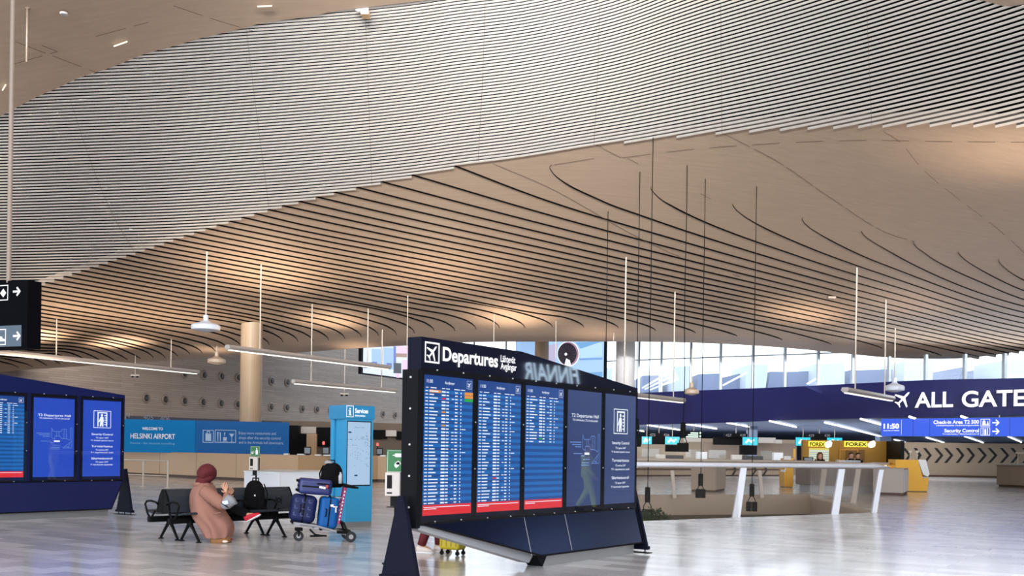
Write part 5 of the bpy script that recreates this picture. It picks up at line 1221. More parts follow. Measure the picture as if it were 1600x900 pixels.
# ---- traveller behind the board: red trousers, pale sneakers, yellow case
g1 = G(672, 863); J = standing(g1.x, g1.y, -.25, .1)
person('person', 'person in dark red trousers and pale sneakers seen only below the departures board', g1, J, [M_skin, M_blk, mat('wine_trousers', (96, 20, 28), .8), mat('pale_sneaker', (222, 208, 200), .6), M_white], short_hair(M_blk), fwd=(.97, -.25, 0))
g2 = G(707, 867); root = thing('suitcase', 'small yellow suitcase on wheels behind the departures board', 'suitcase', g2)
M_yel = mat('suitcase_yellow', (190, 170, 30), .4); mb = MB(); yr = -.5
mb.rbox((g2.x, g2.y, .36), (.34, .22, .56), .04, 4, rz=yr); mb.build('shell', M_yel, root, world=True)
Ry = Matrix.Rotation(yr, 3, 'Z'); mb = MB()
for a in (-.12, -.04, .04, .12): mb.box(g2+Ry @ Vector((a, -.112, 0))+Vector((0, 0, .36)), (.018, .008, .46), rz=yr)
mb.build('ribs', mat('yellow_rib', (160, 142, 22), .4), root, world=True)
mb = MB(); mb.box(g2+Ry @ Vector((-.172, 0, 0))+Vector((0, 0, .36)), (.012, .05, .58), rz=yr); mb.build('zip_band', M_bf, root, world=True)
for sx in (-1, 1):
    for sy in (-1, 1):
        mb = MB(); c = g2+Ry @ Vector((sx*.13, sy*.08, 0)); mb.lathe((c.x, c.y, .032), [(.018, -.012), (.032, -.01), (.032, .01), (.018, .012)], 12, axis='Y'); mb.box((c.x, c.y, .065), (.03, .03, .04)); mb.build('caster', M_bf, root, world=True)
# ---- worker walking on the right, whose mirror image shows in the board glass
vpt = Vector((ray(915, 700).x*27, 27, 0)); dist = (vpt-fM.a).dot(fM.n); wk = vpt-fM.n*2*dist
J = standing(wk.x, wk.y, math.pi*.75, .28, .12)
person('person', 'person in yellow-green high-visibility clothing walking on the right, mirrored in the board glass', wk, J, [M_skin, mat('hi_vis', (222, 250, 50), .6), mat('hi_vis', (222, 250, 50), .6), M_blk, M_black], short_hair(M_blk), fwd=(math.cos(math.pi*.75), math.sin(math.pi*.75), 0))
# airline sign on the right wall whose mirror image shows in the board header
va = P(905, 603, 35); vb = P(820, 592, 33)
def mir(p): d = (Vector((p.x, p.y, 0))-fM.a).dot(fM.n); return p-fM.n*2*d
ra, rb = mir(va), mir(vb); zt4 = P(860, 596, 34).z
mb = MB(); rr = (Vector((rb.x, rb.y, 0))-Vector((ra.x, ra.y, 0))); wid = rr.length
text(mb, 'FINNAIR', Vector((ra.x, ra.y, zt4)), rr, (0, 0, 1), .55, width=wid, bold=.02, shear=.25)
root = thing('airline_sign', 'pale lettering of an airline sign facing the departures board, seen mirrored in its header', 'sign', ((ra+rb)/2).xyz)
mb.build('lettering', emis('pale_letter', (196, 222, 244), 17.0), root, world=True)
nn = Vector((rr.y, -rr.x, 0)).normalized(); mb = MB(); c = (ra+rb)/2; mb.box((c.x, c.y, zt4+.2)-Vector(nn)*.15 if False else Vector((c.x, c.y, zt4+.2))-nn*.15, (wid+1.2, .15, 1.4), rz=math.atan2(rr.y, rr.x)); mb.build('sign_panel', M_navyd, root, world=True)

# ================================================================== DISPENSERS AND KIOSK
M_green = mat('safety_green', (14, 112, 52), .4)
def dispenser(label, x0, x1, yt, yb, D, dev, polex, rz, pict):
    a, b = P(x0, yt, D), P(x1, yb, D); c = (a+b)/2; root = thing('sanitizer_dispenser', label, 'dispenser', (c.x, c.y, 0))
    mb = MB(); mb.box(c, (b.x-a.x, .015, a.z-b.z)); sg = mb.build('sign_plate', M_green, root, world=True)
    mb = MB(); A = lambda u, z, o: Vector((u, c.y-.008-o, z)); frame_rect(mb, A, a.x+.012, b.z+.012, b.x-.012, a.z-.012, .004, .002)
    w = b.x-a.x; h = a.z-b.z; Z = lambda u, v: A(a.x+w*u, b.z+h*v, .004)
    pts = [(.45, .68), (.8, .68), (.8, .84), (.45, .84), (.42, .79), (.3, .77), (.3, .75), (.42, .73)]
    if pict == 2: pts = [(.55, .2), (.8, .2), (.8, .6), (.72, .66), (.72, .8), (.6, .84), (.6, .78), (.64, .66), (.55, .6)]
    mb.add([Z(*p) for p in pts], [tuple(range(len(pts)))])
    hx, hy = (.5, .2) if pict == 1 else (.2, .22)
    mb.add([Z(hx+u, hy+v) for u, v in ((0, 0), (.14, .1), (.2, .22), (.04, .3), (-.08, .2), (-.1, .1))], [tuple(range(6))])
    for k, ang in enumerate((.2, .6, 1.0, 1.35, 2.3)):
        p = Vector((hx+.05, hy+.17)); d = Vector((math.cos(ang), math.sin(ang)*.8))*(.2 if k < 4 else .15); nv_ = Vector((-d.y, d.x)).normalized()*.022
        e = p+d; mb.add([Z(p.x-nv_.x, p.y-nv_.y), Z(e.x-nv_.x, e.y-nv_.y), Z(e.x+nv_.x, e.y+nv_.y), Z(p.x+nv_.x, p.y+nv_.y)], [(0, 1, 2, 3)])
    mb.build('pictogram', M_white, sg, world=True)
    x0_, x1_, y0_, y1_ = dev; a2, b2 = P(x0_, y0_, D), P(x1_, y1_, D); c2 = (a2+b2)/2
    mb = MB(); mb.rbox(c2, (b2.x-a2.x, .12, a2.z-b2.z), .015, 3); dv = mb.build('dispenser_body', mat('dispenser_white', (216, 206, 200), .35), root, world=True)
    mb = MB(); w = b2.x-a2.x; h = a2.z-b2.z; mb.box((a2.x+w*.3, c2.y-.061, b2.z+h*.6), (w*.32, .006, h*.55)); mb.box((a2.x+w*.3, c2.y-.061, b2.z+h*.14), (w*.34, .006, h*.06)); mb.build('window', M_black, dv, world=True)
    mb = MB(); mb.rbox(c2+Vector((w*.12, .08, -.01)), (w*1.0, .05, h*.98), .02, 3); mb.box((c2.x+w*.05, c2.y+.04, b2.z-.06), (.09, .05, .14)); mb.build('back_plate', M_black, root, world=True)
    p = P(polex, y1_, D); mb = MB(); mb.tube([(p.x, p.y+.05, .01), (p.x, p.y+.05, c.z)], .022, 10); mb.box((p.x-.04, p.y, b2.z-.14), (.14, .1, .012)); mb.build('pole', M_black, root, world=True)
    mb = MB(); mb.lathe((p.x, p.y+.05, 0), [(.17, 0), (.17, .012), (.02, .025)], 20); mb.build('base_plate', M_black, root, world=True)
dispenser('hand sanitizer dispenser with green sign left of the departures board', 604.5, 634, 702.5, 739, 13.7, (602.5, 626, 737.5, 775.5), 618, 0, 1)
dispenser('farther hand sanitizer dispenser with green sign by the white reception desk', 391.5, 406, 697, 713.6, 29.3, (390, 403, 714, 735), 399.5, 0, 2)
M_kblue = mat('kiosk_blue', (52, 152, 200), .35); M_kbl2 = mat('kiosk_blue_head', (40, 132, 180), .35)
fK = Face(G(540, 825), G(582.5, 823)); uk1 = fK.uz(582.5, 700)[0]; ztK = (fK.uz(540, 632.5)[1]+fK.uz(582, 635)[1])/2; dk = .55
root = thing('services_kiosk', 'tall bright blue information kiosk with a map screen', 'kiosk', fK.at(uk1/2, 0, -.25))
zbK = fK.uz(540, 816)[1]; zh = fK.uz(560, 655)[1]
def kbox(mb, u0, u1, z0, z1, f0, f1): mb.hexa([fK.at(u0, z0, f0), fK.at(u1, z0, f0), fK.at(u1, z0, f1), fK.at(u0, z0, f1), fK.at(u0, z1, f0), fK.at(u1, z1, f0), fK.at(u1, z1, f1), fK.at(u0, z1, f1)])
mb = MB(); kbox(mb, 0, uk1, zbK, zh, 0, -.12); kbox(mb, 0.03, uk1-.03, zbK, zh, -.14, -dk+.14); kbox(mb, 0, uk1, zbK, zh, -dk+.12, -dk); bdy = mb.build('body', M_kblue, root, world=True)
mb = MB(); kbox(mb, -.03, uk1+.02, zh, ztK, .02, -dk-.02); hdr = mb.build('header', M_kbl2, root, world=True)
mb = MB(); kbox(mb, 0.02, uk1-.0, 0, zbK, -.01, -dk+.02); mb.build('plinth', M_plinth, root, world=True)
u_a, z_a = fK.uz(541, 758.5); u_b, z_b = fK.uz(579.3, 659.5)
mb = MB(); mb.quad(fK.at(u_a, z_a, .006), fK.at(u_b, z_a, .006), fK.at(u_b, z_b, .006), fK.at(u_a, z_b, .006)); sb = mb.build('screen', E_tint, root, world=True)
mb = MB(); frame_rect(mb, fK.at, u_a-.01, z_a-.01, u_b+.01, z_b+.01, .018, .01)
mb.build('screen_frame', M_edge, root, world=True)
mb = MB(); rnd = random.Random(5); w = u_b-u_a; h = z_b-z_a
text(mb, 'Airport Map', fK.at(u_a+w*.3, z_a+h*.9, .01), fK.d, (0, 0, 1), .02, width=w*.42, mi=0)
for i in range(70):
    x, y = rnd.choice([(rnd.gauss(.45, .2), rnd.gauss(.45, .08)), (rnd.gauss(.7, .13), rnd.gauss(.75, .03)), (rnd.gauss(.25, .1), rnd.choice([.72, .63])), (rnd.gauss(.85, .05), rnd.uniform(.3, .8))]); x = min(.97, max(.03, x))
    c = fK.at(u_a+w*x, z_a+h*y, .009); s = .006; mb.quad(c-fK.d*s-up*s, c+fK.d*s-up*s, c+fK.d*s+up*s, c-fK.d*s+up*s, 0)
for x, y in ((.1, .83), (.38, .155)):
    c = fK.at(u_a+w*x, z_a+h*y, .009); mb.quad(c-fK.d*.03-up*.014, c+fK.d*.04-up*.014, c+fK.d*.04+up*.014, c-fK.d*.03+up*.014, 1)
mb.build('map_marks', [mat('map_grey', (86, 104, 130), .5), mat('map_navy', (26, 46, 110), .5)], sb, world=True)
mb = MB(); a = fK.uz(540, 651.5); b = fK.uz(551.5, 634); o_ = .026
frame_rect(mb, lambda u, z, o: fK.at(u, z, o), a[0], a[1], b[0], b[1], .012, o_)
cm = (a[0]+b[0])/2; zm = (a[1]+b[1])/2; hh = b[1]-a[1]
for (x0_, x1_, z0_, z1_) in ((-.018, .018, -.33, .08), (-.035, .018, .05, .10), (-.035, .035, -.35, -.30), (-.018, .018, .17, .29)): mb.quad(fK.at(cm+x0_, zm+z0_*hh, o_), fK.at(cm+x1_, zm+z0_*hh, o_), fK.at(cm+x1_, zm+z1_*hh, o_), fK.at(cm+x0_, zm+z1_*hh, o_))
c = fK.uz(553.5, 645); text(mb, 'Services', fK.at(c[0], c[1], .024), fK.d, up, .085, width=fK.uz(574, 645)[0]-c[0], bold=.03)
c = fK.uz(553.5, 650.5); text(mb, 'Information', fK.at(c[0], c[1], .024), fK.d, up, .035, width=fK.uz(569.5, 645)[0]-c[0], bold=.03)
mb.build('header_lettering', E_sign, hdr, world=True)
# ================================================================== LEFT BACKGROUND
M_maple = mat('maple_panel', (190, 158, 122), .45, noise=.03, scale=1.2); M_kick = mat('kick_brown', (84, 60, 44), .6)
def wallpath(name, label, cat, pts, z0, z1, thick, m, kick=True, seams=1.6):
    """continuous counter front following plan points"""
    root = thing(name, label, cat, pts[len(pts)//2]); mb = MB(); kb = MB(); jb = MB()
    for i in range(len(pts)-1):
        a, b = pts[i], pts[i+1]; d = (b-a).normalized(); n = Vector((-d.y, d.x, 0));
        if n.y < 0: n = -n
        mb.prism([Vector((*a.xy, z0)), Vector((*b.xy, z0)), Vector((*b.xy, z1)), Vector((*a.xy, z1))], n*thick)
        kb.prism([Vector((*a.xy, .0))+n*.06, Vector((*b.xy, .0))+n*.06, Vector((*b.xy, z0))+n*.06, Vector((*a.xy, z0))+n*.06], n*(thick-.1))
        L = (b-a).length; k = seams
        while k < L: p = a+d*k; jb.prism([p-d*.008-n*.004+Vector((0, 0, z0)), p+d*.008-n*.004+Vector((0, 0, z0)), p+d*.008-n*.004+Vector((0, 0, z1)), p-d*.008-n*.004+Vector((0, 0, z1))], n*.01); k += seams
    o = mb.build('front_panel', m, root, world=True); kb.build('kickboard', M_kick, root, world=True)
    if jb.v: jb.build('panel_seams', M_joint, o, world=True)
    return root
cp = [G(60, 734), G(197, 741.5), G(380, 751.2), G(465, 754.5), G(590, 753), G(700, 754)]
wallpath('check_in_counter', 'long pale wood check-in counter along the left background', 'counter', cp, .12, 1.17, .7, M_maple, seams=3.2)
# banner
fB = Face(P(195, 653.8, 49.6), P(452, 661, 51.2))
def Bz(x, t): return fB.uz(x, t)[1]
uA, uM, uZ = fB.uz(60, 650)[0], fB.uz(305.5, 656)[0], fB.uz(452, 660)[0]
zt5 = (Bz(195, 653.8)+Bz(452, 661))/2; zb5 = (Bz(195, 705.6)+Bz(452, 710.8))/2
root = thing('welcome_banner', 'long blue welcome banner standing on the left check-in counter', 'banner', fB.at((uA+uZ)/2, zb5))
mb = MB(); mb.prism([fB.at(uA, zb5), fB.at(uM, zb5), fB.at(uM, zt5), fB.at(uA, zt5)], -fB.n*.15); b1 = mb.build('welcome_panel', mat('banner_cyan', (0, 122, 188), .6, spec=.15), root, world=True)
mb = MB(); mb.prism([fB.at(uM+.01, zb5), fB.at(uZ, zb5), fB.at(uZ, zt5), fB.at(uM+.01, zt5)], -fB.n*.15); b2 = mb.build('shops_panel', mat('banner_blue', (30, 98, 166), .6, spec=.15), root, world=True)
def bt(mb, s, x0, x1, y, hpx, bold=.02, mi=0, face=fB, depth=.02):
    a = face.uz(x0, y); b = face.uz(x1, y); h = face.uz(x0, y-hpx)[1]-a[1]; text(mb, s, face.at(a[0], a[1], depth), face.d, up, h, width=b[0]-a[0], bold=bold, mi=mi)
mb = MB(); bt(mb, 'WELCOME TO', 222, 254.5, 671.5, 4.3, .03); bt(mb, 'HELSINKI AIRPORT', 204, 273.5, 684.8, 8.2, .015); bt(mb, 'Finavia - for smooth travelling', 204, 273, 693.5, 3.2, 0, 1)
mb.build('banner_lettering', [mat('banner_white', (236, 240, 246), .5), mat('banner_pale', (130, 190, 228), .5)], b1, world=True)
mb = MB(); bt(mb, 'Enjoy more restaurants and', 373, 431, 678.5, 4.6, 0); bt(mb, 'shops after the security control', 373, 438.5, 685.8, 4.6, 0); bt(mb, 'and in the Arrivals hall downstairs.', 373, 443, 693.2, 4.6, 0)
for x0_, x1_ in ((316.6, 334), (335.5, 369)):
    a = fB.uz(x0_, 691.5); b = fB.uz(x1_, 672); frame_rect(mb, fB.at, a[0], a[1], b[0], b[1], .03, .02)
def poly(pts, face=fB, o=.02): mb.add([face.px(x, y, o) for x, y in pts], [tuple(range(len(pts)))])
poly([(321, 688.5), (330, 689), (330, 677.5), (321, 677)]); poly([(323, 677), (324, 677), (324.5, 674.5), (327, 674.6), (327.5, 677), (328.5, 677), (328, 673.5), (323.5, 673.4)])
poly([(339.5, 675), (341.5, 675), (341, 689.5), (340, 689.5)]); poly([(343.5, 675), (345, 675.5), (345, 689.8), (343.8, 689.8)])
poly([(348.5, 683), (354.5, 683), (354, 688.5), (349, 688.5)]); poly([(347.5, 689.3), (356, 689.5), (356, 690.2), (347.5, 690)]); poly([(350.5, 675.5), (352, 675.5), (351.5, 681), (350.5, 681)])
poly([(358, 677.5), (366, 677.8), (362.5, 683), (362.5, 689), (365, 690), (359.5, 690), (361.7, 689), (361.7, 683)])
mb.build('banner_pictograms', mat('banner_light', (168, 196, 226), .5), b2, world=True)
# desks behind the counter: hanging black boxes, pale panels, monitors, small lamps
def qbox(name, label, cat, x0, y0, x1, y1, D, depth, m, group=None, r=.01, parent=None, kind=None, hang=None, base=None):
    a, b = P(x0, y0, D), P(x1, y1, D); mb = MB()
    if hang: c = (a+b)/2; mb.tube([Vector((c.x, D+depth/2, a.z-.05)), Vector((c.x, D+depth/2, hang))], .03, 6)
    if base is not None: b.z = base
    if 1: mb.rbox((a+b)/2+Vector((0, depth/2, 0)), (abs(b.x-a.x), depth, abs(a.z-b.z)), min(r, abs(a.z-b.z)*.2, depth*.3), 2)
    if parent: return mb.build(name, m, parent, world=True)
    o = mb.build(name, m); return tag(o, label, cat, group, kind)
M_dboard = mat('matt_black', (10, 10, 13), .7, spec=.15); M_pale = mat('pale_panel', (206, 200, 192), .5)
qbox('display_housing', 'black box drawn for the dark gap just right of the blue banner', 'display housing', 452, 664.5, 465, 708, 59.2, 1.2, M_dboard, base=.0)  # solid black box fills what is only a dark gap
qbox('wall_panel', 'pale panel above the check-in desks just right of the blue banner', 'panel', 464, 666.5, 494, 677.5, 60, .9, M_pale)
qbox('display_housing', 'large black overhead housing left of the services kiosk', 'display housing', 494, 667.5, 526, 698, 59.8, 1.6, M_dboard)
qbox('cabinet', 'beige recess panel behind the desks left of the kiosk', 'panel', 479, 677.5, 494, 700, 56, .3, M_maple, base=0)
qbox('door_leaf', 'dark narrow doorway panel behind the desks right of the blue banner', 'panel', 466, 677.5, 478.5, 708, 57, .2, M_dboard, base=0)
qbox('display_housing', 'black overhead housing just right of the services kiosk', 'display housing', 580, 671.5, 601.5, 685.5, 61.2, 1.6, M_dboard)
qbox('wall_panel', 'pale panel above the desks right of the services kiosk', 'panel', 601.5, 672, 619, 682, 61.5, 1.6, M_pale)
qbox('display_housing', 'black overhead housing behind the left edge of the departures board', 'display housing', 619, 674, 640, 687, 61.8, 1.8, M_dboard)
mb = MB(); a, b = P(440, 676, 60), P(720, 716, 60); mb.prism([Vector((a.x, 60, 0)), Vector((b.x, 64, 0)), Vector((b.x, 64, 3)), Vector((a.x, 60, 3))], (0, .2, 0)); struct(mb, 'wall_left', mat('taupe_back_wall', (120, 104, 90), .6))
def monitor(label, x0, y0, x1, y1, D, lamp, base=None):
    root = thing('desk_monitor', label, 'monitor', P((x0+x1)/2, y1, D)); a, b = P(x0, y0, D), P(x1, y1, D); b.z = base if base else b.z; c = (a+b)/2; w, h = b.x-a.x, a.z-b.z
    mb = MB(); mb.rbox(c, (w, .06, h*.86), .01); mb.box((c.x, c.y+.02, b.z+h*.03), (w*.5, .14, h*.1)); mb.box((c.x, c.y+.03, b.z+h*.1), (.05, .04, h*.2)); mb.build('housing', M_black, root, world=True)
    mb = MB(); mb.box((c.x, c.y-.035, c.z), (w*.8, .01, h*.62)); mb.build('display_panel', emis('dim_grey_display', (110, 122, 130), .6), root, world=True)
    if lamp:
        mb = MB(); mb.lathe((a.x+w*.15, c.y, a.z-.03), [(.025, 0), (.025, .1)], 8); mb.lathe((a.x+w*.15, c.y, a.z+.07), [(.05, 0), (.055, .1), (.03, .14)], 10, mi=1); mb.build('signal_lamp', [M_black, emis('signal_red', (255, 90, 80), 2.0)], root, world=True)
monitor('desk monitor with a small red lamp left of the services kiosk, farther from the banner', 504, 697, 514.5, 709, 46.5, True, 1.17)
monitor('desk monitor with a red lamp touching the left side of the services kiosk', 517, 698, 526, 710, 46.5, True, 1.17)
monitor('desk monitor with a red lamp right of the services kiosk', 588.5, 699, 598, 710.5, 49, True, 1.17)
monitor('desk monitor beside the blue banner end, with papers', 475, 697, 486, 708, 45, False, 1.17)
for lab, x0, x1, y in (('white shelf ledge on the counter under the right end of the blue banner', 443, 450.5, 710.5), ('white ledge on the wood counter, second from the banner', 464, 478, 711), ('white ledge on the wood counter, between the two middle monitors', 492, 501, 712), ('white ledge on the wood counter next to the kiosk', 505, 519, 712.3), ('white ledge on the counter right of the kiosk', 594, 602, 713)):
    qbox('counter_ledge', lab, 'ledge', x0, y-2, x1, y+.2, 45, .3, M_white, 'white ledges on the left counter')
# barrier rail
root = thing('barrier_rail', 'low steel barrier rail in front of the wood counter at left', 'barrier', G(235, 762))
a, b = G(150, 757), G(262, 762); dz = Vector((0, 0, 1)); hR = .95
for x, y in ((150, 757), (223.5, 760.5), (262, 762.5)):
    p = G(x, y); mb = MB(); mb.tube([p, p+dz*hR], .035, 8); mb.lathe(p, [(.1, 0), (.1, .015)], 12); mb.build('post', M_railb, root, world=True)
mb = MB(); mb.tube([G(150, 757)+dz*hR, G(262, 762.5)+dz*hR], .03, 8); mb.tube([G(150, 757)+dz*.42, G(262, 762.5)+dz*.42], .022, 8); mb.build('rail', M_railb, root, world=True)
# white reception desk
d1_, c1_, e1_ = G(381, 779), G(437, 783), G(514, 780)
root = thing('reception_desk', 'plain white angular reception desk behind the benches', 'desk', c1_)
zd = .77
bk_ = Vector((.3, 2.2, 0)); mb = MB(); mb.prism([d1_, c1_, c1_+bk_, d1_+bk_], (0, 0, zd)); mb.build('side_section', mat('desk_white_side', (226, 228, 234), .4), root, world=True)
mb = MB(); mb.prism([c1_+Vector((.01, 0, 0)), e1_, e1_+bk_, c1_+bk_+Vector((.01, 0, 0))], (0, 0, zd)); mb.build('front_section', mat('desk_white', (236, 240, 246), .35), root, world=True)
mb = MB(); mb.prism([d1_+Vector((-.02, -.02, zd)), c1_+Vector((0, -.03, zd)), e1_+Vector((.03, -.02, zd)), e1_+bk_+Vector((0, 0, zd)), d1_+bk_+Vector((0, 0, zd))], (0, 0, .03)); mb.build('desktop', M_white, root, world=True)
# nozzles on the wall
def nozzle(x, y, lab, D=None):
    q_ = Wl.px(x, y, 0.0); root = thing('wall_nozzle', lab, 'air nozzle', q_, math.atan2(Wl.d.y, Wl.d.x), 'round air nozzles on the left wall')
    return root, q_
low = [(228, 622), (258, 624.3), (288, 626.5), (316.8, 628.4), (345, 630.3), (371, 632), (423, 635.7), (447.5, 637), (472, 638.5), (494.7, 639.6), (516.5, 641.5), (598, 646.8), (617, 648.3)]
high = [(288, 583.8), (318.5, 586), (346, 588), (372, 590), (424, 595.4), (448.6, 597.3)]
first = None; q0 = None
ordn = ['first', 'second', 'third', 'fourth', 'fifth', 'sixth', 'seventh', 'eighth', 'ninth', 'tenth', 'eleventh']
for row, lst in (('low', low), ('high', high)):
    for i, (x, y) in enumerate(lst):
        pos = Wl.px(x, y)
        if row == 'low': lab = ('%s round air nozzle from the left in the lower row on the wall' % ordn[i]) if i < 11 else ('round air nozzle right of the services kiosk, %s of the two' % ('left' if i == 11 else 'right'))
        else: lab = ('%s round air nozzle from the left in the upper row on the wall' % ordn[i])
        if first is None:
            root = thing('wall_nozzle', lab, 'air nozzle', pos, math.atan2(Wl.d.y, Wl.d.x), 'round air nozzles on the left wall')
            mb = MB(); mb.lathe((0, 0, 0), [(.36, .0), (.40, -.05), (.34, -.10), (.26, -.10), (.22, -.0)], 24, axis='Y'); mb.build('rim', mat('nozzle_rim', (96, 82, 72), .5), root)
            mb = MB(); mb.lathe((.03, 0, .0), [(.20, -.03), (.215, -.06), (.1, -.12)], 20, axis='Y'); mb.build('jet_core', mat('nozzle_core', (22, 16, 14), .5), root); first = root
        else:
            c = copy_tree(first); c.location = pos; c['label'] = lab
# LED wall at left of board
fD = Face(P(563, 545, 84), P(700, 560, 97))
def ledwall(name, label, face, x0, yb0, x1, yb1, ztop, art, m, lip=.05):
    u0, z0 = face.uz(x0, yb0); u1, z1 = face.uz(x1, yb1); root = thing(name, label, 'video screen', face.at((u0+u1)/2, min(z0, z1)))
    mb = MB(); mb.prism([face.at(u0-lip, z0), face.at(u1, z1), face.at(u1, ztop), face.at(u0-lip, ztop)], -face.n*.25); mb.build('screen_cabinet', M_edge, root, world=True)
    mb = MB(); mb.quad(face.at(u0, z0+.1, .03), face.at(u1-.02, z1+.1, .03), face.at(u1-.02, ztop-.1, .03), face.at(u0, ztop-.1, .03)); s = mb.build('screen', m, root, world=True)
    return root, s
r_, s_ = ledwall('video_wall', 'bright blue and pink video wall high behind the left end of the departures board', fD, 566.5, 584.5, 690, 600, 12.4, None, emis('led_pale', (214, 224, 248), 1.1), .25)
mb = MB(); art = [((580, 575), (596, 545), 0), ((598.5, 577), (614, 543), 0), ((604, 545), (613, 572), 0), ((614, 572), (618, 541), 1), ((618, 558), (635, 552), 4), ((614, 583), (626, 567), 2), ((567, 575), (588, 566), 2), ((618, 590), (623, 583), 3), ((620, 552), (650, 541), 3), ((628, 592), (655, 562), 3), ((660, 598), (690, 562), 1), ((581, 570), (588, 565), 1), ((603, 574), (611, 567), 1)]
for i, ((xa, ya), (xb, yb__), mi) in enumerate(art):
    x0_, x1_ = min(xa, xb), max(xa, xb); yt__, yb3 = min(ya, yb__), max(ya, yb__); o_ = .05+.002*i
    mb.add([fD.px(x0_, yb3, o_), fD.px(x1_, yb3+.5, o_), fD.px(x1_, yt__+.5, o_), fD.px(x0_, yt__, o_)], [(0, 1, 2, 3)], mi)
mb.build('screen_picture', [emis('led_blue', (160, 196, 244), 1.0), emis('led_indigo', (96, 112, 200), .9), emis('led_dark', (30, 34, 50), .6), emis('led_pink', (246, 196, 236), 1.1), emis('led_tan', (176, 134, 110), .9)], s_, world=True)
fE = Face(P(855, 560, 74), P(943.5, 560, 69.5))
r_, s_ = ledwall('video_wall', 'video wall showing a jet engine above the departures board', fE, 855.5, 612, 943.5, 612, 9.6, None, emis('led_sky', (170, 208, 246), 1.1))
mb = MB(); c = fE.px(886, 553, .06)
def ell(cx, cy, rx, ry, mi, o_, n=28):
    mb.add([fE.px(cx+rx*math.cos(2*math.pi*i/n), cy+ry*math.sin(2*math.pi*i/n), o_) for i in range(n)], [tuple(range(n))], mi)
mb.add([fE.px(x, y, .045) for x, y in ((906, 538), (942, 536), (942, 556), (908, 560))], [(0, 1, 2, 3)], 6)
mb.add([fE.px(x, y, .046) for x, y in ((906, 560), (942, 559), (942, 562), (906, 563))], [(0, 1, 2, 3)], 2)
mb.add([fE.px(x, y, .046) for x, y in ((906, 583), (942, 581), (942, 592), (906, 594))], [(0, 1, 2, 3)], 7)
mb.add([fE.px(x, y, .045) for x, y in ((856, 540), (872, 536), (868, 572), (858, 576))], [(0, 1, 2, 3)], 5)
mb.add([fE.px(x, y, .047) for x, y in ((900, 535), (925, 534), (940, 534), (908, 545))], [(0, 1, 2, 3)], 7)
ell(889, 553, 17.5, 20, 0, .06); ell(889, 553, 16, 18.5, 3, .065); ell(887.5, 553, 14.8, 17, 1, .07)
for i in range(18):
    a = 2*math.pi*i/18; mb.add([fE.px(887+r*math.cos(a+da), 553+r*1.12*math.sin(a+da), .075) for r, da in ((4, 0), (13.5, .0), (13.5, .09), (4, .1))], [(0, 1, 2, 3)], 4)
ell(885.5, 553.5, 2.2, 2.4, 0, .08); mb.add([fE.px(x, y, .085) for x, y in ((883, 572), (886, 560), (892, 563), (894, 573))], [(0, 1, 2, 3)], 0)
mb.build('screen_picture', [emis('art_white', (240, 244, 252), 1.1), emis('art_dark', (44, 38, 52), .7), emis('art_blue', (120, 170, 230), 1.0), emis('art_rose', (180, 140, 170), .9), emis('art_blade', (84, 76, 96), .7), emis('art_lilac', (196, 190, 224), 1.0), emis('art_pale', (186, 222, 246), 1.1), emis('art_azure', (120, 178, 232), 1.0)], s_, world=True)
fD2 = Face(P(806, 560, 78), P(838, 560, 77)); ledwall('video_wall', 'narrow blue video wall left of the beige column above the board', fD2, 806, 575, 836, 577, 10.2, None, emis('led_azure', (140, 186, 236), 1.0))

# ================================================================== RIGHT BACKGROUND
M_sil = mat('letter_white_face', (240, 242, 248), .4)
# letters on the band: on the local tangent of the ribbon
fR = Face(P(1395, 625, ribD(1395)-.7), P(1606, 625, ribD(1606)-.7))
root = thing('gate_sign', 'large illuminated ALL GATES lettering with aircraft symbol on the navy band', 'sign', fR.px(1500, 636, .1))
E_let = emis('letter_glow', (255, 255, 255), 1.25)
def lt(mb, s, x0, x1, yb0, hpx, face, bold, mi=0, depth=.06):
    a = face.uz(x0, yb0); b = face.uz(x1, yb0-.8); h = face.uz(x0, yb0-hpx)[1]-a[1]; text(mb, s, face.at(a[0], a[1], depth), face.d, up, h, width=b[0]-a[0], bold=bold, mi=mi)
mb = MB(); lt(mb, 'ALL', 1430, 1490, 636.5, 24, fR, .022); lt(mb, 'GATES', 1503.5, 1622, 635.5, 25, fR, .022)
mb.build('lettering', E_let, root, world=True)
mb = MB(); plane_icon(mb, fR.px(1412, 623, .05), fR.d, up, 1.0, off=.02); mb.build('aircraft_symbol', E_let, root, world=True)
# overhead blue display
fO = Face(G(1377, 655, 3.4)*1.0, G(1600, 650.5, 3.4)) if False else Face(P(1377, 668, 54.5), P(1600, 666, 49.5))
uo0, uo1 = fO.uz(1377, 668)[0], fO.uz(1720, 668)[0]; zo0 = (fO.uz(1377, 682)[1]+fO.uz(1600, 681.5)[1])/2; zo1 = (fO.uz(1377, 654)[1]+fO.uz(1600, 652.5)[1])/2
root = thing('overhead_display', 'long bright blue overhead display with check-in and security directions', 'information display', fO.at((uo0+uo1)/2, zo0))
mb = MB(); mb.prism([fO.at(uo0, zo0), fO.at(uo1, zo0), fO.at(uo1, zo1), fO.at(uo0, zo1)], -fO.n*.25); hs = mb.build('housing', M_navyd, root, world=True)
mb = MB(); mb.quad(fO.at(uo0, zo0, .02), fO.at(uo1, zo0, .02), fO.at(uo1, zo1, .02), fO.at(uo0, zo1, .02)); sb = mb.build('screen', emis('display_royal', (30, 86, 232), 1.0), root, world=True)
mb = MB(); up = Vector((0, 0, 1))
def ot(s, x0, x1, y, hp, b=.02): 
    a = fO.uz(x0, y); bb_ = fO.uz(x1, y-.3); h = fO.uz(x0, y-hp)[1]-a[1]; text(mb, s, fO.at(a[0], a[1], .035), fO.d, up, h, width=bb_[0]-a[0], bold=b)
ot('11:50', 1381, 1405.5, 669.5, 7.5, .05); ot('Local time in Helsinki', 1381, 1405.5, 673.5, 1.8, .02)
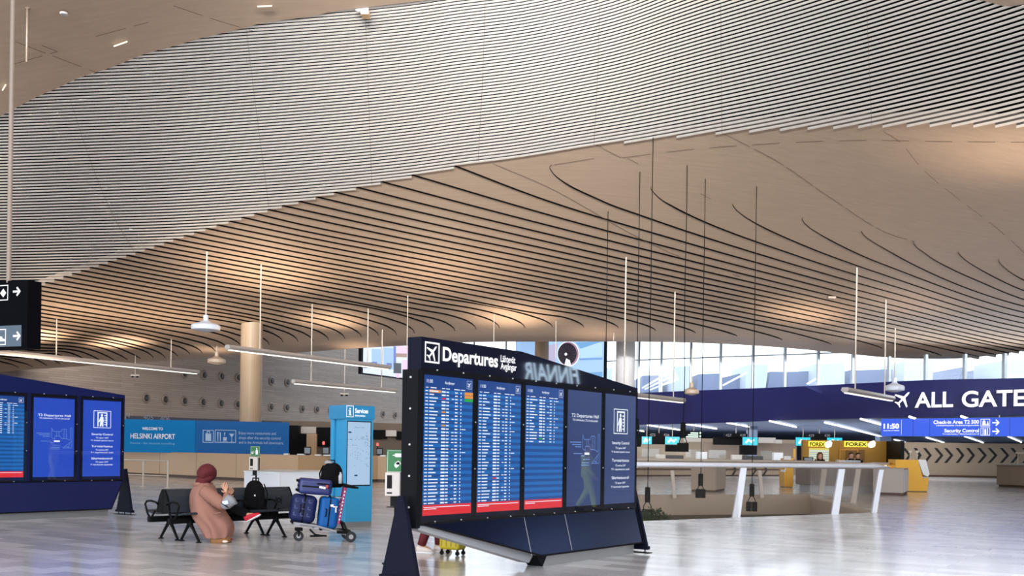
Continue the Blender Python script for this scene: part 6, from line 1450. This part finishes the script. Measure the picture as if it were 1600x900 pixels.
ot('Check-in Area T2 500', 1459, 1530, 662.3, 5.5, .03); ot('Lähtöselvitysalue | Incheckningsområde', 1463.5, 1530, 665.8, 2.0, .02)
ot('Security Control', 1476, 1530, 675.5, 5.5, .03); ot('Turvatarkastus | Säkerhetskontroll', 1473, 1530, 679, 2.0, .02)
a = fO.uz(1408.5, 679.5); b = fO.uz(1409.3, 656); mb.quad(fO.at(a[0], a[1], .035), fO.at(b[0], a[1], .035), fO.at(b[0], b[1], .035), fO.at(a[0], b[1], .035))
for y0_, y1_ in ((654.6, 666.5), (668, 680.4)):
    a = fO.uz(1532.5, y1_); b = fO.uz(1547.5, y0_); frame_rect(mb, fO.at, a[0], a[1], b[0], b[1], .025, .035)
for px_ in ([(1535, 664.5), (1536, 658), (1538, 656), (1540, 658), (1541, 664.5)], [(1542, 664.5), (1544, 657), (1545.5, 664.5)], [(1535, 663), (1545.5, 663), (1545.5, 664.6), (1535, 664.6)], [(1536, 679), (1536, 669.5), (1537.2, 669.5), (1537.2, 679)], [(1542.8, 679), (1542.8, 669.5), (1544, 669.5), (1544, 679)], [(1538.4, 679), (1538.6, 671), (1540, 670), (1541.4, 671), (1541.6, 679)]):
    mb.add([fO.px(x, y, .036) for x, y in px_], [tuple(range(len(px_)))])
for y in (660.5, 674): arrow(mb, fO.px(1556.5, y, .03), .3, .03, fO.d, up, fO.n)
mb.build('display_text', E_sign, sb, world=True)
mb = MB()
for x in (1427, 1453, 1477, 1502, 1527, 1553, 1578): a = fO.uz(x, 668); mb.quad(fO.at(a[0]-.012, zo0, .028), fO.at(a[0]+.012, zo0, .028), fO.at(a[0]+.012, zo1, .028), fO.at(a[0]-.012, zo1, .028))
mb.build('module_joint', emis('joint_blue', (24, 60, 170), .7), sb, world=True)
for x in (1500, 1560): c = fO.px(x, 654, -.12); mb = MB(); mb.tube([c, Vector((c.x, c.y, 3.55))], .03, 6); mb.build('hanger', M_rod, root, world=True)
# chevron wall
fC = Face(G(1385, 743.5)+Vector((0, 0, 0)), G(1600, 747.5))
zc1 = (fC.uz(1400, 692.5)[1]+fC.uz(1590, 691.5)[1])/2; uc0, uc1 = fC.uz(1385, 700)[0], fC.uz(1760, 700)[0]
mb = MB(); mb.prism([fC.at(uc0, .0), fC.at(uc1, .0), fC.at(uc1, zc1), fC.at(uc0, zc1)], -fC.n*.4); cw = struct(mb, 'wall_right', M_beige)
mb = MB(); mb.prism([fC.at(uc0, .0, .02), fC.at(uc1, .0, .02), fC.at(uc1, .14, .02), fC.at(uc0, .14, .02)], fC.n*.03); tag(mb.build('baseboard', M_kick, cw, world=True), kind='structure')
M_chev = mat('chevron_black', (20, 18, 18), .6); i = 0
chv = [(1395, 1408), (1410, 1424), (1427.5, 1440), (1442, 1456), (1459.5, 1474), (1475, 1489.5), (1493, 1507), (1509.5, 1523.5), (1527, 1542), (1543, 1558.5), (1562, 1577), (1578.5, 1593), (1597, 1612), (1613, 1628)]
for i, (xa, xb) in enumerate(chv):
    yt, ym, yb_ = 700, 711.5, 722.5
    mb = MB(); w = 4.7
    pts = [(xa, yt), (xa+w, yt), (xb, ym), (xa+w, yb_+.8), (xa, yb_+.8), (xb-w, ym)]
    pp = [fC.px(x, y, .005) for x, y in pts]
    mb.prism([pp[0], pp[1], pp[2], pp[5]], fC.n*.012); mb.prism([pp[5], pp[2], pp[3], pp[4]], fC.n*.012)
    tag(mb.build('wall_chevron', M_chev), '%s black chevron from the left on the beige wall below the blue display' % (ordn+['twelfth', 'thirteenth', 'fourteenth'])[i], 'chevron', 'black chevrons on the beige wall')
# check-in island counters in the background (x 1000-1230)
fH = Face(G(996, 744.5), G(1232, 744)); u1h = fH.uz(1232, 740)[0]
wallpath('check_in_counter', 'long beige check-in counter behind the floor opening, with dark stripe', 'counter', [fH.at(-9, 0), fH.at(u1h, 0)], .1, 1.03, .8, M_beige, seams=2.4)
fH2 = Face(fH.at(0, 0), fH.at(u1h, 0)); mb = MB(); a = fH.uz(1000, 733)[1]; mb.prism([fH.at(-9, a-.06, .01), fH.at(u1h, a-.06, .01), fH.at(u1h, a+.05, .01), fH.at(-9, a+.05, .01)], fH.n*.02)
mb.build('dark_stripe', M_kick, [o for o in bpy.data.objects if o.get('label', '').startswith('long beige check-in counter')][0], world=True)
fH.a = fH.a-Vector((0, 0, 0))
for i, (xa, xb) in enumerate(((1110, 1121), (1125.5, 1136), (1142.5, 1151), (1173, 1183), (1190.5, 1199.5))):
    yt, ym, yb_ = 724, 734.5, 746
    pts = [(xa, yt), (xa+3, yt), (xb, ym), (xa+3, yb_), (xa, yb_), (xb-3, ym)]; fH3 = Face(fH.at(0, 0, .06), fH.at(1, 0, .06)); pp = [fH3.px(x, min(y, 743.5)) for x, y in pts]
    mb = MB(); mb.prism([pp[0], pp[1], pp[2], pp[5]], fH.n*.012); mb.prism([pp[5], pp[2], pp[3], pp[4]], fH.n*.012)
    tag(mb.build('wall_chevron', M_chev), ['black chevron on the far counter right of the planter box, leftmost and mostly hidden', 'second black chevron on the far counter, just above the planter box', 'black chevron on the far counter between the planter box and the first leaning post', 'black chevron on the far counter right of the first leaning post', 'rightmost black chevron on the far counter, before the yellow kiosk'][i], 'chevron', 'black chevrons on the far counter')
mb = MB(); a, b = P(940, 690, 84), P(1245, 690, 84); mb.prism([Vector((a.x, 84, 0)), Vector((b.x, 84, 0)), Vector((b.x, 84, 2.7)), Vector((a.x, 84, 2.7))], (0, .3, 0)); struct(mb, 'wall_back', mat('beige_back_wall', (160, 144, 124), .5))
mb = MB(); a, b = P(1100, 690, 78), P(1130, 690, 78); mb.prism([Vector((a.x, 78, 0)), Vector((P(1245, 690, 78).x, 78, 0)), Vector((P(1245, 690, 78).x, 78, 2.35)), Vector((a.x, 78, 2.35))], (0, .3, 0)); struct(mb, 'wall_back', mat('taupe_partition', (138, 122, 108), .5))
for lab, x0, y0, x1, y1, D, dp, m, nm, cat in (
    ('pale boxes on top of the back wall above check-in, left of number sign 427', 1070, 684, 1096, 690.5, 82, .6, M_pale, 'wall_box', 'box'),
    ('pale box on top of the wall right of the third cyan screen', 1185, 683.5, 1212, 692.5, 77, .6, M_pale, 'wall_box', 'box'),
    ('pale low box on the wall left of the fourth cyan screen', 1212, 687, 1222, 693, 76, .5, M_pale, 'wall_box', 'box'),
    ('white cabinet on the far check-in desk under the narrow wire', 1089, 706, 1105, 719.5, 70.3, .5, M_white, 'desk_cabinet', 'cabinet'),
    ('white cabinet on the far check-in desk left of the yellow kiosk', 1209.5, 707, 1223.5, 719.5, 70.3, .5, M_white, 'desk_cabinet', 'cabinet'),
    ('low pale cabinet on the far check-in desk next to the departures board', 1026, 710, 1040, 719, 70.3, .5, M_pale, 'desk_cabinet', 'cabinet'),
    ('low pale cabinet on the far check-in desk left of the dark desk screens', 1144, 710.5, 1160, 719.5, 70.3, .5, M_pale, 'desk_cabinet', 'cabinet'),
    ('black box over the far desk under the second cyan screen', 1040.5, 695, 1061, 706, 73, .4, M_dboard, 'display_housing', 'display housing'),
    ('black box over the far desk under the third cyan screen', 1157, 696, 1183, 711, 73, .4, M_dboard, 'display_housing', 'display housing'),
    ('black cube beside the departures board at check-in height', 995, 681.5, 1002, 695.5, 73, .4, M_dboard, 'display_housing', 'display housing'),
    ('dark low desk equipment under the second cyan screen', 1041, 711, 1068, 718.5, 70.2, .3, mat('dark_grey', (62, 60, 60), .5), 'desk_equipment', 'equipment'),
    ('dark low desk equipment under the third cyan screen', 1160, 712, 1192, 719, 70.2, .3, mat('dark_grey', (62, 60, 60), .5), 'desk_equipment', 'equipment'),
    ('blue-grey pillar between the strip lights over check-in', 1170, 662, 1183, 722, 77, .8, mat('pillar_blue', (132, 150, 184), .5), 'pillar', 'pillar'),
    ('blue-grey pillar behind the yellow exchange booth', 1375, 682, 1392, 740, 66, .9, mat('pillar_blue', (132, 150, 184), .5), 'pillar', 'pillar')):
    qbox(nm, lab, cat, x0, y0, x1, y1, D, dp, m, hang=3.56 if nm == 'display_housing' else None, base=1.03 if nm.startswith('desk_') else 0 if nm == 'pillar' else None)
def numbox(label, x0, y0, x1, y1, D, nums, low=None):
    root = thing('number_sign', label, 'sign', P((x0+x1)/2, y1, D)); o = qbox('sign_housing', None, None, x0, y0, x1, y1, D, .3, M_dboard, parent=root)
    if low: qbox('sign_housing', None, None, *low, D+.35, .3, M_dboard, parent=root)
    mb = MB()
    for s, x, y in nums: text(mb, s, P(x, y, D-.02), (1, 0, 0), up, .2)
    mb.build('number_lettering', mat('sign_grey_letters', (150, 150, 158), .5), o, world=True)
    mb = MB(); c = P((x0+x1)/2, y0, D+.15); mb.tube([c, Vector((c.x, c.y, 3.52))], .03, 6); mb.build('hanger', M_rod, root, world=True)
numbox('black hanging number sign 425 and 426 between two cyan screens', 1013.5, 676.5, 1046, 694.5, 73.5, (('425', 1015, 681.5), ('426', 1037, 681.5)))
numbox('black hanging number sign 427 and 428 left of the third cyan screen', 1132, 677, 1168, 682.5, 73.5, (('427', 1134, 682), ('428', 1156, 682)), (1115, 682.5, 1160, 695.5))
numbox('black hanging number sign 429 and 430 above the yellow booth', 1261.5, 677.5, 1299, 687.5, 73.5, (('429', 1263, 682.5), ('430', 1288, 682.5)))
E_cy = emis('cyan_display', (10, 208, 232), 1.1)
for lab, x0, y0, x1, y1 in (('cyan screen nearest the departures board', 1002.6, 681.8, 1018.6, 694.6), ('second cyan screen from the left over check-in', 1039, 682, 1062, 694.8), ('third cyan screen from the left, in front of the blue-grey pillar', 1160, 682.7, 1184, 695.8), ('fourth cyan screen, partly behind the left corner of the yellow booth', 1243, 683, 1266.5, 697), ('fifth cyan screen peeking over the top of the yellow booth', 1292, 683.5, 1316, 696)):
    D = 72.6; root = thing('cyan_screen', lab, 'screen', P((x0+x1)/2, y1, D), 0, 'cyan screens over check-in'); qbox('housing', None, None, x0, y0, x1, y1, D, .12, M_dboard, parent=root)
    mb = MB(); c = P((x0+x1)/2, y0, D+.06); mb.tube([c-up*.05, Vector((c.x, c.y, 3.56))], .025, 6); mb.build('hanger', M_rod, root, world=True)
    a, b = P(x0+.3, y0+.3, D-.01), P(x1-.3, y1-.3, D-.01); mb = MB(); mb.quad(Vector((a.x, D-.01, b.z)), Vector((b.x, D-.01, b.z)), Vector((b.x, D-.01, a.z)), Vector((a.x, D-.01, a.z))); s = mb.build('screen', E_cy, root, world=True)
    mb = MB(); w, h = b.x-a.x, a.z-b.z
    for u_, v_, r in ((.25, .35, .1), (.38, .6, .13), (.58, .45, .12), (.72, .62, .08)):
        c = Vector((a.x+w*u_, D-.02, b.z+h*v_)); mb.add([c+Vector((math.cos(t)*r*h*1.6, 0, math.sin(t)*r*h*1.6)) for t in [k*math.pi/4 for k in range(8)]], [tuple(range(8))])
    mb.build('screen_symbol', E_sign, s, world=True)
root = thing('direction_sign', 'small white-lit direction sign hanging under the soffit beside the highest black unit', 'sign', P(1084, 684, 76)); qbox('housing', None, None, 1070.5, 673.5, 1096.5, 684, 76, .2, M_dboard, parent=root)
c = P(1084, 674, 76.1); mb = MB(); mb.tube([c-up*.05, Vector((c.x, c.y, 3.56))], .025, 6); mb.build('hanger', M_rod, root, world=True)
mb = MB(); 
for k, (xa, xb) in enumerate(((1079, 1091), (1075, 1091), (1072, 1091))): a, b = P(xa, 675.5+k*3, 75.9), P(xb, 677.6+k*3, 75.9); mb.quad(Vector((a.x, 75.9, b.z)), Vector((b.x, 75.9, b.z)), Vector((b.x, 75.9, a.z)), Vector((a.x, 75.9, a.z)))
for y in (676.5, 681.5): c = P(1093.8, y, 75.9); mb.add([c+Vector((-.08, -.1, 0)), c+Vector((0, -.1, -.09)), c+Vector((.08, -.1, 0)), c+Vector((0, -.1, .09))], [(0, 1, 2, 3)])
mb.build('lit_text', emis('sign_lit_green', (220, 255, 236), 1.3), root, world=True)
# glass screens over the far desk
for i, (xa, xb) in enumerate(((1003, 1030), (1072, 1098), (1108, 1135), (1190, 1208))):
    a, b = G(xa, 744.3), G(xb, 744.3); mb = MB(); z0, z1 = 1.06, 1.75; mb.prism([Vector((a.x, a.y+.3, z0)), Vector((b.x, b.y+.3, z0)), Vector((b.x, b.y+.3, z1)), Vector((a.x, a.y+.3, z1))], (0, .03, 0))
    tag(mb.build('desk_glass', glass('clear_glass', (200, 220, 220), .10)), ['clear glass screen on the far counter nearest the departures board', 'clear glass screen on the far counter left of its white cabinet', 'clear glass screen on the far counter above the leftmost chevrons', 'clear glass screen on the far counter right of the third cyan screen'][i], 'glass screen', 'glass screens on the far counter')
# planter box
def anglebox(name, label, cat, pl, pc, pr, z1, ml, mr, depth, plinth=.08):
    root = thing(name, label, cat, pc); bkv = (pl-pc)+(pr-pc); 
    mb = MB(); mb.prism([Vector((*p.xy, plinth)) for p in (pl, pc, pr, pl+(pr-pc))], (0, 0, z1-plinth)); bd = mb.build('body', ml, root, world=True)
    mb = MB(); n = (pr-pc).normalized(); o_ = Vector((n.y, -n.x, 0))*.012; mb.prism([Vector((*pc.xy, plinth+.02))+o_, Vector((*pr.xy, plinth+.02))+o_, Vector((*pr.xy, z1-.02))+o_, Vector((*pc.xy, z1-.02))+o_], o_); mb.build('end_panel', mr, bd, world=True)
    mb = MB(); c = (pl+pr)/2; k = .96; mb.prism([Vector((*(c+(p-c)*k).xy, 0)) for p in (pl, pc, pr, pl+(pr-pc))], (0, 0, plinth)); mb.build('plinth', M_kick, root, world=True)
    mb = MB(); k = 1.02; mb.prism([Vector((*(c+(p-c)*k).xy, z1)) for p in (pl, pc, pr, pl+(pr-pc))], (0, 0, .03)); mb.build('top', ml, root, world=True)
    return root
anglebox('planter_box', 'beige angular box standing behind the floor opening, left of the first leaning post', 'box', G(1079.5, 768), G(1117.5, 769.5), G(1137.5, 767)+Vector((0, .6, 0)), 1.17, mat('box_taupe', (160, 142, 124), .5), mat('box_light', (192, 180, 166), .5), 2)
anglebox('counter_box', 'pale grey low box beside the right yellow kiosk', 'box', G(1364, 773), G(1411.5, 774.5), G(1424, 771.5)+Vector((0, .4, 0)), 1.0, mat('box_warm_grey', (168, 156, 148), .5), mat('box_white', (222, 220, 224), .4), 2, .1)
anglebox('service_counter', 'brown-beige counter cut off by the right edge of the picture', 'counter', G(1557, 760.5), G(1680, 766), G(1700, 755), 1.12, mat('counter_taupe', (124, 106, 90), .45), M_beige, 2, .12)
for lab, x in (('clear hook post on the counter cut off by the right edge', 1598),):
    c = G(1590, 757.5); c.z = 1.15; mb = MB(); mb.tube([c, c+Vector((0, 0, .62))], .03, 8); mb.box(c+Vector((.1, 0, .66)), (.5, .05, .1)); tag(mb.build('counter_sign_post', mat('pale_wood', (206, 184, 158), .5)), 'small pale T-shaped post on the counter at the right edge', 'post')
# yellow kiosks
M_yk = mat('kiosk_yellow', (238, 176, 0), .4); M_ykd = mat('kiosk_yellow_side', (196, 128, 10), .45)
def ykiosk(label, px_, xb0, xb1, yb_, side):
    """px_: outline of the wide side in pixels (prism), side: sign of panel direction"""
    D = G(xb0, yb_).y; root = thing('check_in_kiosk', label, 'kiosk', G((xb0+xb1)/2, yb_)); pts = [P(x, y, D) for x, y in px_]
    for p in pts: p.z = max(p.z, .03)
    mb = MB(); mb.prism(pts, (0, .9, 0)); mb.build('body', M_yk, root, world=True)
    mb = MB(); b0 = P(xb0+1, yb_, D); b1 = P(xb1-1, yb_, D); mb.box(((b0.x+b1.x)/2, D+.45, .02), (b1.x-b0.x, .8, .04)); mb.build('base', M_kick, root, world=True)
    return root, D
k2, D = ykiosk('yellow kiosk with a slanted white panel in front of the chevron wall', [(1399.5, 768), (1448.5, 768), (1451, 747), (1442, 747), (1434.5, 718.5), (1399.5, 717.8)], 1399.5, 1450, 768, 1)
mb = MB(); mb.prism([P(x, y, D-.02) for x, y in ((1434.5, 718), (1447, 718.5), (1452.5, 741), (1450, 745), (1442.5, 741.5))], (0, .85, 0)); mb.build('slanted_panel', M_white, k2, world=True)
for x in (1422, 1433): mb = MB(); c = P(x, 718, D+.4); mb.tube([c, c+Vector((0, 0, .32))], .02, 6); mb.box(c+Vector((0, 0, .34)), (.12, .04, .1)); mb.build('top_post', M_rod, k2, world=True)
k1, D = ykiosk('yellow kiosk with small white screens at the left end of the curved counter', [(1225.5, 761.5), (1239.5, 761.5), (1239.5, 716), (1227.5, 716), (1225, 736)], 1225.5, 1239.5, 761.5, -1)
for (x, y) in ((1230, 715.5), (1228.5, 722.5)): mb = MB(); c = P(x, y, D-.1); mb.rbox(c, (.34, .06, .17), .01, rz=.2); mb.build('white_screen', M_white, k1, world=True)
mb = MB(); mb.prism([P(x, y, D-.03) for x, y in ((1223.5, 737), (1229, 729), (1227.5, 737), (1225, 738))], (0, .5, 0)); mb.build('slanted_panel', M_white, k1, world=True)
mb = MB(); c = P(1240.7, 716, D+.3); mb.box(c+Vector((0, 0, .2)), (.12, .1, .5)); mb.box(c+Vector((0, -.052, .22)), (.07, .005, .36), mi=1); mb.build('top_post', [mat('post_tan', (210, 170, 120), .5), M_yk], k1, world=True)
# exchange booth
D = 55.0; root = thing('exchange_booth', 'yellow currency exchange booth with two lit FOREX signs', 'booth', G(1320, 748)); 
a, b = P(1255, 688.3, D), P(1386, 688.3, D); zt6 = a.z+.03; M_ybw = mat('booth_yellow', (158, 112, 0), .55)
mb = MB(); mb.box(((a.x+b.x)/2, D+.2, zt6/2), (b.x-a.x, .3, zt6)); wl = mb.build('back_wall', M_ybw, root, world=True)
mb = MB(); mb.box((b.x+.08, D-.9, zt6/2), (.18, 2.2, zt6)); mb.build('side_wall', M_black, root, world=True)
def yq(mb, x0, y0, x1, y1, o_, mi=0): p, q_ = P(x0, y0, D-o_), P(x1, y1, D-o_); mb.hexa([Vector((p.x, D-o_, q_.z)), Vector((q_.x, D-o_, q_.z)), Vector((q_.x, D-.04+.09, q_.z)), Vector((p.x, D-.04+.09, q_.z)), Vector((p.x, D-o_, p.z)), Vector((q_.x, D-o_, p.z)), Vector((q_.x, D+.05, p.z)), Vector((p.x, D+.05, p.z))], mi)
for xs_, wd, tx, xc in ((1264.5, 25, 7.8, 1294), (1320.5, 34.5, 8.5, 1362)):
    mb = MB(); yq(mb, xs_, 689.3, xs_+wd, 697.8 if wd < 30 else 698.6, .1); sg = mb.build('lit_sign', emis('lamp_yellow', (255, 236, 40), 1.3), root, world=True)
    mb = MB(); t0, t1 = P(xs_+1, 697-.2, D-.12), P(xs_+wd-.5, 697, D-.12); text(mb, 'FOREX', t0, (1, 0, 0), up, 6.0*D/F, width=t1.x-t0.x, bold=.035); mb.build('sign_lettering', M_black, sg, world=True)
    mb = MB(); mb.prism([P(x, y, D-.14) for x, y in ((xc-5, 694), (xc-1, 690), (xc+4, 688.3), (xc+6.5, 692), (xc+5, 698), (xc, 699.8), (xc-4, 698.5))], (0, .15, 0)); mb.build('sign_emblem', emis('lamp_cream', (255, 252, 226), 1.4), sg, world=True)
mb = MB(); yq(mb, 1265, 700, 1295, 722, .06); rb_ = mb.build('rate_board', emis('board_pale', (206, 214, 190), .9), root, world=True)
mb = MB(); p = P
yq(mb, 1265, 700, 1295, 703.2, .075, 1)
for y in (706, 709.5, 713, 716.5): yq(mb, 1265, y, 1295, y+1.1, .07)
mb.build('rate_lines', [emis('rate_grey', (130, 150, 150), .7), emis('rate_yellow', (220, 204, 40), .9)], rb_, world=True)
mb = MB(); yq(mb, 1322.5, 702.5, 1351, 722, .03); mb.build('serving_hatch', mat('hatch_brown', (120, 84, 20), .6), root, world=True)
mb = MB(); frame_rect(mb, lambda u, z, o: Vector((u, D-.05-o, z)), P(1322, 0, D).x, P(0, 723, D).z, P(1351.5, 0, D).x, P(1340, 702, D).z, .06, .0); mb.build('hatch_frame', M_ykd, root, world=True)
for lab, x, yh_, hair, rr_ in (('person with long brown hair behind the curved counter, left in the yellow booth', 1281, 712, long_hair(mat('hair_brown', (96, 62, 44), .7)), 0), ('dark-haired person at the hatch of the yellow booth, left of the two there', 1329.5, 711.5, short_hair(mat('hair_dark', (30, 22, 20), .7)), 0), ('dark-haired person at the hatch of the yellow booth, right of the two there', 1340, 712, short_hair(mat('hair_dark', (30, 22, 20), .7)), 0)):
    Dq = 53.0 if x < 1335 else 54.25; hc_ = P(x, yh_, Dq); J = standing(hc_.x, Dq, -math.pi/2, .02, 0, 1.75*hc_.z/1.63 if hc_.z > .9 else 1.4); person('person', lab, (hc_.x, Dq, 0), J, [M_skin, M_blk, M_blk, M_blk], hair, fwd=(0, -1, 0), hr=.16 if x < 1300 else .14)
# curved counter with slatted front and glowing strip
def gz(x, D_): r = ray(x, 740); return Vector((r.x*D_, D_, 0))
cc = [gz(1240.5, 43.5), gz(1256, 42.4), gz(1285, 41.8), gz(1320, 41.6), gz(1350, 41.9), gz(1372, 42.8), gz(1386, 45), gz(1388, 48)]
dense = []
for i in range(len(cc)-1):
    for k in range(6): dense.append(cc[i].lerp(cc[i+1], k/6))
dense.append(cc[-1])
for _ in range(3):
    for i in range(1, len(dense)-1): dense[i] = (dense[i-1]+dense[i]*2+dense[i+1])/4
root = thing('curved_counter', 'curved counter with grey slatted front and glowing strip under its top', 'counter', gz(1320, 42))
M_slg = mat('slat_grey', (112, 102, 98), .5); M_slb = mat('slat_base', (176, 178, 186), .4)
def ribbon(mb, z0, z1, ins, mi=0, th=.1):
    n = []
    for i, p in enumerate(dense):
        t = (dense[min(i+1, len(dense)-1)]-dense[max(i-1, 0)]).normalized(); n.append(Vector((-t.y, t.x, 0)))
    for i in range(len(dense)-1):
        a, b = dense[i]+n[i]*ins, dense[i+1]+n[i+1]*ins; c, d = b+n[i+1]*th, a+n[i]*th
        mb.hexa([Vector((*q_.xy, z0)) for q_ in (a, b, c, d)]+[Vector((*q_.xy, z1)) for q_ in (a, b, c, d)], mi)
mb = MB(); ribbon(mb, .3, 1.0, .12, 0); mb.build('front_panel', M_slg, root, world=True)
mb = MB(); ribbon(mb, 0, .3, .25, 0); mb.build('plinth', M_slb, root, world=True)
mb = MB(); ribbon(mb, 1.13, 1.22, -.1, 0, .75); mb.build('countertop', mat('counter_pale', (206, 198, 192), .35), root, world=True)
mb = MB(); ribbon(mb, 1.02, 1.10, .06, 0, .1); mb.build('glow_strip', emis('warm_strip', (255, 226, 160), 1.8), root, world=True)
mb = MB(); L = 0; nxt = 0
for i in range(len(dense)-1):
    a, b = dense[i], dense[i+1]; d = (b-a); t = d.normalized(); n = Vector((-t.y, t.x, 0)); l = d.length; s = nxt
    while s < l: p_ = a+t*s+n*.10; mb.box((p_.x, p_.y, .65), (.03, .035, .68), rz=math.atan2(t.y, t.x)); s += .09
    nxt = s-l
mb.build('front_slats', mat('slat_taupe', (134, 122, 116), .5), [o for o in root.children if o.name.startswith('front_panel')][0], world=True)
monitor('black monitor on the left end of the curved counter', 1255, 713.5, 1270.5, 722, 43, False, 1.22)
c = P(1308.0+18, 724, 38.2); qbox('counter_tray', 'low clear tray on the top of the curved counter', 'tray', 1310, 718.5, 1345, 723, 43, .4, glass('clear_glass', (200, 220, 220), .10))
# ---- outside: terminal roofs and pale blocks beyond the glass
M_rf = mat('roof_grey_blue', (128, 138, 160), .7); M_bl = mat('pale_block', (196, 204, 212), .7); M_bm = mat('pale_beam', (240, 244, 250), .6)
def outp(name, label, cat, pts, D, dep, m, group):
    pp = [P(x, y, D) for x, y in pts]; zm = min(p.z for p in pp)
    for p in pp:
        if p.z < zm+.9: p.z = 3.86
    mb = MB(); mb.prism(pp, (0, dep, 0)); o = mb.build(name, m); return tag(o, label, cat, group)
roofs = [[(1004, 605), (1004, 587), (1030, 586), (1030, 605)], [(1082, 603), (1091, 584.5), (1126, 583.5), (1124, 603)], [(1128, 602), (1128, 590), (1160, 583), (1162, 600)], [(1189, 600), (1203.5, 580.5), (1228, 581), (1228, 600)], [(1229, 600), (1229, 581), (1280, 579.5), (1274, 597)], [(1322, 593), (1329, 578), (1333, 578), (1333, 593)], [(1334, 593), (1334, 578.5), (1412, 576.5), (1411, 586)], [(1458, 584), (1462, 573.5), (1506, 573), (1506, 584)], [(1507, 584), (1507, 573), (1555, 572.5), (1555, 583.5)], [(1590, 585), (1590, 574), (1625, 574), (1625, 585)]]
nm = ['just right of the grey column', 'second from the left', 'right of the second', 'middle left of the row', 'middle of the row', 'narrow piece right of the widest gap', 'long low one in the right half', 'above the letter L', 'above the letters G and A', 'at the right edge']
for i, pts in enumerate(roofs): outp('terminal_roof', 'blue-grey roof outside the windows, '+nm[i], 'roof', pts, 125+i*.3, 10, M_rf, 'blue-grey roofs outside the windows')
blocks = [[(1050, 606), (1050, 573), (1079, 572), (1079, 590), (1072, 606)], [(1165, 606), (1166, 570), (1200, 569.5), (1199, 585), (1188, 604)], [(1276, 600), (1277, 568), (1320, 567), (1320, 598)], [(1412, 596), (1413, 565), (1458, 565), (1456, 592)], [(1568, 592), (1568, 563), (1606, 563), (1606, 592)], [(948, 606), (948, 575), (957, 575), (957, 606)]]
nb = ['leftmost of the five, right of the grey column', 'second from the left', 'in the middle of the window row', 'fourth from the left, above the letters LL', 'at the right edge', 'between the jet engine screen and the grey column']
for i, pts in enumerate(blocks): outp('rooftop_block', 'pale rooftop block outside the windows, '+nb[i], 'rooftop block', pts, 122+i*.3, 8, M_bl, 'pale rooftop blocks outside the windows')
beams = [((1004, 606), (1042, 584)), ((1008, 608), (1050, 588)), ((1016, 609), (1058, 592)), ((1130, 602), (1168, 582)), ((1262, 600), (1282, 588))]
for i, (p_, q_) in enumerate(beams):
    mb = MB(); a, b = P(*p_, 119), P(*q_, 119); t = (b-a).normalized(); k = Vector((-t.z, 0, t.x))*.09; mb.prism([a-k, b-k, b+k, a+k], (0, .5, 0)); tag(mb.build('roof_beam', M_bm), ['upper slanting white beam outside the leftmost window', 'middle slanting white beam outside the leftmost window', 'lowest slanting white beam outside the leftmost window', 'slanting white beam outside the fourth window right of the column', 'short slanting white beam left of the middle rooftop block'][i], 'beam', 'slanting white beams outside the windows')
mb = MB(); mb.box((20, 165, 3.6), (220, 34, .4)); struct(mb, 'ground', mat('pale_apron', (226, 232, 240), .8))
